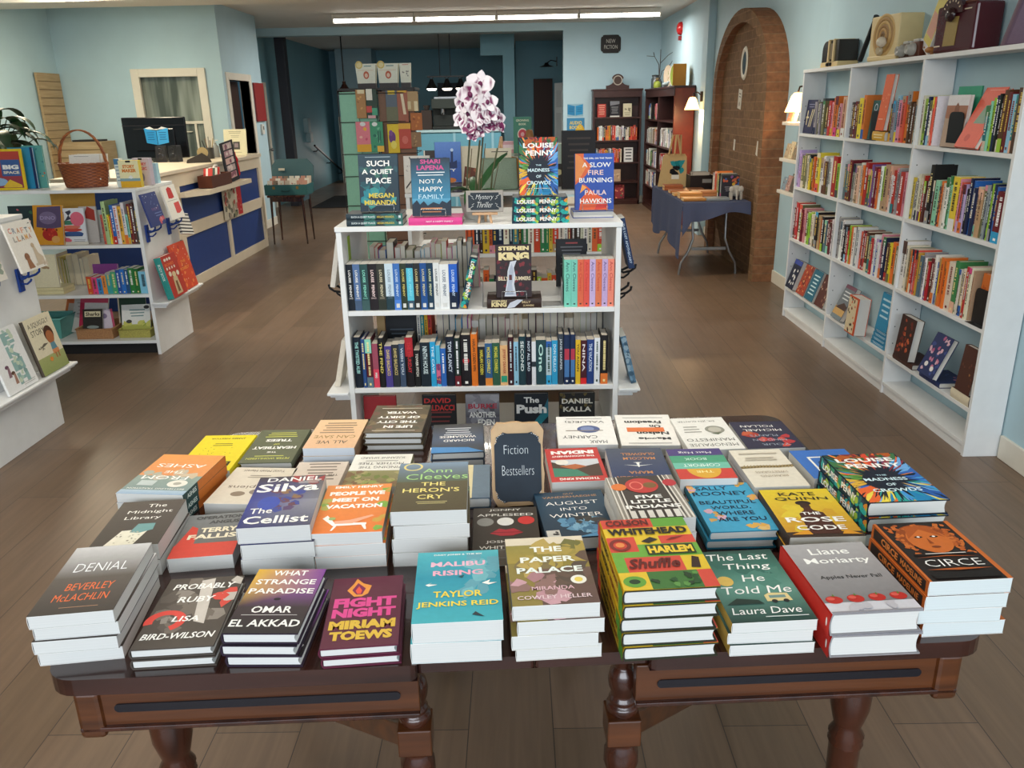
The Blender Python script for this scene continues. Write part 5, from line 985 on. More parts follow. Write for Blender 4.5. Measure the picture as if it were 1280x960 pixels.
def face_side(label, y, z, w, h, t, c, art, lean=.12, dx=.03, hard=True, yaw=0.0):
    """book facing out of the wall bookcase, y is its arch end"""
    n = Vector((-math.cos(yaw), -math.sin(yaw), 0)); a = Vector((math.sin(yaw), -math.cos(yaw), 0))
    up = Vector((0, 0, 1))*math.cos(lean)-n*math.sin(lean)
    return book(label, frame((BX0+dx, y, z), a, up, a.cross(up)), w, h, t, c, hard, None, art)
STUFF = SMALL
bay_row(2, 1, 'gy25/22 ol22/22 gy18/21 dg22/24 ol24/23 br30/21 rd24/23 pk20/22 or_26/25 or_30/26 br16/20 pk26/21 pe34/25 cr22/26', UY[3]-.27)
STUFF = None
face_side('navy hardcover with gold tall letters facing out at the arch end of top shelf', UY[3]-.03, BZ[0]+.001, .20, .235, .02, '#27294a', [('l', .2, .8, .85, 2, .07, '#8a8aa8'), ('r', .18, .25, .26, .68, '#d8cba0'), ('r', .1, .45, .4, .5, '#d8cba0'), ('p', [(.45, .2), (.52, .2), (.7, .72), (.63, .72)], '#d8cba0'), ('p', [(.62, .2), (.69, .2), (.87, .72), (.8, .72)], '#d8cba0')], .1, .04)
STUFF = SMALL
bay_row(2, 2, 'lv22/27 lv20/25 ol30/23 ol22/25 cr22/24 bk16/25 ye18/22 br22/23 or_18/24 rd20/23 ye34/27 wh26/24 wh22/25 br28/22 gy22/24 wh26/25 rd40/26 lg26/22 ye22/25')
bay_row(2, 3, 'mr28/23 rd30/28 ol34/27 mr24/24 pk26/25 mr22/24 lg26/23 lg18/24 cr22/23 wh20/25 bk26/26 tn24/24 or_20/22 bk22/24 sl24/22 mr26/23 mr18/22 wh18/24 sl24/24')
STUFF = None
LET = [('r', .0, .84, 1, 1, '#3a4a9a')] + [('b', 5+k, 3, (.15, .08+.24*k, .85, .22+.24*k), ['#e8e6e0'], .10) for k in range(3)]
for k, (lab, c, art, t) in enumerate((('navy book with big white letters, tilted back on the display shelf of far bay', '#1c2036', LET, .05), ('rust red patterned book tilted back beside the navy one, far bay', '#a8432a', [('b', 4, 40, (0, 0, 1, 1), ['#d9a56a', '#c9502f', '#6a2418'], .07)], .03),
                                      ('teal book with white letters tilted back, far bay display shelf', '#2f6a80', [('l', .15, .85, .8, 6, .12, '#d3e6ea')], .034), ('brown book nearest the divider on the far bay display shelf', '#5a3028', [('b', 3, 12, (0, 0, 1, 1), ['#8a5a4a', '#c9a890'], .07)], .03))):
    face_side(lab, UY[3]-.06-.20*k, BZ[3]+.001, .165, .225, t, c, art, .32, .03)
STUFF = SMALL
bay_row(1, 1, 'dg18/22 br22/21 mr22/22 br24/22 ye38/24 or_24/26 gap345 bk18/21 gy22/22 lb24/25 pk30/23 co24/25 or_34/27 br14/22 br18/21 tn16/23 lb18/20')
STUFF = None
face_side('teal green book with round drawings facing out behind a black bookend, middle bay', UY[2]-.285, BZ[0]+.001, .17, .225, .02, '#1f5a58', [('o', .3, .82, .14, .1, .3, '#b9c6d8'), ('e', .72, .84, .14, .12, '#b0a468'), tx('Ernest', .5, .62, .7, .12, W, 0)], .08, .05)
bookend('black metal bookend against the teal green book, middle bay top shelf', T(BX0+.028, UY[2]-.40, BZ[0]+.0005, -PI/2, s=1.4), 'black_metal', foot=.022)
face_side('tall orange hardcover leaning in the middle bay top shelf', UY[2]-.475, BZ[0]+.057, .11, .31, .026, '#dd6230', [('b', 3, 8, (.1, .1, .9, .9), ['#f0b48a', '#e88a5a'], .06), ('l', .1, .7, .2, 1, .03, '#f2d2b8')], .1, .02)
book('mustard book lying flat under the tall orange hardcover', frame((BX0+.008, UY[2]-.585, BZ[0]+.0006), (1, 0, 0), (0, 1, 0), (0, 0, 1)) @ Matrix.Translation((0, 0, 0)), .13, .17, .052, '#d0a032', True, '#d6a536', [], [('l', .1, .9, .6, 2, .3, '#f0e2b0')])
STUFF = SMALL
bay_row(1, 2, 'sl34/22 tl30/23 gy14/22 mr36/26 gy36/24 cr26/22 pe32/23 wh30/25 or_26/24 rd36/26 gr38/22 ye12/22 pu30/25 mr32/24 rd20/23 or_14/21 wh34/25 lg20/25 tn44/26 pe24/26 wh22/21 rd30/24 gy24/25 gy22/25 rd42/24 pk30/24 pk22/23')
bay_row(1, 3, 'gy24/27 wh20/25 wh20/26 bk28/24 br20/23 rd18/21 lg14/25 or_22/24 wh26/24 bk20/25 wh26/25 co18/23 mr20/24 rd24/23 br26/24 tl24/23 rd20/22 wh18/24 bl26/22 wh14/21 pk30/26 nv26/25 br22/22 ye22/23 or_30/24 ol22/22 br18/24')
STUFF = None
face_side('grey and yellow book tilted back on the middle bay display shelf', UY[2]-.12, BZ[3]+.001, .165, .235, .035, '#6f767c', [('r', 0, 0, 1, .35, '#c9a060'), ('p', [(0, .3), (.6, .5), (1, .42), (1, .3)], '#4a3024'), ('r', 0, .0, 1, .12, '#77848a'), ('r', 0, .9, 1, 1, '#7a4a5a'), ('l', .1, .9, .78, 3, .1, '#d8dcdc')], .42, .02)
face_side('cream and orange thick book standing on the middle bay display shelf', UY[2]-.47, BZ[3]+.001, .15, .235, .075, '#c9522c', [('r', .0, .03, .84, .95, '#d9c8a4'), ('b', 3, 20, (.05, .05, .8, .95), ['#7a3a24', '#c9522c', '#3a2a22'], .07)], .06, .025)
for k in range(4):
    book('blue paperback lying in a pile of four on the display shelf, %s' % ['lowest', 'second from bottom', 'second from top', 'topmost'][k], frame((BX0+.012+.003*k, UY[1]+.035, BZ[3]+.0006+.0245*k), (1, 0, 0), (0, 1, 0), (0, 0, 1)), .135, .20-.004*k, .024, '#2f7fa6', False, '#3186ad', [], [('l', .1, .9, .7, 2, .3, '#d6eaf2')], group='blue paperbacks piled on the middle bay display shelf')
face_side('blue paperback standing on the pile of blue copies', UY[1]+.20, BZ[3]+.10, .15, .22, .02, '#2f8ab2', [('l', .1, .9, .8, 4, .15, '#bfe0ee')], .12, .03)
bay_row(0, 1, 'cr22/25 lg40/23 nv26/24 wh30/22 co20/24 wh14/24 gap280 gap190 tl36/20 mt20/22 lg22/23 nv22/24 bk20/25 br14/24 br34/26 mr26/25 lb34/24 tl18/24 br54/27', None, None)
def horse_book():
    face_side('white and brown book facing out with a green one behind, near bay top shelf', UY[1]-.235, BZ[0]+.001, .20, .245, .02, '#e3e1e2', [('r', 0, .55, 1, .8, '#a8745a'), ('p', [(.35, .5), (.4, .78), (.5, .86), (.6, .78), (.66, .5)], '#8a5a42'), ('r', 0, 0, 1, .55, '#b9a08c')], .06, .045)
    face_side('green backed board behind the white and brown book', UY[1]-.225, BZ[0]+.001, .215, .285, .008, '#2f9a78', [], .06, .078)
    bookend('black metal bookend in front of the white and brown book', T(BX0+.028, UY[1]-.36, BZ[0]+.0005, -PI/2, s=1.4), 'black_metal', foot=.022)
horse_book()
face_side('coral hardcover leaning on a wire stand in the near bay', UY[1]-.455, BZ[0]+.003, .185, .29, .022, '#e0604a', [('p', [(.3, .4), (.45, .7), (.8, .72), (.8, .4)], '#7d9a84'), ('e', .4, .16, .12, .06, '#c94a3a'), ('l', .2, .9, .95, 1, .02, '#f0b0a0')], .42, .004)
bay_row(0, 2, 'ye30/22 gy10/20 wh26/23 cr18/24 cr16/22 wh24/22 rd14/24 br24/21 mr24/23 bk40/30 br18/22 mt44/23 dg18/20 or_30/23 cr18/22 wh30/25 gr18/26 mt20/22 ye56/26 pk18/25 co20/24 lv30/23 bk24/21 nv22/26 bl20/25 nv22/22 cr18/23 tn34/22 ol22/24 gy20/24 nv24/25 lg14/25 nv20/25 bl20/24 mr70/23')
bay_row(0, 3, 'wh50/27 cr24/25 gr12/24 tn22/24 or_18/23 rd24/24 pk20/22 co24/24 mu20/23 sl34/22 gy14/24 gy22/23 wh24/22 ol16/22 rd18/21 br40/23 wh34/25 bl20/22 ye18/24 or_34/25 co18/23 or_30/24 cr64/24 gr46/26 cr22/22 ol14/21 cr24/23 ye16/22 rd28/25 cr26/25 tn16/24 gap160')
face_side('orange and blue book facing out by the end panel, near bay third shelf', UY[0]+.155, BZ[2]+.001, .12, .235, .02, '#cf6d2c', [('r', 0, 0, 1, .3, '#8fa6c4'), ('p', [(.1, .3), (.4, .42), (.9, .34), (.9, .3)], '#5a6a86'), ('b', 3, 6, (.1, .5, .9, .9), ['#e0a060', '#b8541f'], .08)], .06, .05)
bookend('black metal bookend against the orange and blue book', T(BX0+.03, UY[0]+.10, BZ[2]+.0005, -PI/2, s=1.4), 'black_metal', foot=.022)
LY = lambda y, z: frame((BX0+.004, y, z), (1, 0, 0), (0, 1, 0), (0, 0, 1))
book('brown hardcover lying flat on the near bay display shelf by the divider', LY(UY[1]-.33, BZ[3]+.0006), .15, .24, .03, '#4a2c24', True, '#4f3026')
face_side('dark brown flame patterned hardcover standing on a lying copy, near bay', UY[1]-.13, BZ[3]+.031, .17, .235, .045, '#3a221e', [('b', 4, 26, (.1, .1, .9, .9), ['#a8482c', '#c9643a', '#6a2a20'], .08)], .1, .03)
book('navy hardcover lying flat on the near bay display shelf', LY(UY[1]-.63, BZ[3]+.0006), .15, .215, .028, '#23305e', True, '#2a3766', [('b', 3, 14, (0, 0, 1, 1), ['#b9708a', '#3a4a86'], .06)])
face_side('navy and pink flowered hardcover leaning on its lying copy', UY[1]-.44, BZ[3]+.029, .165, .225, .03, '#26315e', [('b', 3, 26, (.05, .05, .95, .95), ['#c87a96', '#b05a80', '#3a4a86', '#d9b0bc'], .08), ('e', .3, .25, .1, .06, '#e8e4e0'), ('e', .7, .2, .1, .06, '#e8e4e0')], .38, .0)
book('cream paged book lying at the end panel on the near bay display shelf', LY(UY[0]+.03, BZ[3]+.0006), .14, .17, .05, '#4a2c24', True, '#e0d4b8')
face_side('brown book standing on the cream paged one at the end panel', UY[0]+.17, BZ[3]+.051, .13, .225, .03, '#4f2f26', [('b', 3, 8, (.1, .1, .9, .9), ['#a8784a', '#6a4030'], .06)], .1, .03)

# ---- vintage things on top of the bookcase
def radio_bakelite():
    R = thing('radio', 'small black and cream vintage radio on the bookcase nearest the arch', 'radio', T(2.235, 6.02, BH, -PI/2))
    MB().box(-.17, -.07, 0, .15, .07, .035, '#d9c08a').build('base', R, bevel=.006)
    ps = [(-.16, .035)] + [(-.09-.07*math.cos(a), .11+.06*math.sin(a)) for a in (0, .3, .6, .9, 1.2, 1.57)] + [(.14, .17), (.14, .035)]
    MB().prism(ps, -.065, .065, '#2c2622', 'print_gloss', frame((0, 0, 0), (1, 0, 0), (0, 0, 1), (0, -1, 0))).build('body', R, bevel=.006)
    b = MB()
    for x in (-.035, .055): b.box(x, -.076, .03, x+.022, .066, .176, '#d9c08a')
    b.build('trim_band', R, bevel=.003)
    MB().box(-.013, -.07, .05, .055, -.066, .15, '#6a5a3a').build('dial', R)
    for x in (-.015, .035): MB().lathe([(.013, 0), (.011, .015)], 14, '#241f1c', 'print_gloss', frame((x, -.07, .018), (1, 0, 0), (0, 0, 1), (0, -1, 0))).build('knob', R)
radio_bakelite()
def cream_speaker():
    R = thing('radio', 'cream square vintage radio with round stepped horn grille on the bookcase', 'radio', T(2.225, 5.15, BH, -PI/2+.12))
    b = MB(); F = frame((0, -.075, 0), (1, 0, 0), (0, 0, 1), (0, -1, 0))
    MB().box(-.15, -.075, 0, .15, .075, .245, '#e0c994').box(-.155, -.08, 0, .155, .08, .03, '#e0c994').build('body', R, bevel=.008)
    prof = []
    for k in range(5): prof += [(.118-.02*k, .003-.001*k), (.118-.02*k, -.008*k-.004+.012)]
    g = MB()
    for k in range(6): g.lathe([(.118-.019*k, .001+.0015*k), (.104-.019*k, .004+.0015*k), (.100-.019*k, .001+.0015*k)], 28, ['#caa566', '#a9824a', '#caa566', '#9a7340', '#b98f54', '#7a5a30'][k], 'print', F @ Matrix.Translation((0, .135, 0)), caps=False)
    g.build('horn', R)
    MB().ball((0, 0, 0), .03, 12, '#d8cdb6', 'print', F @ Matrix.Translation((.02, .10, .02))).build('dome', R)
    MB().lathe([(.026, 0), (.026, .012), (.02, .02)], 18, '#b9a98a', 'print_gloss', F @ Matrix.Translation((-.01, .055, .004))).build('knob', R)
cream_speaker()
def stick():
    p0, p1 = at_x(1075, 76, 2.17), at_x(1094, 25, 2.17); p0.z = BH+.018
    R = MB().tube([p0, p1], [.016, .014], 10, '#1d2024', 'print').build('umbrella')
    tag(R, 'closed black umbrella stick leaning between the two vintage radios', 'umbrella')
    MB().tube([p1, p1+(p1-p0).normalized()*.025], .017, 10, '#26292e', 'print').build('handle', R)
stick()
def old_camera(y, lab, c, s):
    R = thing('camera', lab, 'camera', T(2.2, y, BH, -PI/2, s=s))
    MB().box(-.055, -.02, 0, .055, .03, .075, c, 'print').box(-.03, -.015, .075, .03, .02, .09, '#b9b6ae', 'print').build('body', R, bevel=.004)
    F = frame((0, -.02, .04), (1, 0, 0), (0, 0, 1), (0, -1, 0))
    MB().lathe([(.03, 0), (.03, .02), (.024, .022), (.024, .04), (.018, .042), (.004, .036)], 20, '#a8a69e', 'print_gloss', F).build('lens', R)
    for x in (-.04, .04): MB().lathe([(.009, 0), (.009, .012)], 12, '#c8c6be', 'print_gloss', T(x, 0, .075)).build('dial', R)
old_camera(4.925, 'old silver and brown camera next to the cream horn radio', '#4a3026', 1.0)
old_camera(4.80, 'old brown leather camera beside the leaning white box', '#5a3020', 1.05)
bx = thing('box', 'long white and yellow box leaning on the bookcase top beside the maroon radio', 'box', frame((2.2, 4.93, BH+.055), (1, 0, 0), (0, .55, -.83), (0, .83, .55)) if 0 else frame((2.2, 4.77, BH+.055), (1, 0, 0), (0, -.52, .85), (0, -.85, -.52)))
MB().box(0, 0, 0, .09, .42, .10, '#e4e2de', 'print').build('body', bx, bevel=.002)
MB().box(-.001, .04, .006, 0, .40, .094, '#d9c86a', 'print').box(-.0014, .08, .012, -.001, .2, .088, '#d8a08a', 'print').build('printed_label', bx)
wd = thing('wooden_figure', 'small carved wooden figure holding up the leaning white box', 'figure', T(2.21, 4.675, BH, -PI/2))
MB().ball((0, 0, .03), .028, 10, '#a8703c', 'print', None, (1.5, .8, .6)).ball((-.05, 0, .045), .016, 8, '#a8703c', 'print', None, (1.4, .8, .7)).build('body', wd)
for x in (-.025, .025): MB().tube([(x, 0, .02), (x, -.002, 0)], .009, 8, '#94602f', 'print').build('leg', wd)
def maroon_radio():
    R = thing('radio', 'large maroon vintage radio with arched dial on the bookcase top', 'radio', T(2.215, 4.33, BH, -PI/2+.1))
    MB().box(-.16, -.07, 0, .16, .07, .215, '#4a1620', 'print_gloss').build('body', R, bevel=.012)
    F = frame((0, -.0705, 0), (1, 0, 0), (0, 0, 1), (0, -1, 0))
    MB().prism([(-.075+.0+.0*0, .03), (.02, .03), (.03, .16), (-.065, .16)], 0, .003, '#9a8248', 'print', F).build('grille', R)
    ps = [(-.018+.085*math.cos(a), .175+.075*math.sin(a)) for a in [PI*k/14 for k in range(15)]]
    MB().prism(ps, -.012, .012, '#3a1218', 'print_gloss', F).build('dial_arch', R, bevel=.003)
    t = MB()
    for k in range(7):
        a = PI*(.14+.12*k); t.box(-.003, -.005, 0, .003, .005, .001, '#d8c8a8', 'print', F @ T(-.018+.066*math.cos(a), .178+.055*math.sin(a), .0125, a-PI/2))
    t.build('dial_marks', R)
    MB().lathe([(.033, 0), (.03, .014), (.01, .018)], 20, '#2a1014', 'print_gloss', F @ Matrix.Translation((-.018, .17, .012))).build('knob', R)
    MB().box(.02, -.06, .215, .13, .05, .226, '#6a4030', 'print').build('carry_handle', R, bevel=.004)
    h = MB(); h.box(-.15, .03, .0, -.10, .036, .001, '#d9c9b0', 'print', F); h.box(.05, .185, 0, .12, .19, .001, '#d9c9b0', 'print', F); h.build('badge', R)
maroon_radio()
book('purple grey book leaning at the shop front end of the bookcase top', frame((2.19, 3.98, BH+.002), (1, 0, 0), (0, -.45, .89), (0, -.89, -.45)), .10, .28, .03, '#6d5664', True, '#6d5664', [('r', .1, .1, .9, .9, '#7d6674')])

# ------------------------------------------------------------------ brick arch on the right wall
def brick_arch():
    R = thing('brick_arch', 'arched brick surround standing against the right wall beside the bookcase', 'brick arch')
    Yc, a, sp, b = 8.785, 1.035, 1.76, .745
    def curve(da):
        p = [(Yc-a+da, 0)]
        for k in range(25):
            q = PI-PI*k/24; p.append((Yc+(a-da)*math.cos(q), sp+(b-da)*math.sin(q)))
        return p + [(Yc+a-da, 0)]
    o, i = curve(0), curve(.125); n = len(o)
    X0, X1, XP = 2.25, 2.4515, 2.325
    mb = MB()
    for k in range(n-1):
        mb.quad((X0, *o[k]), (X0, *o[k+1]), (X1, *o[k+1]), (X1, *o[k]), m='brick_side')
        mb.quad((X0, *i[k]), (X0, *i[k+1]), (XP, *i[k+1]), (XP, *i[k]), m='brick_side')
        mb.quad((X0, *o[k]), (X0, *o[k+1]), (X0, *i[k+1]), (X0, *i[k]), m='brick_face')
    mb.build('arch_ring', R)
    MB().add([(XP, y, z) for y, z in i], [tuple(range(n))], m='brick_face').build('infill', R)
    return R
brick_arch()
om = thing('oval_mirror', 'small oval mirror in a white frame hanging on the brick arch', 'mirror', frame(at_x(931, 79, 2.322), (0, -1, 0), (0, 0, 1), (-1, 0, 0)))
MB().lathe([(.105, 0), (.12, .01), (.145, .012), (.16, 0)], 32, '#d9d2c0', 'paint', Matrix.Diagonal((.72, 1, 1, 1)), caps=False).build('frame', om)
MB().lathe([(.0, .004), (.108, .004)], 28, '#8a8f8c', 'screen_black', Matrix.Diagonal((.72, 1, 1, 1)), caps=False).build('mirror_glass', om)
for (px, py, wd, hg, lab, rz) in ((925, 124, .13, .19, 'white printed card pinned on the brick arch below the oval mirror', .12), (918, 181, .06, .11, 'small pale tag on the bricks nearer the back of the shop', .1), (947, 186, .07, .13, 'small pale tag on the bricks nearer the bookcase', .25)):
    c = MB(); c.box(-wd/2, -hg/2, 0, wd/2, hg/2, .003, '#ddd6c6', 'print')
    if wd > .1: art_mb(c, [('l', .2, .8, .75, 2, .15, '#5a5248'), ('e', .5, .25, .2, .12, '#a89a86')], wd, hg, .003, T(-wd/2, -hg/2, 0))
    tag(c.build('card', M=frame(at_x(px, py, 2.323), (0, -1, 0), (0, 0, 1), (-1, 0, 0)) @ Matrix.Rotation(-rz, 4, 'Z')), lab, 'card')

# small ledges and wall lamp between arch and bookcase
def wall_ledge(px, py, lab, items):
    p = at_x(px, py, 2.33); y0, y1, z = 6.62, 7.38, p.z
    R = thing('display_ledge', lab, 'shelf', T(2.452, 7.10, z))
    MB().box(-.15, -.28, -.028, -.0, .28, 0, m='trim_paint').build('board', R, bevel=.003)
    MB().box(-.012, -.26, 0, 0, .26, .02, m='trim_paint').build('rail', R, bevel=.002)
    rn = random.Random(py)
    for k, (c, h, l2) in enumerate(items):
        book(l2, frame((2.34, 7.345-.10*k, z+.0008), Vector((.0, -1, 0)), (.22, 0, .975), Vector((0, -1, 0)).cross(Vector((.22, 0, .975)))), .115, h, .012, c, False, None, [('b', 3+k, 8, (.1, .1, .9, .9), ['#e8dcc8', '#b98a6a', '#6a4a3a'], .08)])
wall_ledge(984, 152, 'uppermost white ledge beside the arch, under the wall lamp', [('#c9855c', .2, 'orange brown book on the uppermost ledge by the wall lamp'), ('#d8b08a', .17, 'pale tan card on the uppermost ledge by the wall lamp')])
wall_ledge(984, 198, 'middle white ledge beside the brick arch', [('#b9a684', .12, 'tan booklet on the middle ledge, nearest the arch'), ('#d3c29a', .14, 'cream booklet on the middle ledge, second from the arch'), ('#8a7a5c', .11, 'brown booklet on the middle ledge, nearest the bookcase')])
wall_ledge(980, 238, 'lowest white ledge beside the brick arch', [('#7f93a0', .11, 'blue grey booklet on the lowest ledge'), ('#b98f86', .13, 'dusty pink booklet on the lowest ledge'), ('#5a5044', .15, 'dark booklet on the lowest ledge, nearest the bookcase')])
def sconce(x, y, z, lab, pw):
    R = thing('sconce_lamp', lab, 'lamp', T(x, y, z))
    MB().box(-.02, -.04, .02, 0, .04, .14, '#2a1d16', 'print').build('back_plate', R, bevel=.005)
    MB().tube([(-.01, 0, .09), (-.06, 0, .13), (-.11, 0, .12), (-.12, 0, .08)], .008, 8, '#2a1d16', 'print').build('arm', R)
    MB().lathe([(.03, .075), (.05, .05), (.075, -.02), (.095, -.075)], 24, WHITE, 'shade_glow', T(-.12, 0, 0), caps=False).build('lamp_shade', R)
    MB().ball((-.12, 0, -.02), .03, 10, WHITE, 'bulb_glow').build('bulb', R)
    point('lamp_glow', (x-.12, y, z-.06), pw, (1, .62, .3), .03)
p = at_x(992, 128, 2.33); sconce(2.452, 7.12, p.z-.0, 'glowing wall lamp beside the brick arch, above the uppermost ledge', 14)
struct('trim_3', MB().box(2.36, 10.72, 0, 2.453, 11.0, CEIL, m='wall_paint'), bevel=.006)
p = at_x(856, 130, 2.24); sconce(2.36, 10.86, 1.63, 'glowing wall lamp by the red brown bookcase side at the back', 30)

# ------------------------------------------------------------------ folding table with blue cloth
def folding_table():
    x0, x1, y0, y1, z = 1.60, 2.235, 7.93, 9.72, .735
    R = thing('folding_table', 'folding table with bent steel legs under a blue cloth by the brick arch', 'table', T((x0+x1)/2, (y0+y1)/2, 0))
    cx, cy = (x0+x1)/2, (y0+y1)/2
    MB().box(x0-cx, y0-cy, z-.04, x1-cx, y1-cy, z, '#b9b4a8').build('tabletop', R, bevel=.01)
    for yy, s in ((y0+.24, 1), (y1-.3, -1)):
        lg = MB()
        for sx in (-1, 1):
            lg.tube([(sx*.17, yy-cy+.05, z-.04), (sx*.165, yy-cy+.03, .52), (sx*.16, yy-cy, .36), (sx*.2, yy-cy-.01, .24), (sx*.27, yy-cy-.01, .12), (sx*.285, yy-cy, .02), (sx*.285, yy-cy, 0)], .0125, 10, m='steel')
            lg.build('leg', R) if sx > 0 else None
        MB().box(-.17, yy-cy-.014, .245, .17, yy-cy+.014, .275, m='steel').build('crossbar', R, bevel=.002)
    # the cloth, its own thing lying on the table
    mb = MB(); N = 26; rn = random.Random(2)
    cl = lambda k: ['#46598a', '#3f5180', '#4d6090'][k % 3]
    zt = z+.003
    def skirt(pts, drops, out, name_seed, wave=.012):
        m = 5; v = []; K = len(pts)
        for i, p in enumerate(pts):
            for j in range(m+1):
                q = j/m; wv = wave*math.sin(i*.6+name_seed)*q
                v.append((p[0]+out[0]*(.012*q+wv), p[1]+out[1]*(.012*q+wv), zt-drops[i]*q))
        fs = [(i*(m+1)+j, (i+1)*(m+1)+j, (i+1)*(m+1)+j+1, i*(m+1)+j+1) for i in range(K-1) for j in range(m)]
        mb.add(v, fs, '#474f6a', 'cloth', True)
    mb.quad((x0-.008, y0-.008, zt), (x1+.004, y0-.008, zt), (x1+.004, y1+.008, zt), (x0-.008, y1+.008, zt), '#474f6a', 'cloth')
    n = 22
    skirt([(x0-.008+(x1-x0+.012)*i/n, y0-.008) for i in range(n+1)], [.16+.03*math.sin(i*.3)+(.16*(1-i/3) if i < 3 else 0)-.05*(i/n) for i in range(n+1)], (0, -1), 1)
    n = 40
    skirt([(x0-.008, y0-.008+(y1-y0+.016)*i/n) for i in range(n+1)], [.44+.05*math.sin(i*.25)+(.10*(1-i/6) if i < 6 else 0) for i in range(n+1)], (-1, 0), .5, .016)
    skirt([(x0-.008+(x1-x0+.012)*i/10, y1+.008) for i in range(11)], [.3]*11, (0, 1), 2)
    tag(mb.build('tablecloth', M=None), 'slub woven blue cloth draped over the folding table', 'tablecloth')
    zt += .001
    piles = [(1.62, 8.04, .21, .15, 1, '#a8743a', 'nearest corner'), (1.84, 8.03, .22, .15, 1, '#7d8488', 'front edge, middle'), (1.63, 8.28, .22, .15, 2, '#c98a4a', 'aisle edge, second'), (1.86, 8.40, .2, .15, 2, '#b9784a', 'middle, second row'), (1.62, 8.52, .2, .15, 1, '#d09a5a', 'aisle edge, third'),
             (1.63, 8.80, .2, .15, 1, '#b06a3a', 'aisle edge, fourth'), (1.85, 8.72, .2, .15, 1, '#6a4630', 'middle, third row'), (1.62, 9.10, .2, .15, 2, '#a8603a', 'aisle edge, fifth'), (1.82, 8.96, .2, .15, 1, '#8a5a3a', 'middle, fourth row')]
    global STUFF
    STUFF = SMALL
    for k, (x, y, h, w, n, c, wh) in enumerate(piles):
        for j in range(n):
            book('book lying on the blue cloth, %s%s' % (wh, '' if n == 1 else (', under copy', ', upper copy')[j]), T(x, y, zt+.029*j) @ frame((0, 0, 0), (0, 1, 0), (1, 0, 0), (0, 0, -1)) @ Matrix.Translation((0, 0, -.0285)), w, h, .028, c, True, None, page='#e3c490', group='books lying on the blue cloth')
    cs = 'cr wh pe rd co or_ tn ol lg bk wh dg'.split(); y = 8.62
    for k, c in enumerate(cs):
        t = .034 if k % 3 else .028; R2 = random.Random(k); cc = jit(PAL[c], R2)
        book('%s spine, %s from the back of the row standing on the blue cloth' % (CN[c], ORD[k+1]), frame((2.02+R2.uniform(0, .012), y, zt), (1, 0, 0), (0, 0, 1), (0, -1, 0)), .15, R2.uniform(.20, .25) if k < 9 else .235, t-.001, cc, True, None, [], spine_marks(R2, cc), group='row standing on the blue cloth', page='#d9c9a6')
        y -= t
    STUFF = None
    book('dark colourful hardcover facing out at the end of the blue cloth', frame_face((2.02, y-.045, zt), .02), .16, .225, .02, '#26242e', True, None, [('b', 3, 14, (0, .55, 1, .95), ['#c9a23a', '#7a4a86', '#3a5a9a', '#b0563a'], .1), ('l', .1, .9, .5, 3, .08, '#8a8890')])
    be = thing('bookend', 'pale grey elephant shaped bookend in front of the dark colourful hardcover', 'bookend', T(2.14, y-.115, zt))
    MB().ball((0, 0, .085), .055, 14, '#a8a49c', 'print', None, (1.15, .45, 1)).box(-.06, -.03, 0, -.035, .03, .07, '#a8a49c', 'print').box(.035, -.03, 0, .06, .03, .07, '#a8a49c', 'print').build('body', be, bevel=.004)
    for s in (-1, 1): MB().ball((s*.045, -.02, .10), .03, 10, '#b4b0a8', 'print', None, (.9, .3, 1.1)).build('ear', be)
    MB().tube([(0, -.028, .085), (0, -.045, .05), (0, -.045, .015), (.004, -.052, .004)], [.016, .013, .010, .008], 8, '#a8a49c', 'print').build('trunk', be)
    bg = thing('tote_bag', 'natural canvas tote bag with teal and black print at the back of the blue cloth', 'bag', T(1.78, 9.46, zt+.004, -.1))
    ps = [(-.17, .005), (.15, .0), (.14, .33), (.12, .36), (-.10, .36), (-.12, .33)]
    F = frame((0, 0, 0), (1, 0, 0), (0, .1, .995), (0, -.995, .1))
    b = MB().prism(ps, -.045, .0, '#c4a878', 'cloth', F); b.build('body', bg, bevel=.01)
    p2 = MB(); art_mb(p2, [('b', 4, 10, (.45, .35, .95, .75), ['#1f7f86', '#1c1c20', '#2f8f9a', '#15151a'], .14), ('r', .42, .2, .72, .34, '#e2ded2')], .28, .33, .002, F @ Matrix.Translation((-.14, .02, 0)), 'cloth'); p2.build('printed_motif', bg)
    for s in (0, .06): MB().tube([(-.06+s, -.0, .35), (-.02+s*.6, .03, .56), (.03+s*.6, .03, .56), (.07, .0, .35)], .011, 8, '#c4a878', 'cloth').build('strap', bg)
    bn = thing('storage_bin', 'dark brown basket bin with papers at the back of the blue cloth', 'bin', T(2.04, 9.28, zt))
    b = MB()
    for (a0, b0, a1, b1) in ((-.13, -.12, .13, -.11), (-.13, .11, .13, .12), (-.13, -.11, -.12, .11), (.12, -.11, .13, .11)): b.box(a0, b0, 0, a1, b1, .15, '#1f1614', 'print')
    b.box(-.13, -.12, 0, .13, .12, .008, '#1f1614', 'print').build('bin_body', bn, bevel=.003)
    q = MB()
    for k in range(5): q.box(-.09, -.002, 0, .09, .002, .17, ['#b9b0a4', '#8a857c', '#c9c0b2', '#9a948a', '#77706a'][k], 'print', T(0, -.08+.04*k, .01, 0, -.25))
    q.build('paper_sheets', bn)
    MB().box(.0, -.122, .07, .1, -.12, .11, '#8a8a88', 'print').build('label_card', bn)
folding_table()

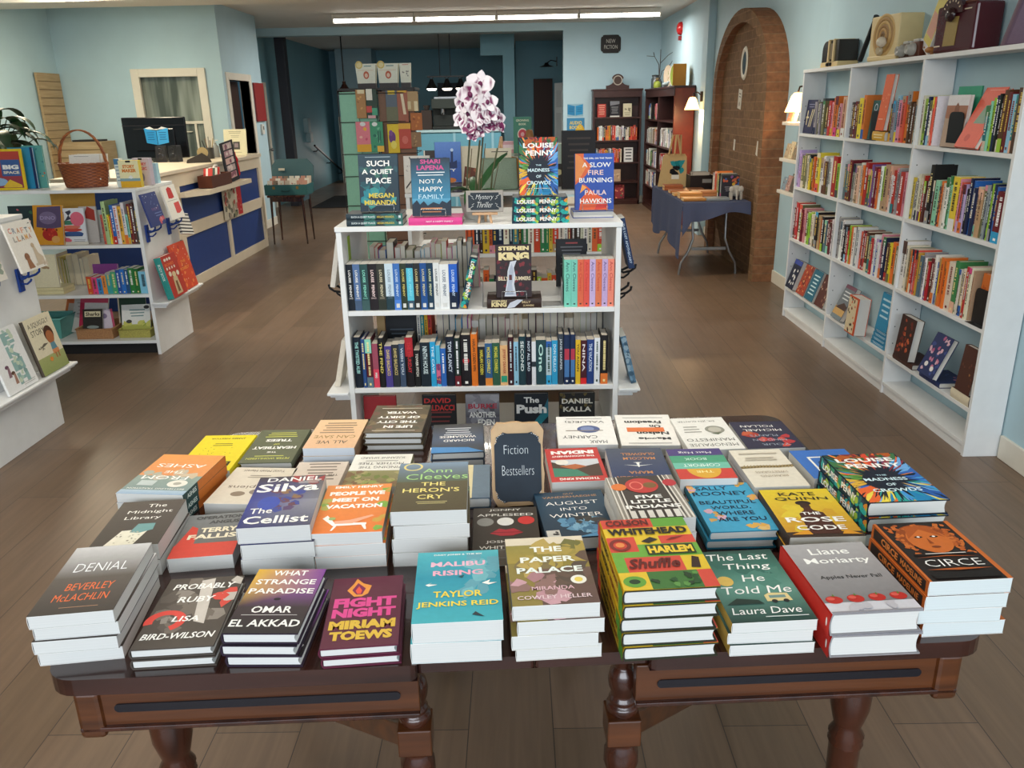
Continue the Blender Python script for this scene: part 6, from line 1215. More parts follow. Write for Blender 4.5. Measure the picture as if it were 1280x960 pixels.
# ------------------------------------------------------------------ dark bookcases at the back
def brown_bookcase(label, M, bays, wbay, H, D, levels, side='brown_bookcase'):
    R = thing('bookcase', label, 'bookcase', M); Wd = bays*wbay; t = .03
    for k in range(bays+1): MB().box(k*wbay-t/2 if 0 < k < bays else (0 if k == 0 else Wd-t), 0, 0, k*wbay+t/2 if 0 < k < bays else (t if k == 0 else Wd), D, H-.03, m='bookcase_lit_side' if k == bays and side != 'brown_bookcase' else 'brown_bookcase').build('side_panel', R, bevel=.003)
    MB().box(-.015, -.015, H-.03, Wd+.015, D, H, m='brown_bookcase').build('bookcase_top', R, bevel=.005)
    MB().box(0, D-.012, .02, Wd, D, H-.03, m='brown_bookcase').build('back_panel', R)
    for z in levels:
        for k in range(bays): MB().box(k*wbay+t/2, .008, z-.025, (k+1)*wbay-t/2, D-.012, z, m='brown_bookcase').build('shelf', R, bevel=.002)
    MB().box(0, .0, 0, Wd, .02, levels[-1]-.025, m='brown_bookcase').box(0, -.002, H-.13, Wd, .012, H-.03, m='brown_bookcase').build('plinth', R)
    return R
LV = [1.43, 1.06, .70, .38, .09]
A = (1.31, 14.32)
brown_bookcase('dark brown bookcase with a carved crest against the blue back wall', T(A[0], A[1], 0), 1, .81, 1.875, .26, LV)
cr = thing('crest_ornament', 'round carved ornament with pale ring on top of the back bookcase', 'ornament', T(A[0]+.405, A[1]+.05, 1.876))
ps = [(-.19, 0), (.19, 0), (.19, .05), (.17, .05)] + [(.16-.10*q, .055+.06*q*q) for q in (.2, .5, .8, 1)] + [(.10*math.cos(a), .14+.09*math.sin(a)) for a in [PI*k/10 for k in range(1, 10)]] + [(-.16+.10*q, .055+.06*q*q) for q in (1, .8, .5, .2)] + [(-.17, .05), (-.19, .05)]
F = frame((0, 0, 0), (1, 0, 0), (0, 0, 1), (0, -1, 0))
MB().prism(ps, -.02, .02, m='brown_bookcase', M=F).build('crest', cr, bevel=.004)
MB().lathe([(.062, .021), (.066, .026), (.075, .026), (.078, .021)], 24, '#b9b0a2', 'paint', F @ Matrix.Translation((0, .13, 0)), caps=False).build('ring', cr)
MB().lathe([(0, .022), (.062, .022)], 20, '#4a3a34', 'print', F @ Matrix.Translation((0, .13, 0)), caps=False).build('dial', cr)
def small_row(xa, xb, y, z, spec, where, hr=(.2, .24), M0=None):
    cs = spec.split(); n = len(cs); R = random.Random(where); x = xa; w = (xb-xa)/n
    for k, c in enumerate(cs):
        t = w*R.uniform(.8, 1.0); cc = jit(PAL[c], R); h = R.uniform(*hr)
        M = frame_row((x, y, z)) if M0 is None else M0(x, z)
        b = cover_mb(.14, h, t, False, cc, None, [], spine_marks(R, cc)); pg = page_mb(.14, h, t, False, '#d9cfbc')
        o = len(b.v); b.v += pg.v; b.f += [[i+o for i in f] for f in pg.f]; b.c += pg.c; b.m += pg.m; b.s += pg.s
        SMALL.join(b, M); x += w
x0, x1 = A[0]+.04, A[0]+.77; fy = A[1]+.03
small_row(x0+.04, x1-.02, fy, LV[1]+.001, 'or_ wh wh gy bk or_ or_ mu br rd co wh wh cr gy wh bk cr cr bk co rd rd rd', 'second shelf of the back bookcase')
small_row(x0, x0+.46, fy, LV[2]+.001, 'bl tl br rd rd or_ rd mu br gy wh bk co rd or_ rd br cr', 'third shelf of the back bookcase')
fc = lambda lab, x, z, w, h, c, art: book(lab, frame_face((x, fy+.04, z+.001), .1), w, h, .025, c, True, None, art)
fc('red book facing out on the top shelf of the back bookcase', x0+.04, LV[0], .14, .21, '#b04038', [('l', .1, .9, .85, 5, .16, '#d8a08a')])
fc('black and grey book facing out in the middle of the back bookcase top shelf', x0+.25, LV[0], .155, .25, '#242228', [('p', [(0, .72), (1, .82), (1, 1), (0, 1)], '#77777c'), ('l', .1, .9, .6, 4, .12, '#8a8a8c'), ('r', 0, 0, 1, .08, '#d8d4cc')])
fc('cream book facing out on the top shelf of the back bookcase', x0+.47, LV[0], .14, .21, '#cfc7a8', [('b', 3, 6, (.2, .4, .8, .7), ['#6a6450', '#8a846c'], .12), ('l', .1, .9, .3, 3, .09, '#8a8468')])
fc('white lettered book facing out beside the third shelf spines', x0+.50, LV[2], .15, .235, '#d3d2cf', [('l', .1, .9, .82, 4, .22, '#33333a')])
fc('tan book facing out on the fourth shelf of the back bookcase', x0+.30, LV[3], .15, .20, '#b09478', [('b', 3, 8, (.2, .2, .8, .8), ['#8a6a50', '#c9b090'], .1)])
fc('red and green book facing out on the lowest shelf of the back bookcase', x0+.36, LV[4], .16, .235, '#8a2f38', [('b', 3, 16, (0, 0, 1, 1), ['#3f6a4a', '#c9505a', '#5a2430', '#d98a6a'], .1)])
B2 = (2.165, 14.25)                                                          # its front faces the aisle (-x)
LV2 = [1.40, 1.03, .68, .36, .09]
brown_bookcase('tall red brown bookcase of two bays standing along the right wall', T(B2[0], B2[1], 0, -PI/2), 2, 1.28, 1.86, .285, LV2, 'red')  # near end panel takes the brown with lamp glow coloured in
def m_side(x, z): return frame((B2[0]+.03, B2[1]-x, z), (1, 0, 0), (0, 0, 1), (0, -1, 0))
small_row(.08, 1.1, 0, LV2[1]+.001, 'wh bk wh cr gy cr bk wh bk tn br wh rd br', 'second shelf, farther bay of the red brown bookcase', (.2, .25), m_side)
small_row(1.36, 2.4, 0, LV2[1]+.001, 'gy wh wh bk wh gy wh wh cr wh gy wh bk wh', 'second shelf, nearer bay of the red brown bookcase', (.22, .27), m_side)
small_row(.08, 1.15, 0, LV2[2]+.001, 'wh wh br wh wh gr gr bk gy cr bl wh cr', 'third shelf, farther bay of the red brown bookcase', (.22, .27), m_side)
small_row(1.36, 2.4, 0, LV2[2]+.001, 'br rd br pk tn br mr tn br cr', 'third shelf, nearer bay of the red brown bookcase', (.2, .25), m_side)
small_row(.08, 1.1, 0, LV2[3]+.001, 'wh cr wh bk wh cr bl dg wh', 'fourth shelf, farther bay of the red brown bookcase', (.2, .25), m_side)
small_row(1.4, 2.2, 0, LV2[3]+.001, 'cr wh br tn br', 'fourth shelf, nearer bay of the red brown bookcase', (.16, .2), m_side)
small_row(.2, .5, 0, LV2[0]+.001, 'bl wh bk', 'top shelf, farther bay of the red brown bookcase', (.2, .25), m_side)
small_row(.8, 1.1, 0, LV2[0]+.001, 'rd pk bk', 'top shelf beside its middle panel, red brown bookcase', (.2, .25), m_side)
ZT = 1.861
pl = thing('plate', 'pale flowered oval plate standing on top of the red brown bookcase', 'plate', frame((2.33, 13.1, ZT+.16), (.25, -.97, 0), (0, 0, 1), (-.97, -.25, 0)))
MB().lathe([(.0, .0), (.09, .0), (.15, .018), (.155, .02), (.15, .012), (.09, -.008), (0, -.008)], 28, '#c9b8a0', 'print', None, caps=False).build('dish', pl)
m_ = MB(); art_mb(m_, [('b', 4, 14, (.2, .2, .8, .8), ['#8a9a5a', '#b07a5a', '#d9c9b0'], .07)], .2, .2, .001, T(-.1, -.1, 0)); m_.build('painted_flowers', pl)
p2 = thing('plate', 'green round plate standing beside the orange box on the bookcase', 'plate', frame((2.32, 12.55, ZT+.15), (.2, -.98, 0), (0, 0, 1), (-.98, -.2, 0)))
MB().lathe([(.0, .0), (.10, .0), (.145, .016), (.15, .018), (.14, .006), (0, -.008)], 28, '#7d8c3a', 'print', None, caps=False).build('dish', p2)
MB().lathe([(.144, .018), (.152, .021), (.152, .015)], 28, '#d8d4c0', 'print', None, caps=False).build('rim', p2)
ob = thing('box', 'upright orange and cream box on the near end of the red brown bookcase', 'box', T(2.3, 12.1, ZT, -.2))
MB().box(-.09, -.11, 0, .09, .11, .285, '#c98a2f', 'print').build('body', ob, bevel=.003)
MB().box(-.0905, -.1, .01, -.09, .1, .275, '#d8b87a', 'print').build('printed_panel', ob)
vs_ = thing('vase', 'small dark vase with bare branches on the red brown bookcase', 'vase', T(2.26, 13.55, ZT))
MB().lathe([(.04, 0), (.055, .03), (.05, .09), (.03, .12), (.034, .13)], 16, '#4a4a4c', 'print_gloss').build('vessel', vs_)
for i, (ps_) in enumerate((((0, 0, .1), (-.01, 0, .34), (-.08, .02, .46), (-.20, .02, .47)), ((0, 0, .1), (.01, 0, .4), (.01, 0, .56)), ((0, 0, .1), (.01, 0, .36), (.12, -.02, .47), (.2, 0, .52)), ((0, 0, .1), (.04, 0, .24), (.16, -.02, .34), (.2, -.02, .40)), ((-.08, .02, .46), (-.10, 0, .52)))):
    MB().tube(ps_, [.007, .006, .005, .004][:len(ps_)], 6, '#3a322c', 'print').build('branch', vs_)
fg = thing('figurine', 'small green and brown figurine in front of the pale plate', 'figurine', T(2.21, 13.40, ZT))
MB().lathe([(.05, 0), (.06, .03), (.05, .08), (.02, .1)], 14, '#8a963a', 'print').ball((0, 0, .12), .03, 10, '#6a5a3a', 'print').build('body', fg)
fg2 = thing('figurine', 'small grey blue figurine near the red brown bookcase edge', 'figurine', T(2.22, 12.75, ZT))
MB().ball((0, 0, .035), .04, 10, '#8a979a', 'print', None, (1.3, .9, .85)).ball((.04, 0, .06), .022, 8, '#97a4a6', 'print').build('body', fg2)
jr = thing('jar', 'dark jar at the far end of the red brown bookcase top', 'jar', T(2.25, 13.85, ZT))
MB().lathe([(.06, 0), (.065, .02), (.065, .14), (.05, .16), (.05, .18)], 16, '#4a5458', 'print_gloss').build('vessel', jr)
MB().lathe([(.055, .18), (.055, .2), (.0, .205)], 16, '#2a2c2e', 'print', caps=False).build('lid', jr)

# ---- things hung on the back wall
def wall_plate(px, py, w, h, Y, name, lab, cat, col, ops, th=.012, m='print'):
    p = at_y(px, py, Y); R = thing(name, lab, cat, frame((p.x-w/2, Y, p.z-h/2), (1, 0, 0), (0, 0, 1), (0, -1, 0)))
    MB().box(0, 0, 0, w, h, th, col, m).build('panel', R, bevel=.002)
    a = MB(); art_mb(a, ops, w, h, th, None, m); a.build('print', R); return R
p = at_y(763.5, 55, 14.595)
sg = thing('chalkboard_sign', 'black scalloped chalkboard sign hanging high on the blue back wall', 'sign', frame((p.x, 14.598, p.z), (1, 0, 0), (0, 0, 1), (0, -1, 0)))
q = []
for sx, sy in ((1, 1), (-1, 1), (-1, -1), (1, -1)):
    pts = [(sx*.165, sy*.08), (sx*.155, sy*.11), (sx*.135, sy*.115), (sx*.13, sy*.135), (sx*.10, sy*.14)]; q += pts if sx*sy > 0 else pts[::-1]
MB().prism(q, 0, .015, '#1d1a18', 'print', None).build('board', sg, bevel=.003)
t = MB(); put_text(t, 'NEW', T(0, .045, .0155), .15, .06, '#b9b6ae', 0); put_text(t, 'FICTION', T(0, -.045, .0155), .22, .06, '#b9b6ae', 0); t.build('lettering', sg)
wall_plate(719, 137.5, .27, .2, 14.597, 'poster', 'blue open book poster on the back wall beside the dark bookcase', 'poster', '#8fb6c6', [('p', [(.02, .95), (.48, .82), (.48, .05), (.02, .15)], '#2a7fb0'), ('p', [(.52, .82), (.98, .95), (.98, .15), (.52, .05)], '#2f8fc2'), ('l', .08, .42, .65, 4, .1, '#1d5f8a'), ('l', .58, .92, .65, 4, .1, '#1d5f8a')], .004)
wall_plate(719.5, 169, .30, .56, 14.597, 'poster', 'blue and yellow poster on the back wall under the open book poster', 'poster', '#3f86b0', [('e', .75, .42, .32, .4, '#d0a52a'), ('p', [(.4, .1), (.6, .5), (.8, .6), (1, .5), (1, 0), (.4, 0)], '#d0a52a'), ('e', .6, .4, .1, .14, '#8a6a2a'), tx('AUDIO', .5, .86, .7, .1, '#d9c66a', .03), tx('BOOKS', .5, .73, .7, .1, '#d9c66a', .03)], .004)
p = at_x(843, 29, 2.445)
al = thing('alarm_bell', 'red fire alarm bell high on the right wall near the back', 'alarm', frame((2.452, 12.9, 2.66), (0, -1, 0), (0, 0, 1), (-1, 0, 0)))
MB().lathe([(.09, 0), (.09, .02), (.08, .05), (.04, .07), (0, .073)], 20, '#b8282a', 'print_gloss', None, caps=False).build('bell', al)
MB().box(-.03, -.16, 0, .03, -.1, .04, '#8a2a2a', 'print').build('mount', al)

# ------------------------------------------------------------------ children's shelves on the counter side
GX0, GX1 = -3.97, -2.568
KU = gondola('white double sided children\'s bookshelf with wicker basket on top', GX0, GX1, 5.632, (.105, .44, .79), 1.165)
ledge(KU, 1, GX1-GX0, .385, d=.12)
NU = gondola('white shelving unit cut by the photo edge, llama picture book on its end', GX0, GX1, 3.67, (.105, .44, .79), 1.165)
ledge(NU, 1, GX1-GX0, .352, d=.12, y0=-.12, y1=.66)
def frame_end(o, lean=.2):
    n = Vector((1, 0, 0)); up = Vector((0, 0, 1))*math.cos(lean)-n*math.sin(lean); a = Vector((0, 1, 0))
    return frame(o, a, up, a.cross(up))
def on_end(lab, y, z, w, h, t, c, art, lean=.2, out=.075, spine=None, sart=()):
    return book(lab, frame_end((GX1+out, y, z), lean), w, h, t, c, True, spine, art, sart)
def hold(y, z, lab, col='#1d3f8c'): return holder('book_holder', lab, T(GX1+.002, y, z, PI/2), col)
hold(4.15, .885, 'blue plastic holder under the llama picture book'); hold(3.80, .885, 'blue plastic holder nearest the photo edge')
LL = [('r', 0, 0, 1, 1, '#e9e4da')] + [tx(ch, .16+.145*k, .84-.012*k, .11, .11, c, .03) for k, (ch, c) in enumerate(zip('CRAFTY', ('#d98a7a', '#8a93a0', '#c98f62', '#e0a48a', '#7d858c', '#d9a06a')))] + [tx(ch, .22+.14*k, .66, .11, .11, c, .03) for k, (ch, c) in enumerate(zip('LLAMA', ('#a9a49c', '#cf9a72', '#8f8a84', '#e2b06a', '#c99a88')))] + \
     [('e', .38, .28, .09, .08, '#8a5f44'), ('p', [(.30, .04), (.33, .26), (.45, .24), (.52, .04)], '#9a6a4a'), ('p', [(.66, .06), (.7, .46), (.76, .5), (.82, .3), (.94, .2), (.92, .06)], '#c9b79e'), ('e', .72, .47, .06, .05, '#bda78a'), ('p', [(.85, .9), (.9, .93), (.95, .9), (.9, .91)], '#3a3a3a'), ('b', 3, 5, (.5, .03, .98, .12), ['#b9a48a', '#cfc0aa'], .05)]
on_end('white llama picture book held on the end of the nearest unit', 4.02, .90, .235, .25, .012, '#e6e1d8', LL, .22, .098)
on_end('pale picture book nearest the photo edge in the blue holder', 3.66, .90, .235, .22, .012, '#dcd6ca', [('b', 3, 10, (.1, .1, .9, .9), ['#c9a288', '#8f9a8a'], .1)], .22, .098)
HK = [('r', 0, 0, 1, 1, '#e6e6e4')] + [tx(ch, .63, .17+.22*k, .36, .19, '#8fb0ac', .06) for k, ch in enumerate('HIKE')] + [('b', 4, 16, (.5, .1, .8, .95), ['#a9c2b4', '#7f9f9a', '#c2cfb8'], .06), ('e', .25, .42, .06, .03, '#6a4a5a'), ('p', [(.2, .25), (.25, .41), (.31, .4), (.3, .25)], '#8a6a72'), ('e', .36, .30, .06, .03, '#5a4030'), ('p', [(.32, .12), (.36, .29), (.42, .28), (.42, .12)], '#a07a6a'), ('l', .5, .95, .08, 2, .03, '#b5b5b0')]
HK = [o if o[0] != 't' else o for o in HK]
on_end('white tall picture book with blue green upright letters on the ledge', 3.73, .354, .25, .31, .014, '#e4e4e2', HK, .22, .085)
SQ2 = [('r', 0, 0, 1, .3, '#8f9a5c', '#a3a86c'), ('r', 0, .3, 1, 1, '#ddd3b6'), tx('A SQUIGGLY', .48, .87, .78, .10, '#3f3a30', .0), tx('STORY', .36, .74, .5, .10, '#3f3a30', .0), ('e', .70, .64, .17, .15, '#4a2c1e'), ('e', .70, .58, .14, .12, '#a8663c'), ('p', [(.60, .34), (.62, .48), (.78, .48), (.82, .34)], '#5d8a9a'), ('p', [(.60, .28), (.6, .36), (.84, .36), (.84, .28)], '#d08a5a'), ('r', .66, .2, .7, .3, '#a8663c'), ('r', .76, .2, .8, .3, '#a8663c'), ('e', .46, .22, .06, .04, '#d9883a'), ('p', [(.2, .45), (.4, .52), (.56, .5), (.4, .47)], '#6a6254'), ('b', 6, 8, (.12, .4, .4, .5), ['#6a6254'], .018)]
on_end('cream picture book with a child in blue on the ledge', 4.03, .354, .245, .30, .02, '#d9cfb2', SQ2, .2, .085, '#4a3f34')
# end of the children's unit
hold(5.70, .895, 'blue plastic holder under the indigo book'); hold(6.07, .895, 'blue plastic holder under the white and red book')
on_end('indigo picture book with stars in the blue holder', 5.56, .91, .235, .225, .014, '#34407c', [('b', 5, 14, (.05, .5, .95, .95), ['#dfe6f2', '#8a9ac8'], .02), tx('NIGHT', .62, .5, .5, .09, '#8a5a8a', 0), ('b', 7, 4, (.55, .05, .95, .25), ['#d0606a', '#e0888a'], .1), ('l', .45, .95, .36, 2, .08, '#7080b8')], .22, .098)
on_end('white picture book with two red shapes in the blue holder', 5.90, .915, .235, .24, .016, '#ebe7de', [('p', [(.28, .62), (.32, .9), (.5, .95), (.66, .9), (.7, .62), (.5, .6)], '#c22f2c'), ('p', [(.5, .16), (.5, .46), (.9, .48), (.92, .2), (.7, .14)], '#d24a48'), ('l', .1, .9, .54, 1, .03, '#8a8884')], .22, .098)
R_ = thing('striped_bag', 'black and white striped paper bag hanging at the far edge of the unit end', 'bag', frame((GX1+.075, 6.19, .775), (0, 1, 0), (-.1, .35, .93), Vector((0, 1, 0)).cross(Vector((-.1, .35, .93)))))
b = MB().box(-.07, 0, 0, .09, .16, .02, '#d8d4ca', 'print')
for k in range(6): b.box(-.0705, .012+.026*k, -.0005, .0905, .022+.026*k, .0205, '#2a2a2c', 'print')
b.build('body', R_)
on_end('teal hardcover standing first on the end ledge', 5.655, .387, .06, .31, .016, '#2f8a86', [], .2, .075) if 0 else None
RD = [('r', 0, 0, 1, 1, '#b8382c')] + [('e', .22+.17*k, .9, .07, .035, '#e6ddcf') for k in range(3)] + [tx('BONES', .42, .78, .6, .07, '#e0703a', .03)] + [('r', .14+.17*k, .66, .22+.17*k, .72, '#e6ddcf') for k in range(4)] + [('e', .5, .52, .12, .07, '#d9c49a'), ('p', [(.3, .05), (.36, .46), (.64, .46), (.7, .05)], '#cdb68c'), ('p', [(.42, .1), (.44, .36), (.56, .36), (.58, .1)], '#7a5a3a'), ('e', .26, .56, .09, .06, '#e0d4c0'), ('e', .76, .52, .09, .06, '#e0d4c0')]
on_end('red picture book with a skeleton figure on the end ledge, teal spine', 5.675, .387, .25, .30, .05, '#b8382c', RD, .2, .088, '#2f8f88', [tx('BODY BOOK', .36, .5, .4, .4, '#d6eae4', .02)])
on_end('orange red flowered picture book at the far end of the ledge', 5.945, .387, .27, .345, .02, '#d2492a', [('b', 7, 30, (.03, .03, .97, .97), ['#e06a38', '#b8382a', '#e88a4a', '#c9502c'], .07), ('b', 8, 16, (.03, .03, .97, .97), ['#efe0cc', '#2f3a4a', '#e0b890'], .02), tx('THE', .5, .6, .34, .05, '#e8a84a', 0), tx('FOREST', .5, .45, .6, .06, '#e8a84a', 0)], .2, .088)

# ---- top of the children's unit
KT = 1.1655
def box_game(lab, M, w, d, h, c, ops, side=None, name='card_game'):
    R = thing(name, lab, 'game box', M)
    MB().box(-w/2, 0, 0, w/2, d, h, side or c, 'print').build('box', R, bevel=.0015)
    a = MB(); a.quad((-w/2+.001, -.0006, .001), (w/2-.001, -.0006, .001), (w/2-.001, -.0006, h-.001), (-w/2+.001, -.0006, h-.001), c, 'print')
    art_mb(a, ops, w, h, .0008, frame((-w/2, 0, 0), (1, 0, 0), (0, 0, 1), (0, -1, 0))); a.build('front_print', R); return R
BS = [('r', 0, 0, 1, 1, '#e2c22a'), ('r', .06, .05, .94, .94, '#8a3a4a', '#c04a3a'), ('e', .24, .8, .2, .1, '#e0904a'), ('e', .24, .8, .1, .05, '#f0d0b0'), ('r', .42, .34, .92, .74, '#3f5f96'), tx('BIG', .67, .56, .42, .11, W, .06), tx('SPACE', .67, .43, .42, .07, '#e8dfc8', .04), ('e', .3, .2, .24, .1, '#8fb0d0'), ('p', [(.4, .08), (.6, .26), (.9, .12), (.9, .06), (.45, .06)], '#e0b83a')]
book('yellow framed space book standing at the counter end of the children\'s unit', frame_face((-3.60, 5.72, KT), .06), .26, .27, .012, '#e2c22a', True, None, BS)
book('bright blue hardcover standing behind the yellow framed space book', frame_face((-3.47, 5.80, KT), .05), .17, .275, .02, '#2a86b4', True, None, [('r', .9, 0, 1, 1, '#1f2f5a')])
book('teal picture book with red dots behind the bright blue one', frame_face((-3.40, 5.845, KT), .05), .14, .285, .016, '#5fa39a', True, None, [('b', 4, 16, (.1, .05, .95, .95), ['#c8583c', '#d9a25a', '#3f7f86', '#e0d0b0'], .06)])
def basket():
    cx, cy = -3.0, 5.86; a, bb, h = .165, .115, .155
    R = thing('wicker_basket', 'brown wicker basket with arched twisted handle on the children\'s unit', 'basket', T(cx, cy, KT))
    mb = MB(); n = 56; rows = 15
    v = []; fs = []; cs = []
    for j in range(rows*2+1):
        q = j/(rows*2); s = .84+.16*q
        for i in range(n):
            t = 2*PI*i/n; w = (1 if (i//2+j//2) % 2 else -1)*.0035
            r = 1+w/.14
            v.append((a*s*r*math.cos(t), bb*s*r*math.sin(t), .004+h*q))
            cs.append('#6e3418' if (i//2+j//2) % 2 else '#9a5226')
    for j in range(rows*2):
        for i in range(n): fs.append((j*n+i, j*n+(i+1) % n, (j+1)*n+(i+1) % n, (j+1)*n+i))
    mb.add(v, fs, cs, 'wicker', True)
    mb.prism([(a*.84*math.cos(2*PI*i/24), bb*.84*math.sin(2*PI*i/24)) for i in range(24)], 0, .01, '#6e3418', 'wicker')
    mb.build('body', R)
    for ph in (0, PI):
        MB().tube([((a*1.0)*math.cos(2*PI*i/40), (bb*1.0)*math.sin(2*PI*i/40), .158+.004*math.sin(i*1.6+ph)) for i in range(40)], .006, 7, '#8a4820', 'wicker', None, True).build('rim', R)
    for ph in (0, 2.1, 4.2):
        ps = []
        for k in range(61):
            t = PI*k/60; ps.append((-a*.98*math.cos(t)+.006*math.cos(k*.55+ph), .006*math.sin(k*.55+ph), .11+.27*math.sin(t)**.8))
        MB().tube(ps, .0055, 6, ['#a8602c', '#8a4820', '#94542a'][int(ph)//2 % 3], 'wicker').build('handle', R)
    pp = thing('paper_pads', 'white printed pads sticking out of the wicker basket', 'paper', T(cx+.02, cy+.0, KT+.05))
    for k in range(4):
        q = MB().box(-.10, -.004, 0, .11, .004, .17, '#e6e2d8', 'print', T(.0+.006*k, -.05+.03*k, .0, .0, -.2+.02*k))
        art_mb(q, [('l', .15, .7, .93, 1, .03, '#4a4a48')], .2, .17, .0045, T(.006*k, -.05+.03*k, 0, 0, -.2+.02*k) @ frame((-.1, 0, 0), (1, 0, 0), (0, 0, 1), (0, -1, 0)))
        q.build('sheet', pp)
basket()
box_game('pink square picture box with a brown animal beside the wicker basket', T(-2.79, 5.98, KT), .11, .03, .16, '#d9a2a0', [('e', .4, .4, .14, .08, '#6a3a2a'), ('r', 0, 0, .3, .25, '#a8a03a'), ('r', .35, 0, 1, .22, '#e0d8c8')])
box_game('white and blue slim game box next to the yellow one', T(-2.725, 5.765, KT), .035, .06, .19, '#d6dcd8', [('r', 0, .8, 1, 1, '#4a7aa0'), ('l', .1, .9, .7, 5, .12, '#8aa0ac')])
box_game('yellow and cream story card box on the unit', T(-2.635, 5.74, KT, .05), .135, .05, .178, '#e8dfb0', [('r', 0, 0, 1, .24, '#d9a62a'), ('r', .0, .24, 1, .34, '#7fa0a8'), tx('STORY', .5, .78, .6, .13, '#d87a2a', .05), tx('MAKER', .5, .63, .7, .13, '#d87a2a', .05), ('p', [(.4, .36), (.55, .46), (.66, .36), (.55, .32)], '#e6e6e2'), ('r', .38, .93, .62, 1, '#2a2a2c')], '#e0c64a')
box_game('lilac game box behind the yellow story card box', T(-2.62, 5.90, KT, -.1), .12, .05, .185, '#c9bcc8', [tx('STORY', .5, .78, .7, .12, '#c9606a', .05), tx('MAGIC', .5, .62, .7, .12, '#c9606a', .05), ('e', .5, .3, .14, .16, '#7a7a9a'), ('r', .38, .93, .62, 1, '#2a2a2c')])
box_game('light blue small box at the counter side behind the game boxes', T(-2.63, 6.05, KT), .10, .05, .14, '#a9cfdc', [('l', .2, .8, .7, 3, .15, '#7fa8ba')])
def peace_lily():
    R = thing('potted_plant', 'leafy dark green houseplant at the photo edge by the children\'s unit', 'plant', T(-3.80, 6.12, KT, s=1.15))
    MB().lathe([(.09, 0), (.12, .12), (.125, .13), (.115, .13), (.1, .1)], 20, '#8a7a5a', 'print').build('pot', R)
    rn = random.Random(9)
    for i in range(54):
        a = rn.uniform(0, 2*PI); L = rn.uniform(.14, .34); el = rn.uniform(.5, 1.35); b0 = Vector((.03*math.cos(a), .03*math.sin(a), .12))
        d = Vector((math.cos(a)*math.cos(el), math.sin(a)*math.cos(el), math.sin(el)))
        tip = b0+d*L
        st = MB().tube([b0, b0+d*L*.5+Vector((0, 0, .01)), tip], .003, 5, '#24461f', 'leaf')
        n = 8; v = []; fs = []; LL2 = rn.uniform(.17, .25); W2 = LL2*.2; out = Vector((math.cos(a), math.sin(a), 0)); side = Vector((-math.sin(a), math.cos(a), 0))
        p = tip.copy(); ang = el*.4-.1
        for k in range(n+1):
            q = k/n; ww = W2*math.sin(PI*(.06+.94*q))**.7 if k < n else .001
            for s in (-1, 0, 1): v.append(p+side*ww*s+Vector((0, 0, .010*abs(s))))
            p = p+(out*math.cos(ang)+Vector((0, 0, 1))*math.sin(ang))*(LL2/n); ang -= .25
        for k in range(n):
            for e in range(2): fs.append((3*k+e, 3*k+e+1, 3*k+4+e, 3*k+3+e))
        st.add(v, fs, ['#16331b', '#1b3d20', '#224a28'][i % 3], 'leaf', True); st.build('leaf', R)
peace_lily()

# ---- books inside the children's unit
y1, KY = .791, 5.65
def kf(lab, px, py, w, h, t, c, art, lean=.12, dy=.06, yaw=0, z=None):
    p = at_y(px, py, KY+dy); return book(lab, frame_face((p.x, KY+dy, z or .7912), lean, yaw), w, h, t, c, True, None, art)
kf('dark picture book with small flowers behind the orange one', 16, 300, .2, .26, .012, '#2a3a3c', [('b', 4, 12, (.1, .3, .9, .9), ['#c9606a', '#e0b0a0', '#3f6a4a'], .06)], .12, .12)
o = kf('orange and purple picture book with a red creature leaning on the upper shelf', 45, 304, .225, .27, .016, '#d8962a', [('p', [(.1, .45), (.15, .95), (.95, .98), (.95, .45), (.6, .4)], '#5a4a6a'), ('e', .5, .68, .3, .16, '#7a6a8a'), tx('DINO', .5, .68, .5, .09, '#b0a0c8', 0), ('e', .55, .26, .26, .16, '#b02a22'), ('e', .74, .14, .14, .09, '#d9a05a'), ('b', 5, 8, (.3, .15, .8, .4), ['#7a1f1a', '#c9402c'], .05)], .2, .05, -.15)
kf('white picture book with a stacked burger drawing facing out', 77, 300, .185, .245, .014, '#d9dbe0', [('p', [(.15, .3), (.9, .3), (.84, .22), (.22, .22)], '#2f4a7a'), ('e', .5, .30, .38, .06, '#3a558a'), ('e', .5, .40, .36, .05, '#c0463c'), ('e', .46, .48, .36, .05, '#d0705a'), ('e', .35, .60, .3, .06, '#3f7a62'), ('e', .72, .70, .26, .2, '#d8687c'), ('e', .15, .86, .1, .07, '#a86a80'), ('p', [(.25, .65), (.4, .8), (.3, .9), (.5, .95), (.52, .88), (.42, .8), (.5, .7)], '#3a3a4a'), ('b', 6, 4, (.1, .04, .4, .14), ['#d8687c'], .09), ('l', .48, .95, .12, 3, .04, '#9a9aa2')], .1, .05)
bs = thing('book_stand', 'clear acrylic stand under the burger picture book', 'book stand', T(at_y(95, 303, KY+.03).x, KY+.045, .7912)); MB().box(-.09, -.02, 0, .09, .09, .003, '#cfc8bc', 'print_gloss').box(-.09, -.022, 0, .09, -.019, .02, '#cfc8bc', 'print_gloss').build('frame', bs)
kf('pale green grey book half hidden behind the burger picture book', 112, 300, .155, .22, .014, '#b9c0b8', [('e', .3, .7, .1, .06, '#3f6a4a'), ('l', .2, .8, .2, 2, .06, '#8a9088')], .1, .14)
kf('red spotted book behind the burger picture book', 104, 299, .12, .25, .012, '#b9b4b0', [('p', [(.2, .7), (.5, 1), (.9, .9), (.9, .6)], '#a03a30')], .1, .10)
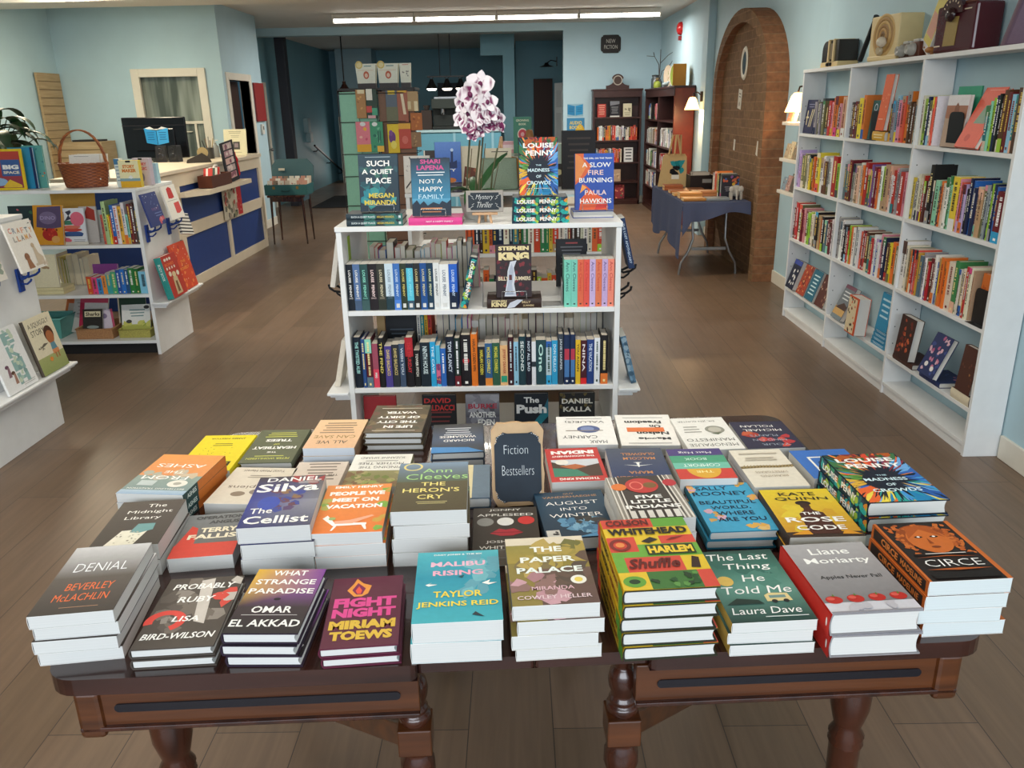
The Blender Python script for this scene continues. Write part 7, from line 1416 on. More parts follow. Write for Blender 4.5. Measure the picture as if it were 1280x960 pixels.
krow = [('rd', 10, .20, 'coral'), ('lg', 16, .29, 'tall pale green'), ('ye', 8, .20, 'yellow'), ('or_', 7, .19, 'orange'), ('bl', 14, .265, 'blue and red'), ('wh', 16, .26, 'white with red letters'), ('mu', 15, .255, 'mustard'), ('wh', 13, .28, 'white and green'), ('mt', 10, .2, 'mint'), ('mr', 14, .27, 'maroon'), ('br', 12, .27, 'dark brown'), ('dg', 12, .25, 'charcoal')]
xx = at_y(130, 300, KY+.02).x; tot = sum(k[1] for k in krow); xe = GX1-.03; f = (xe-xx)/tot
for k, (c, t, h, nm) in enumerate(krow):
    Rn = random.Random(k+50); cc = {'lg': '#a9c48a', 'rd': '#c9604a'}.get(c, jit(PAL[c], Rn))
    ops = spine_marks(Rn, cc)
    if nm == 'white with red letters': ops = [tx('How to be BIG', .45, .5, .8, .5, '#c03a34', .03)]
    if nm == 'blue and red': ops = [('r', .8, 0, 1, 1, '#c0342c')] + ops
    book('%s thin spine on the upper shelf of the children\'s unit' % nm, frame_row((xx, KY+.02, .7912)), .2, h, t*f-.001, cc, True, None, [], ops, group='picture book spines on the upper shelf'); xx += t*f
dc = MB().box(-.09, -.01, 0, .08, .05, .06, '#33463c', 'print', T(GX1-.16, KY+.2, 1.07)); tag(dc.build('book', M=None), 'dark green book lying on top of the upper shelf spines', 'book') if 0 else None
yb = thing('folder', 'yellow ochre card folder standing behind the upper shelf books', 'folder', T(at_y(80, 250, KY+.35).x, KY+.42, .7912))
MB().prism([(-.14, 0), (.16, 0), (.18, .31), (-.15, .33)], 0, .004, '#d0a04a', 'print', frame((0, 0, 0), (1, 0, 0), (0, .1, 1), (0, -1, .1))).build('card', yb)
# middle shelf
Z2 = .4412
kf('cream book with a small brown animal facing out, middle shelf', 45, 366, .19, .23, .02, '#e0d6b6', [('e', .55, .62, .12, .05, '#a88a66'), ('e', .68, .6, .05, .035, '#a88a66')], .05, .05, 0, .4912)
for k in range(2): book('cream paged book lying under the brown animal book, %s' % ('lower', 'upper')[k], frame((at_y(45, 366, KY+.03).x-.02, KY+.03, Z2+.0245*k), (0, 1, 0), (1, 0, 0), (0, 0, -1)) @ Matrix.Translation((0, 0, -.0242)), .16, .22, .024, '#d8cca0', True, None, page='#e6d8a8', group='cream books lying on the middle shelf')
xk = at_y(73, 360, KY+.3).x
for k, (c, t, h, nm) in enumerate((('#d8c870', .028, .21, 'pale yellow'), ('#c9b25a', .02, .2, 'ochre'), ('#8a9a4a', .022, .19, 'moss green'), ('#d9d2c0', .04, .22, 'cream thick'), ('#c8bca6', .05, .23, 'beige thick'), ('#a9a49c', .03, .2, 'grey'), ('#d9cbb4', .04, .21, 'sand'))):
    book('%s book with pages outward at the rear of the middle shelf' % nm, frame_back((xk+t, KY+.52, Z2)), .17, h, t-.001, c, True, None, page='#dcd0b4', group='rear books of the middle shelf'); xk += t
kf('purple book facing out on the middle shelf', 118, 345, .18, .18, .02, '#7a3a7c', [('p', [(.1, .1), (.3, .4), (.6, .35), (.9, .1)], '#4a2450')], .1, .2, 0, Z2)
ks = [('#c8502c', .03, .125, 'orange red'), ('#d9467a', .03, .12, 'hot pink'), ('#3f86c0', .028, .11, 'blue and pink'), ('#e08a3a', .026, .13, 'small orange'), ('#3f9a9a', .03, .15, 'teal green'), ('#4a9f70', .03, .155, 'sea green'), ('#2a4f9a', .024, .17, 'royal blue'), ('#2f6fc0', .026, .175, 'azure'), ('#27507f', .022, .17, 'deep blue'), ('#2f7a3a', .03, .18, 'grass green'), ('#276a34', .028, .175, 'bottle green'), ('#7fbfd8', .05, .155, 'pale blue wide')]
xx = at_y(111, 368, KY+.02).x; tot = sum(k[1] for k in ks); f = (GX1-.03-xx)/tot
for k, (c, t, h, nm) in enumerate(ks):
    book('%s small spine on the middle shelf of the children\'s unit' % nm, frame_row((xx, KY+.02, Z2)), .12, h, t*f-.001, c, False, None, [], spine_marks(random.Random(k+80), c), group='small coloured spines on the middle shelf'); xx += t*f
for k in range(4):
    book('pages outward booklet at the aisle end of the middle shelf, %s' % ORD[k+1], frame_back((GX1-.17+.03*k, KY+.5, Z2)), .15, .2, .022, ['#3a3632', '#c9bfae', '#4a4038', '#b5aa98'][k], False, None, group='booklets at the rear of the middle shelf')
# lowest shelf: baskets of picture books
Z3 = .1056

def low(lab, px, w, h, t, c, art, lean, dy, yaw, z=Z3+.008):
    p = at_y(px, 425, KY+dy); return book(lab, frame_face((p.x, KY+dy, z), lean, yaw), w, h, t, c, False, None, art)
def tray(lab, px0, px1, dy, d, h, c):
    a, b = at_y(px0, 430, KY+dy).x, at_y(px1, 430, KY+dy).x; w = b-a
    R = thing('tray_basket', lab, 'basket', T((a+b)/2, KY+dy+d/2, Z3)); t = .006; m = MB()
    m.box(-w/2, -d/2, 0, w/2, d/2, .006, c, 'wicker')
    for (x0, y0, x1, y1) in ((-w/2, -d/2, w/2, -d/2+t), (-w/2, d/2-t, w/2, d/2), (-w/2, -d/2+t, -w/2+t, d/2-t), (w/2-t, -d/2+t, w/2, d/2-t)): m.box(x0, y0, .006, x1, y1, h, c, 'wicker')
    m.build('tray', R, bevel=.002)
    MB().tube([(-w/2, -d/2, h), (w/2, -d/2, h), (w/2, d/2, h), (-w/2, d/2, h)], .006, 6, c, 'wicker', None, True).build('rim', R); return R
tray('woven basket of picture books at the middle of the lowest shelf', 98, 143, .04, .30, .075, '#a87a52')
tray('yellow green basket at the aisle end of the lowest shelf', 151, 190, .06, .28, .06, '#a8a050')
low('black book with a white word panel in the woven basket', 106, .145, .20, .012, '#2b2622', [('r', .1, .72, .9, .92, '#d9cfae'), tx('Sharks', .5, .82, .7, .13, '#3a2f24', .03), ('e', .5, .35, .3, .06, '#8a938f'), ('r', 0, 0, 1, .12, '#4a4038')], .3, .08, 0)
low('pale leaflet with dark pink edge in the woven basket', 128, .10, .19, .008, '#c9bccb', [('r', .85, 0, 1, 1, '#b03a5a'), ('e', .4, .75, .2, .1, '#7a6a8a')], .3, .09, .5)
low('large white and crimson picture book leaning in the woven basket', 101, .22, .27, .012, '#d6d1cc', [('r', 0, 0, .16, 1, '#b02a4a'), ('r', 0, .86, 1, 1, '#c04a62'), ('b', 3, 8, (.3, .2, .9, .8), ['#b5aaa4', '#e0dcd8'], .1)], .38, .16, -.12)
low('pale grey picture book leaning behind the crimson one', 92, .22, .27, .012, '#c2bdb8', [('l', .1, .9, .8, 5, .1, '#9a948e')], .42, .22, -.2)
low('pale book with orange edge leaning farthest back on the lowest shelf', 82, .22, .26, .012, '#b9aca0', [('r', 0, .8, 1, 1, '#c8653a'), ('r', 0, 0, .1, 1, '#c9703f')], .45, .28, -.25)
tq = thing('tray_basket', 'turquoise plastic basket at the counter end of the lowest shelf', 'basket', T(at_y(68, 425, KY+.1).x-.03, KY+.17, Z3))
ps = [(-.13, -.12), (.13, -.12), (.13, .12), (-.13, .12)]
m = MB()
for k in range(4):
    (xa, ya), (xb, yb2) = ps[k], ps[(k+1) % 4]; m.quad((xa*.8, ya*.8, 0), (xb*.8, yb2*.8, 0), (xb, yb2, .15), (xa, ya, .15), '#5fa39a', 'print_gloss')
m.add([(x*.8, y*.8, 0) for x, y in ps], [(0, 1, 2, 3)], '#5fa39a', 'print_gloss').build('tray', tq)
MB().tube([(x, y, .15) for x, y in ps], .006, 6, '#6fb3aa', 'print_gloss', None, True).build('rim', tq)
low('dark green picture book with a red figure at the aisle end of the lowest shelf', 153, .2, .25, .012, '#24402f', [('e', .6, .35, .2, .14, '#a83a3a'), ('r', 0, 0, .05, 1, '#c9b9a0')], .22, .22, .1)
low('white and green picture book with small animals in the yellow green basket', 155, .20, .22, .012, '#dcdcd6', [('r', 0, 0, 1, .34, '#a9ab4e'), ('b', 3, 8, (.05, .3, .95, .42), ['#8a9a3e', '#c2c060'], .1), ('e', .25, .44, .1, .06, '#3a3a38'), ('e', .88, .9, .1, .06, '#3a3a38'), ('l', .25, .85, .8, 3, .1, '#6a8a8a')], .36, .11, .12)

# ------------------------------------------------------------------ sales counter
def counter():
    x1, x0, y0, y1, H = -3.185, -3.86, 7.0, 10.52, 1.14
    R = thing('sales_counter', 'cream sales counter with four royal blue front panels', 'counter', T(x1, y0, 0)); L = y1-y0; D = x0-x1
    MB().box(D, 0, 0, -.02, L, H-.035, m='counter_blue').build('body', R)
    fr = MB(); m = 'counter_cream'
    ys = [0, .92, 2.18, L-.09, L]                      # stiles
    fr.box(-.02, 0, H-.16, 0, L, H-.035, m=m).box(-.02, 0, 0, 0, L, .10, m=m).box(-.02, 0, .50, 0, L, .62, m=m)
    for a, b in ((.80, .92), (2.14, 2.22), (L-.09, L)): fr.box(-.02, a, .10, .002, b, H-.16, m=m)
    fr.box(D, L-.02, 0, -.02, L+.004, H-.035, m=m); fr.build('front_frame', R, bevel=.002)
    MB().box(D-.02, -.02, H-.035, .025, L+.02, H, m=m).build('countertop', R, bevel=.004)
    MB().box(D+.05, L-.55, H, .02, L+.02, H+.006, m=m).build('counter_flap', R, bevel=.002)
counter()
CT = 1.1405
sh = thing('display_ledge', 'thick cream ledge fixed to the front of the blue panelled counter', 'shelf', T(-3.182, 8.5, .925))
MB().prism([(.0, -.62), (.06, -.62), (.20, -.36), (.20, .98), (.0, .98)], -.045, 0, m='counter_cream').build('board', sh, bevel=.003)
bxx = thing('pen_box', 'brown wooden box of striped cards and pens on the counter ledge', 'box', T(-3.07, 8.58, .9255))
b = MB()
for (a0, b0, a1, b1) in ((-.07, -.3, .07, -.29), (-.07, .29, .07, .3), (-.07, -.29, -.06, .29), (.06, -.29, .07, .29)): b.box(a0, b0, 0, a1, b1, .12, '#5a3020', 'print')
b.box(-.07, -.3, 0, .07, .3, .008, '#5a3020', 'print').build('box', bxx, bevel=.003)
for k in range(4): MB().box(-.045, -.002, .02, .045, .002, .2, ['#c9403a', '#3f5a50', '#d9d4c8', '#c9403a'][k], 'print', T(0, -.24+.07*k, 0, 0, -.4)).box(-.02, -.003, .02, .0, .003, .2, '#e8e2d6', 'print', T(0, -.24+.07*k, 0, 0, -.4)).build('card', bxx)
MB().tube([(.0, .05+.09*math.cos(PI*k/10), .11+.09*math.sin(PI*k/10)) for k in range(11)], .012, 8, '#d8d4cc', 'print').build('handle_loop', bxx)
bd = thing('photo_strip', 'tall dark display strip of small pictures standing on the counter ledge', 'display', frame((-3.05, 9.06, .928), (.35, .93, 0), (-.18, -.25, .95), Vector((.35, .93, 0)).cross(Vector((-.18, -.25, .95)))))
MB().box(-.13, 0, 0, .13, .42, .012, '#2a2a30', 'print').build('board', bd)
q = MB()
for k in range(5): art_mb(q, [('r', .1, .02, .9, .9, ['#c9a0a0', '#b9a8a8', '#d0b0a8', '#b8929a', '#c9b4b0'][k]), ('b', k, 4, (.2, .2, .8, .7), ['#8a5a6a', '#e0d0cc'], .12)], .22, .07, .0125, T(-.11, .04+.075*k, 0))
q.build('picture', bd)
cl = thing('calendar', 'red and white wall calendar hanging on the blue counter front', 'calendar', frame((-3.172, 9.0, .52), (.05, 1, 0), (0, 0, 1), Vector((.05, 1, 0)).cross(Vector((0, 0, 1)))))
MB().box(0, 0, 0, .40, .37, .006, '#c9c2ae', 'print').build('sheet', cl)
q = MB(); art_mb(q, [('b', 3, 40, (.04, .04, .96, .96), ['#3a3a34', '#8a8a6a', '#b04a44', '#d9d0b4', '#6a6a5a', '#a89a8a'], .1)], .40, .37, .0065); q.build('print', cl)
c2 = thing('calendar', 'narrow red wall calendar beside the red and white one', 'calendar', frame((-3.168, 9.42, .53), (.05, 1, 0), (0, 0, 1), Vector((.05, 1, 0)).cross(Vector((0, 0, 1)))))
MB().box(0, 0, 0, .16, .40, .006, '#c02a2c', 'print').build('sheet', c2)
q = MB(); art_mb(q, [('b', 5, 16, (.2, .1, .8, .9), ['#e0c0b8', '#a01f24'], .06)], .16, .40, .0065); q.build('print', c2)
ts = thing('tassel', 'bright red tassel hanging on the blue panel above the calendars', 'tassel', T(-3.135, 9.50, .945))
MB().lathe([(.02, 0), (.055, .03), (.05, .1), (.03, .18), (.045, .2), (.03, .23), (.008, .25)], 12, '#c01f24', 'cloth', Matrix.Diagonal((.4, 1.2, .9, 1))).build('fringe', ts)
MB().tube([(0, 0, .22), (-.005, 0, .27)], .004, 5, '#c01f24', 'cloth').build('cord', ts)
# monitor seen from behind, speakers, odds and ends
mo = thing('monitor', 'large black monitor with a blue open book sticker on its back', 'monitor', T(-4.02, 9.55, CT, .06))
MB().box(-.345, -.02, .02, .345, .02, .46, '#17141a', 'screen_black').box(-.22, -.05, .1, .22, -.02, .34, '#17141a', 'screen_black').build('screen_back', mo, bevel=.008)
MB().box(-.345, -.024, .37, .345, -.02, .375, '#2a262c', 'print').build('seam', mo)
MB().box(-.04, -.02, 0, .04, .02, .14, m='black_plastic').box(-.14, -.1, 0, .14, .1, .014, m='black_plastic').build('stand', mo, bevel=.004)
q = MB(); art_mb(q, [('p', [(.0, .9), (.25, 1), (.5, .82), (.75, 1), (1, .9), (1, .86), (0, .86)], '#e6e6e4'), ('p', [(.0, .92), (.49, .78), (.49, .02), (.04, .14)], '#2f8fc8'), ('p', [(.51, .78), (1, .92), (.97, .14), (.51, .02)], '#3f9fd8'), ('l', .08, .42, .66, 4, .12, '#1d5f90'), ('l', .58, .92, .66, 4, .12, '#1d5f90')], .26, .2, .0505, frame((-.10, -.0, .16), (1, 0, 0), (0, 0, 1), (0, -1, 0))); q.build('sticker', mo)
for k, px in enumerate((203, 220)):
    p = at_y(px, 207, 9.1); s = thing('speaker', 'small black desk speaker by the monitor, the one nearer the %s' % ('wicker basket' if k == 0 else 'tape dispenser'), 'speaker', T(p.x, 9.12, CT, .2-.3*k))
    MB().prism([(-.055, 0), (.055, 0), (.05, .17), (-.045, .17)], -.05, .05, m='black_plastic', M=frame((0, 0, 0), (1, 0, 0), (0, 0, 1), (0, -1, 0))).build('cabinet', s, bevel=.006)
    for z, r in ((.06, .035), (.125, .022)): MB().lathe([(r, .05), (r*.9, .054), (r*.3, .046), (0, .048)], 18, '#26252a', 'print_gloss', frame((0, 0, z), (1, 0, 0), (0, 0, 1), (0, -1, 0)), caps=False).build('driver', s)
def card_on(lab, px, py, Y, w, h, z, c, ops, lean=.15, yaw=0, name='sign_card', cat='sign'):
    p = at_y(px, py, Y); R = thing(name, lab, cat, frame_face((p.x, Y, z), lean, yaw)); MB().box(0, 0, 0, w, h, .008, c, 'print').build('card', R)
    q = MB(); art_mb(q, ops, w, h, .0082); q.build('print', R); return R
card_on('cream framed certificate standing at the far end of the counter', 281, 193, 10.1, .27, .30, CT+.007, '#e3ddbb', [('l', .2, .8, .9, 2, .06, '#a8a284'), ('l', .3, .7, .75, 2, .06, '#b5b092'), ('r', .4, .22, .7, .52, '#4a4644'), ('r', .46, .3, .62, .46, '#8a7a80'), ('l', .2, .8, .1, 1, .05, '#a8a284')], .2)
card_on('white card taped to the counter front near the children\'s unit', 202, 222, 8.0, .15, .12, 1.0, '#d8d4ca', [('l', .1, .9, .7, 3, .2, '#8a867e')], .0) if 0 else None
td = thing('tape_dispenser', 'dark tape dispenser on the counter beside the speakers', 'tape dispenser', T(at_y(250, 205, 8.9).x, 8.9, CT, .4))
MB().prism([(-.13, 0), (.12, 0), (.10, .05), (.03, .10), (-.05, .06), (-.12, .03)], -.035, .035, '#3a332c', 'print', frame((0, 0, 0), (1, 0, 0), (0, 0, 1), (0, -1, 0))).build('body', td, bevel=.006)
MB().lathe([(.055, -.012), (.055, .012)], 20, '#b09a6a', 'print', frame((.04, 0, .10), (1, 0, 0), (0, 0, 1), (0, -1, 0))).build('tape_roll', td)
pj = thing('pencil_pot', 'dark pot of pens on the far part of the counter', 'pot', T(at_y(262, 193, 9.6).x, 9.6, CT))
MB().lathe([(.05, 0), (.055, .12), (.045, .12), (.04, .03)], 16, '#3d3a34', 'print').build('pot', pj)
for k in range(5): MB().tube([(.01*k-.02, .01*(k % 2), .03), (.03*k-.06, .02*(k % 3)-.02, .2+.02*(k % 3))], .005, 6, ['#2a2a2c', '#7a5a3a', '#8a8a84', '#4a4a40', '#b09a70'][k], 'print').build('pen', pj)
bt = thing('bottle', 'small pump bottle by the certificate on the counter', 'bottle', T(at_y(271, 196, 9.9).x, 9.9, CT))
MB().lathe([(.035, 0), (.038, .02), (.038, .12), (.015, .14), (.013, .16)], 16, '#8f9290', 'print_gloss').build('vessel', bt)
MB().tube([(0, 0, .15), (0, 0, .19), (.04, -.01, .19)], .006, 6, '#d8d8d4', 'print').build('pump', bt)
# slatwall strip in the corner and a low slatwall cabinet
def slat(lab, M, w, d, h):
    R = thing('slatwall_panel', lab, 'display panel', M); MB().box(0, 0, 0, w, d, h, m='slatwall').build('panel', R)
    g = MB(); n = int(h/.1)
    for k in range(1, n+1): g.box(.002, -.0015, k*h/(n+1)-.006, w-.002, .002, k*h/(n+1)+.004, '#6a5538', 'print')
    g.build('groove', R)['kind'] = 'stuff'; return R
slat('tall tan slatwall strip in the corner behind the basket', T(-5.70, 10.42, .70, PI/2) , .52, .03, 1.43)
slat('low tan slatwall cabinet behind the wicker basket', T(-5.69, 10.55, .02), .56, .38, 1.30)
lp = thing('laptop', 'thin dark closed laptop lying on the low slatwall cabinet', 'laptop', T(-5.35, 10.72, 1.3205)); MB().box(-.17, -.11, 0, .17, .11, .022, '#2a2a2c', 'print').build('lid', lp, bevel=.004); MB().box(-.165, -.105, -.0, .165, .105, .004, '#77787a', 'print').build('base', lp)

# suitcase of greeting cards on a spindly table by the counter end
def suitcase():
    x0, x1, y0, y1, z = -3.12, -2.72, 10.62, 10.98, .62
    R = thing('side_table', 'small dark wooden table with thin tapered legs beyond the counter', 'table', T((x0+x1)/2, (y0+y1)/2, 0))
    MB().box(-.24, -.22, z-.025, .24, .22, z, m='mahogany_dark').build('tabletop', R, bevel=.004); MB().box(-.21, -.19, z-.08, .21, .19, z-.025, m='mahogany_dark').build('apron', R)
    for sx in (-1, 1):
        for sy in (-1, 1): MB().tube([(sx*.2, sy*.18, z-.03), (sx*.215, sy*.19, 0)], [.018, .009], 8, m='mahogany_dark').build('leg', R)
    S = thing('suitcase', 'open teal vintage suitcase full of greeting cards on the small table', 'suitcase', T((x0+x1)/2, (y0+y1)/2, z+.0005)); c = '#2f5f60'
    b = MB(); w, d, h, t = .27, .19, .13, .008
    b.box(-w, -d, 0, w, d, t, c, 'print')
    for (a0, b0, a1, b1) in ((-w, -d, w, -d+t), (-w, d-t, w, d), (-w, -d+t, -w+t, d-t), (w-t, -d+t, w, d-t)): b.box(a0, b0, t, a1, b1, h, c, 'print')
    b.build('base_shell', S, bevel=.004)
    MB().prism([(-w, 0), (w, 0), (w, .22), (w-.07, .30), (-w+.07, .30), (-w, .22)], -.05, 0, '#3a5f68', 'print', frame((0, d, h), (1, 0, 0), (0, .25, .97), (0, -.97, .25))).build('lid', S, bevel=.006)
    MB().box(-.17, 0, .0, -.09, .006, .03, '#c9c4b4', 'print', T(0, d-.005, h+.15, 0, -.25)).build('label', S)
    MB().tube([(-.05, -d-.0, .06), (-.045, -d-.03, .05), (.045, -d-.03, .05), (.05, -d, .06)], .006, 6, '#223f40', 'print').build('handle', S)
    for x in (-.15, .15): MB().box(x-.015, -d-.004, .075, x+.015, -d, .11, '#b0a888', 'brass').build('latch', S)
    rn = random.Random(1); k = 0
    for r in range(3):
        for i in range(7):
            x = -w+.05+.075*i; y = -d+.06+.11*r; k += 1
            c2 = MB().box(-.03, -.003, 0, .03, .003, .17+.02*r, rn.choice(['#d9d4c8', '#e2ded4', '#c9b9a8', '#b98a7a', '#8a7a6a', '#e6e2da']), 'print', T(0, 0, 0, 0, -.25))
            art_mb(c2, [('b', k, 4, (.2, .2, .8, .8), ['#c9605a', '#7a6a5a', '#d9a86a', '#8a9a8a', '#3a3a3a'], .16)], .06, .17, .0035, T(0, 0, 0, 0, -.25) @ frame((-.03, 0, 0), (1, 0, 0), (0, 0, 1), (0, -1, 0)))
            tag(c2.build('greeting_card', M=T((x0+x1)/2+x, (y0+y1)/2+y, z+.0095)), 'greeting card, %s from the counter in the %s row of the suitcase' % (ORD[i+1], ('front', 'middle', 'rear')[r]), 'card', 'greeting cards in the suitcase')
suitcase()

# ------------------------------------------------------------------ back room
for k in range(4):
    x = -2.53+1.165*k
    R = thing('tube_light', 'ceiling tube light, %s from the counter side in the row of four' % ORD[k+1], 'light', T(x, 12.62, 2.83), 'ceiling tube lights')
    MB().lathe([(.022, 0), (.03, .01), (.03, 1.10), (.022, 1.11)], 14, WHITE, 'tube_glow', Matrix.Rotation(PI/2, 4, 'Y')).build('tube', R)
    MB().box(-.02, -.05, .02, 1.13, .05, .085, '#d9d6ce').box(-.025, -.03, -.035, -.003, .03, .04, '#c9c6be').box(1.112, -.03, -.035, 1.134, .03, .04, '#c9c6be').build('fixture', R, bevel=.003)
rp = wall_plate(0, 0, .01, .01, 12, 'x', 'x', 'x', W, []) if 0 else None
R = thing('canvas_panel', 'plain dull red canvas on the return wall beside the doorway', 'picture', frame((-3.668, 12.20, 1.50), (0, 1, 0), (0, 0, 1), (1, 0, 0)))
MB().box(0, 0, 0, .44, .52, .025, '#8f3434', 'print').build('canvas', R, bevel=.003)
R = thing('thermostat', 'small white thermostat on the wall under the red canvas', 'thermostat', frame((-3.668, 12.36, 1.32), (0, 1, 0), (0, 0, 1), (1, 0, 0)))
MB().box(0, 0, 0, .10, .14, .03, '#d6d3ca').build('case', R, bevel=.006); MB().box(.03, .06, .03, .07, .11, .032, '#4a5250', 'print').build('display', R)
a, b = at_x(388, 182, -4.28), at_x(427, 217, -4.28)
R = thing('handrail', 'black sloping handrail on the blue wall by the exit door', 'handrail', T(0, 0, 0))
d = (b-a); MB().tube([a+Vector((.09, 0, 0)), b+Vector((.09, 0, 0))], .022, 8, m='black_metal').build('rail', R)
for q in (.1, .5, .9): p = a+d*q; MB().tube([(p.x+.09, p.y, p.z), (p.x+.05, p.y, p.z-.05), (-4.30, p.y, p.z-.05)], .010, 6, m='black_metal').build('bracket', R)
for k, (px, py, hh, lab) in enumerate(((380, 157, .28, 'upper grey electrical box on the blue back wall'), (383, 172, .2, 'lower grey electrical box under it on the blue back wall'))):
    p = at_x(px, py, -4.29); R = thing('electrical_box', lab, 'electrical box', frame((-4.299, p.y, p.z-hh/2), (0, 1, 0), (0, 0, 1), (1, 0, 0)))
    MB().box(0, 0, 0, .26, hh, .09, '#8fa9b0', 'paint').build('case', R, bevel=.005); MB().box(.03, .03, .09, .23, hh-.03, .095, '#9ab4ba', 'paint').build('cover', R)
tag(MB().box(-3.6, 14.6, .001, -2.2, 16.6, .014, '#24272a', 'cloth').build('floor_mat'), 'large dark entrance mat on the floor of the back room', 'mat')
def pendant(px, ptop, pbot, Y, lab):
    t, b = at_y(px, ptop, Y), at_y(px, pbot, Y); R = thing('pendant_lamp', lab, 'lamp', T(b.x, Y, b.z))
    MB().tube([(0, 0, .16), (0, 0, CEIL-.02-b.z)], .012, 6, m='black_metal').build('rod', R)
    MB().lathe([(.05, CEIL-.03-b.z), (.05, CEIL-b.z)], 14, m='black_metal').build('ceiling_rose', R)
    MB().lathe([(.15, 0), (.13, .03), (.06, .11), (.03, .16), (.03, .2)], 20, '#3a1f1a', 'print_gloss', caps=False).build('lamp_shade', R)
pendant(431, 56, 116, 16.0, 'dark red brown pendant lamp hanging in the back room near the exit door')
def bar_lamp():
    Y = 15.6; a, b = at_y(534, 96, Y), at_y(580, 95, Y); R = thing('bar_lamp', 'black three shade bar lamp hanging over the cafe counter', 'lamp', T((a.x+b.x)/2, Y, a.z)); h = (b.x-a.x)/2
    MB().box(-h, -.012, -.012, h, .012, .012, m='black_metal').build('bar', R)
    for x in (-.10, .09): MB().tube([(x, 0, .01), (x, 0, CEIL-a.z-.01)], .008, 6, m='black_metal').build('rod', R)
    MB().box(-.14, -.04, CEIL-a.z-.03, .13, .04, CEIL-a.z, m='black_metal').build('ceiling_rose', R)
    for x in (-h*.78, .02, h*.8):
        s = MB().tube([(x-.05, 0, 0), (x, 0, -.05), (x+.05, 0, 0)], .007, 5, m='black_metal').lathe([(.115, -.20), (.10, -.18), (.05, -.10), (.028, -.04)], 18, m='black_metal', M=T(x, 0, 0), caps=False)
        s = s.build('lamp_shade', R); MB().lathe([(0, -.235), (.06, -.235), (.085, -.215), (.09, -.18)], 16, WHITE, 'white_glow', T(x, 0, 0), caps=False).build('bulb', s)
bar_lamp()
p = at_y(690, 72, 17.2)
R = thing('sconce_lamp', 'black gooseneck wall lamp above the brown door', 'lamp', T(.828, 16.6, 2.36))
MB().tube([(0, 0, .06), (-.12, 0, .08), (-.2, 0, .03)], .012, 6, m='black_metal').box(-.015, -.05, -.02, 0, .05, .14, m='black_metal').build('arm', R)
MB().lathe([(.14, -.03), (.05, .0), (.03, .04)], 18, m='black_metal', M=T(-.2, 0, 0), caps=False).build('lamp_shade', R)
def cafe():
    Y = 14.5; a, b = at_y(522, 163, Y), at_y(626, 163, Y); zt = a.z
    R = thing('cafe_counter', 'blue fronted cafe counter with pale top in the back room', 'counter', T(a.x, Y, 0)); wd = b.x-a.x
    MB().box(-.2, 0, 0, wd, .6, zt-.04, '#5f9db2').build('body', R); MB().box(-.22, -.03, zt-.04, wd+.02, .62, zt, '#a9c9cf').build('countertop', R, bevel=.004)
    for x in (.6, 1.25): MB().box(x, -.012, 0, x+.04, 0, zt-.04, '#8fbccb').build('divider', R)
    zt += .001; m = thing('coffee_machine', 'dark coffee machine on the cafe counter under the bar lamp', 'coffee machine', T(at_y(563, 160, Y+.2).x, Y+.3, zt))
    MB().box(-.30, -.2, 0, .3, .2, .05, '#262a28', 'print').box(-.3, .0, .05, .3, .2, .5, '#2c3230', 'print').box(-.3, -.2, .34, .3, .0, .5, '#343c38', 'print').build('body', m, bevel=.01)
    for x in (-.12, .12): MB().lathe([(.035, .24), (.04, .3), (.04, .35)], 12, '#6a7270', 'steel', T(x, -.1, 0)).tube([(x, -.1, .27), (x, -.24, .25)], .014, 6, '#1c1c1c', 'print').build('group_head', m)
    MB().box(-.25, -.18, .5, .25, .18, .53, '#8a9290', 'steel').build('cup_tray', m)
    for k, (px, w, h, c, lab) in enumerate(((522, .12, .3, '#2a3230', 'dark tin at the spinner rack end of the cafe counter'), (534, .18, .40, '#3a2f2a', 'dark brown boxed grinder beside the coffee machine'), (589, .10, .34, '#24282e', 'tall dark canister on the cafe counter beside the coffee machine'), (598, .10, .36, '#a9b4ba', 'steel jug on the cafe counter'), (612, .3, .26, '#5a3a2a', 'brown box on the arch end of the cafe counter'))):
        p2 = at_y(px, 160, Y+.25); R2 = thing('canister', lab, 'container', T(p2.x, Y+.3, zt))
        if k in (2, 3, 0):
            MB().lathe([(w*.42, 0), (w*.5, .02), (w*.5, h*.86), (w*.4, h*.92)], 16, c, 'steel' if k == 3 else 'print_gloss').build('body', R2); MB().lathe([(w*.44, h*.92), (w*.44, h*.97), (.02, h)], 16, c, 'print_gloss').build('lid', R2)
        else: MB().box(-w/2, -.1, 0, w/2, .1, h*.8, c, 'print').build('body', R2, bevel=.006); MB().lathe([(w*.2, h*.8), (w*.35, h)], 14, '#4a4440', 'print_gloss').build('hopper', R2)
    p2 = at_y(549, 165, 18.4); p3 = at_y(582, 103, 18.4)
    R3 = thing('menu_board', 'tall dark menu board on the far blue wall behind the coffee machine', 'board', T(p2.x, 18.47, p2.z)); MB().box(0, 0, 0, p3.x-p2.x, .02, p3.z-p2.z, '#33393a', 'chalkboard').build('board', R3); MB().box(-.02, -.01, -.02, p3.x-p2.x+.02, 0, 0, '#1f2322', 'print').build('frame_rail', R3)
cafe()

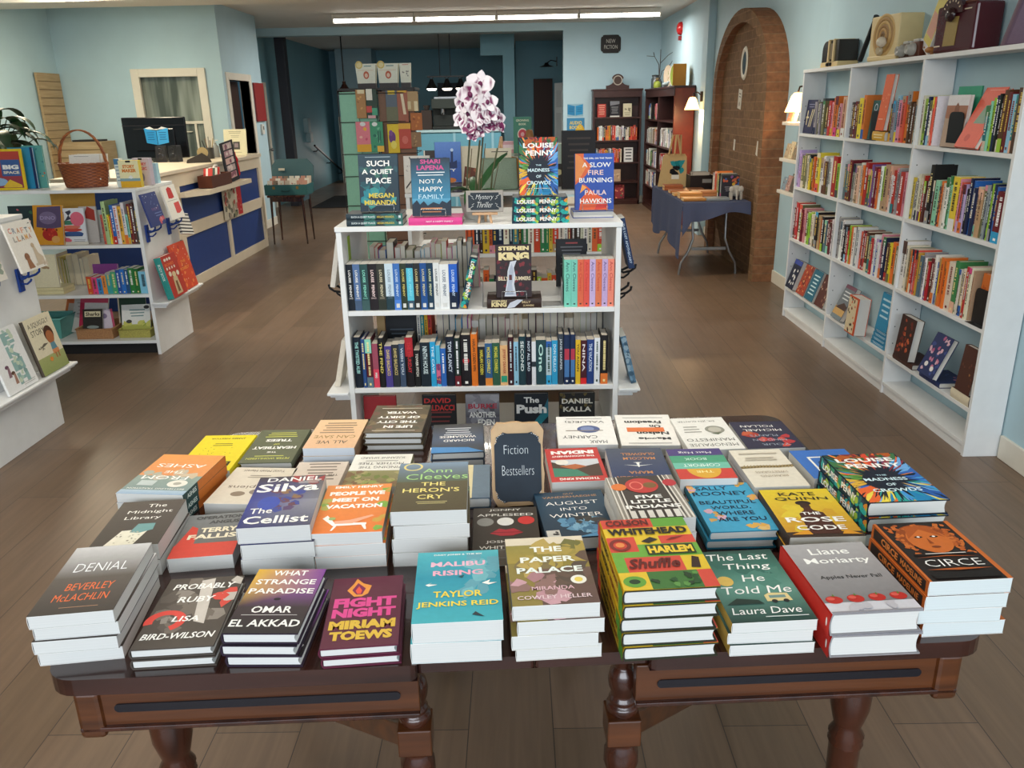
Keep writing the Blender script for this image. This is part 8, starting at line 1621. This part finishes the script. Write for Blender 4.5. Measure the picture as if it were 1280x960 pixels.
# spinner rack of toys and cards behind the mystery shelf
def spinner():
    cx, cy = -.93, 6.02; zp = 1.775
    R = thing('spinner_rack', 'tall wire spinner rack with mint green and brown card panels behind mystery shelf', 'display rack', T(cx, cy, 0))
    MB().tube([(0, 0, .03), (0, 0, zp)], .016, 8, m='black_metal').build('post', R)
    MB().lathe([(.24, 0), (.24, .02), (.03, .04)], 24, m='black_metal').build('base', R)
    for x0, x1, c in ((-.255, -.13, '#86b89c'), (-.125, -.0, '#7fb094')): MB().box(x0, -.15, .62, x1, -.135, zp-.02, c, 'print').build('panel', R)
    MB().box(.005, -.12, .62, .245, -.11, zp-.02, '#7d5a44', 'print').build('panel', R); MB().box(-.255, -.135, .62, -.245, .2, zp-.02, '#8fbfa4', 'print').build('panel', R)
    w_ = MB()
    for z in (.75, 1.0, 1.2, 1.35, 1.56, zp-.03): w_.tube([(-.262, -.165, z), (0, -.168, z), (.252, -.135, z), (.252, .17, z), (-.262, .17, z)], .003, 5, '#2a2624', 'print', None, True)
    for x in (-.262, -.004, .252): w_.tube([(x, -.168 if x < .1 else -.138, .62), (x, -.168 if x < .1 else -.138, zp)], .003, 5, '#2a2624', 'print')
    w_.build('wire_frame', R)
    def pack(lab, x0, y0, x1, y1, c, ops, y=-.175):
        a, b = at_y(x0, y1, cy+y), at_y(x1, y0, cy+y); w, h = b.x-a.x, b.z-a.z
        Q = thing('toy_pack', lab, 'toy', frame((a.x, cy+y, a.z), (1, 0, 0), (0, 0, 1), (0, -1, 0)))
        MB().box(0, 0, -.012, w, h, .0, c, 'print').build('card', Q, bevel=.002); q = MB(); art_mb(q, ops, w, h, .0004); q.build('print', Q)
    B = lambda s, cs, n=5, sz=.13: ('b', s, n, (.15, .12, .85, .8), cs, sz)
    pack('brown wooden toy figure hanging first on the mint green panel', 446.5, 112, 456, 148, '#a87a4a', [B(1, ['#8a6038', '#c99a5a']), ('r', .2, .86, .9, 1, '#d6c8a0')])
    pack('dark green and red toy with white tag on the mint green panel', 459, 111, 470, 148, '#2f4034', [('r', .05, .62, .6, 1, '#d9d4c4'), ('r', .0, .2, .5, .42, '#c04a44'), ('r', .5, .1, 1, .35, '#4a9a78'), ('r', .1, 0, .8, .1, '#d0a0a0')])
    pack('pink and yellow toy pack low on the mint green panel', 447, 152, 462, 190, '#d87a84', [B(3, ['#e0a83a', '#c9506a', '#e8b0a0']), ('r', 0, 0, 1, .25, '#d9a02a'), ('e', .5, .92, .2, .07, '#d8d8d4')])
    pack('green toy pack with brush handles low on the mint green panel', 464, 152, 478, 190, '#3f8f6a', [B(4, ['#2a6a5a', '#6ab08a']), ('r', .5, 0, 1, .2, '#e0b040'), ('e', .4, .92, .2, .07, '#d8d8d4'), ('r', .6, .3, .66, .7, '#2a4a4a'), ('r', .75, .3, .81, .7, '#2a4a4a')])
    P = ((484, 113, 496, 154, '#5a646e', 'slate and yellow card pack at the top of the brown panel', [('r', .2, .88, .8, 1, '#d9b83a'), ('r', 0, 0, 1, .5, '#6a6a50')]),
         (497.5, 113, 509, 153, '#9a5a44', 'red brown card pack with cream strip on the brown panel', [('p', [(.35, .9), (.6, .9), (.8, .25), (.55, .25)], '#d8c8a8'), ('r', .1, .93, .9, 1, '#d0a03a')]),
         (510, 114, 522, 139, '#a88a60', 'kraft tag pack at the outer edge of the brown panel', [('r', .6, 0, .95, .5, '#d8c8a0'), ('r', 0, .1, .3, .5, '#cbb98f')]),
         (486, 155, 498, 192, '#d9b92a', 'yellow and purple card pack low on the brown panel', [('e', .4, .55, .3, .2, '#6a3a7a'), ('e', .5, .3, .25, .14, '#e0d060'), ('e', .3, .7, .16, .1, '#7a4a8a')]),
         (499.5, 154, 513, 186, '#b84a3a', 'red orange card pack low on the brown panel', [('r', 0, .78, 1, 1, '#d9a03a'), ('e', .5, .35, .25, .16, '#c9685a')]),
         (514, 141, 527, 163, '#a8602c', 'orange brown felt toy at the outer edge of the brown panel', [B(8, ['#c07a3a', '#8a4a20'])]),
         (514.5, 165, 526, 184, '#8a6a4a', 'brown small pack under the orange brown felt toy', [B(9, ['#a8845c', '#6a4e34'])]))
    for x0, y0, x1, y1, c, lab, ops in P: pack(lab, x0, y0, x1, y1, c, ops, -.145)
    MB().box(-.26, -.14, zp-.012, .26, .14, zp+.004, '#2a2624', 'print').build('top_tray', R)
    for i, (x0, x1, lab) in enumerate(((445.5, 471, 'white display box with an orange face print, first on top of the spinner rack'), (472.5, 499, 'white display box with an orange face print, second on top of the spinner rack'), (500.5, 514, 'cream display box with a grey drawing on top of the spinner rack'))):
        a, b = at_y(x0, 106, cy-.06), at_y(x1, 106, cy-.06); w = b.x-a.x; h = .155; Q = thing('display_box', lab, 'box', T((a.x+b.x)/2, cy-.06, zp+.006))
        MB().prism([(-w/2*.86, .03), (w/2*.86, .03), (w/2, h), (-w/2, h)], -.06, .0, '#d6d5c2', 'print', frame((0, 0, 0), (1, 0, 0), (0, 0, 1), (0, -1, 0))).build('box', Q)
        q = MB(); art_mb(q, ([('o', .14, .94, .2, .2, .35, '#c9b060'), ('e', .14, .94, .12, .12, '#d9c890'), ('l', .4, .85, .86, 1, .12, '#4a7a7a'), ('e', .52, .42, .16, .2, '#b8583a'), ('e', .52, .40, .09, .11, '#d8b8a0'), ('r', .05, .66, .95, .675, '#c9946a')] if i < 2 else [('b', 3, 6, (.2, .3, .8, .7), ['#7a7a76', '#8a857c'], .1), ('l', .2, .9, .9, 1, .1, '#c07a6a')]), w*.86, h-.03, .0006, frame((-w/2*.86, 0, .03), (1, 0, 0), (0, 0, 1), (0, -1, 0))); q.build('print', Q)
        MB().box(-w/2*.86, -.0, 0, w/2*.86, .06, .03, '#3a3230', 'print').build('tray', Q)
spinner()

# second white unit behind the mystery shelf, dressed with gift books
U2X0, U2X1, U2Y = -.66, .56, 5.0
gondola('white double sided gift book unit standing right behind the mystery shelf', U2X0, U2X1, U2Y, (.105, .44, .79), 1.16)
U2 = 1.1605
def g2(lab, px, py, w, h, t, c, ops, lean=.12, dy=.08, z=None, yaw=0):
    p = at_y(px, py, U2Y+dy); return book(lab, frame_face((p.x, U2Y+dy, z or U2), lean, yaw), w, h, t, c, True, None, ops)
g2('white book crackled with black lines behind the pink lettered display book', 506, 225, .155, .215, .02, '#d8d2c8', [('p', [(.05, .1), (.5, .5), (.48, .54), (.05, .16)], '#3a3634'), ('p', [(.2, .95), (.5, .6), (.9, .8), (.9, .83), (.5, .64), (.23, .98)], '#3a3634'), ('b', 3, 22, (.05, .05, .95, .95), ['#4a4440', '#6a6058'], .018)], .1, .04)
g2('dark brown book with a white diagonal behind the crackled white one', 531, 220, .14, .24, .02, '#3c312c', [('p', [(.3, .1), (.9, .85), (.94, .8), (.36, .08)], '#d8d2c8'), ('r', 0, .0, .05, 1, '#e0d8c8')], .1, .12)
for k in range(2): book('gift book lying under the blue city book, %s' % ('lower', 'upper')[k], frame_lie((at_y(577, 228, U2Y+.03).x, U2Y+.03, U2+.026*k)), .15, .22, .025, '#4a4050', True, '#4a4654', [], [('l', .1, .9, .3, 1, .2, '#d8d0d8')], group='gift books lying under the blue city book')
g2('blue book with a dark city skyline on the gift unit', 545, 220, .155, .235, .02, '#3a5fae', [('r', 0, .5, 1, 1, '#4a72c0', '#6a92d8'), ('p', [(.1, .35), (.1, .55), (.2, .58), (.2, .5), (.3, .5), (.3, .62), (.45, .62), (.45, .5), (.6, .5), (.62, .78), (.7, .78), (.7, .5), (.85, .55), (.85, .35)], '#22335f'), ('e', .66, .8, .06, .04, '#c9dcf4'), tx('CITY', .5, .3, .6, .07, W, .03), ('e', .6, .05, .2, .06, '#d07a3a')], .1, .1, U2+.0535)
g2('cream gift box with a brown drawing between the orchid stems', 573, 225, .15, .26, .05, '#d9cdb2', [('p', [(.3, .55), (.75, .5), (.8, .1), (.2, .1)], '#6a3a28'), ('b', 4, 12, (.25, .12, .8, .5), ['#7a4030', '#3a2420', '#9a5a40'], .08)], .05, .16)
g2('white gift box with printed feathers behind the orchid', 608, 225, .16, .24, .05, '#ddd2b8', [('o', .35, .4, .12, .2, .3, '#8a7a6a'), ('o', .68, .38, .12, .2, .3, '#8a7a6a'), ('l', .2, .9, .9, 1, .06, '#5a5048')], .05, .26)
R = thing('cushion', 'sage green fabric cushion propped behind the little chalkboard', 'cushion', frame((at_y(625, 238, U2Y-.0).x, U2Y+.09, U2+.005), (.97, .2, 0), (-.02, .3, .95), Vector((.97, .2, 0)).cross(Vector((-.02, .3, .95)))))
n = 12; v = []; fs = []
for sgn in (1, -1):
    o = len(v)
    for i in range(n+1):
        for j in range(n+1):
            a, b2 = i/n, j/n; bul = (math.sin(PI*a)*math.sin(PI*b2))**.45*.045*sgn; v.append(((a-.5)*.22, b2*.19, bul))
    for i in range(n):
        for j in range(n): fs.append((o+i*(n+1)+j, o+(i+1)*(n+1)+j, o+(i+1)*(n+1)+j+1, o+i*(n+1)+j+1))
MB().add(v, fs, '#8f9f8c', 'cloth', True).build('cover', R)
MB().tube([(-.11, 0, 0), (.11, 0, 0), (.11, .19, 0), (-.11, .19, 0)], .004, 6, '#7f8f7c', 'cloth', None, True).build('piping', R)
el = thing('figurine', 'tan wooden elephant figurine on the gift unit beside the cushion', 'figurine', T(at_y(637, 215, U2Y+.4).x, U2Y+.24, U2))
MB().ball((0, 0, .14), .07, 12, '#b07a3c', 'print', None, (1.2, .6, .75)).build('body', el, )
for x in (-.05, .05):
    for y in (-.02, .02): MB().tube([(x, y, .12), (x, y, 0)], .018, 8, '#a06c34', 'print').build('leg', el)
MB().tube([(.07, 0, .16), (.10, -.01, .12), (.10, -.01, .05)], [.03, .02, .012], 8, '#b07a3c', 'print').build('trunk', el)
card_on('green poster card with a red round picture on the gift unit', 642, 176, U2Y+.4, .115, .22, U2+.20, '#3f7a62', [('e', .5, .52, .28, .17, '#d8d0c0'), ('e', .5, .52, .23, .14, '#c0404a'), ('e', .5, .52, .1, .06, '#d8a0a0'), tx('GROWING', .5, .9, .7, .06, '#d8d8b8', .02), tx('BOOK', .5, .80, .4, .06, '#d8d8b8', .02), ('l', .2, .8, .2, 1, .05, '#a8c0a8')], .05, 0, 'poster_card', 'card')
card_on('tall pale card rack standing under the green poster card', 640, 225, U2Y+.42, .13, .2, U2, '#a9b0a2', [('l', .1, .9, .9, 5, .18, '#7a8478')], .02, 0, 'card_rack', 'rack')
bxk = thing('gift_box', 'pale green and charcoal gift box beside the feathered display book', 'box', T(at_y(705, 222, U2Y+.3).x, U2Y+.3, U2))
MB().box(-.09, -.04, 0, .09, .04, .24, '#47423f', 'print').box(-.09, -.042, .14, .09, .042, .26, '#b9cdbc', 'print').build('box', bxk, bevel=.002)
q = MB(); art_mb(q, [('e', .3, .34, .12, .07, '#d8d0a0'), ('e', .72, .34, .12, .07, '#d8d0a0'), ('e', .5, .36, .04, .03, '#e8e4e0')], .18, .26, .0425, frame((-.09, 0, 0), (1, 0, 0), (0, 0, 1), (0, -1, 0))); q.build('print', bxk)
g2('black back cover of a tall open book behind the blue and orange display book', 702, 262, .20, .34, .06, '#1a1514', [('l', .12, .88, .85, 6, .1, '#3f342e')], .02, .14)
fgx = thing('figurine', 'small brown carved figure standing behind the feathered display book', 'figurine', T(at_y(662, 175, U2Y+.3).x, U2Y+.34, U2))
MB().lathe([(.04, 0), (.045, .04), (.035, .2), (.02, .26), (.028, .3), (.02, .34), (0, .345)], 12, '#94663c', 'print').build('body', fgx); MB().tube([(.02, -.03, .2), (.04, -.04, .1)], .012, 6, '#7a5030', 'print').build('arm', fgx)
es = thing('mini_easel', 'small pale wooden easel leaning behind the orchid on the gift unit', 'easel', T(at_y(622, 175, U2Y+.3).x, U2Y+.47, U2+.0))
for x, y in ((-.04, 0), (.04, 0), (.02, .08)): MB().tube([(x, y, 0), (.02, .02, .30)], .009, 6, m='pale_wood').build('leg', es)
MB().box(-.05, -.012, .1, .06, .0, .115, m='pale_wood').build('ledge', es)
pk = thing('gift_box', 'pink slim box next to the pale wooden easel', 'box', T(at_y(635, 178, U2Y+.3).x, U2Y+.5, U2)); MB().box(-.035, -.02, 0, .035, .02, .27, '#c99aa2', 'print').build('box', pk, bevel=.002); MB().box(-.035, -.021, .22, .035, -.0195, .25, '#e0c8cc', 'print').build('label', pk)

# spines on the gift unit's shelves, glimpsed through the mystery shelf
STUFF = SMALL
for z, seed, x0, x1 in ((.7906, 1, U2X0+.35, U2X1-.06), (.4406, 2, U2X0+.1, U2X1-.1), (.1056, 3, U2X0+.1, U2X1-.1)):
    Rn = random.Random(seed); x = x0
    while x < x1:
        t = Rn.uniform(.018, .04); c = jit(Rn.choice(['#c8452c', '#e0602c', '#2f7a4a', '#e6dfce', '#1f2a40', '#7a2a2a', '#d9b23a', '#2a6f80', '#e8e4dc', '#3a2a22']), Rn); h = Rn.uniform(.18, .25)
        book('x', frame_row((x, U2Y+.02, z)), .14, h, t-.001, c, False, None, [], spine_marks(Rn, c)); x += t
STUFF = None
tag(SMALL.build('small_books'), 'small far books on the bookcases and the far shelf sides', 'books', kind='stuff')
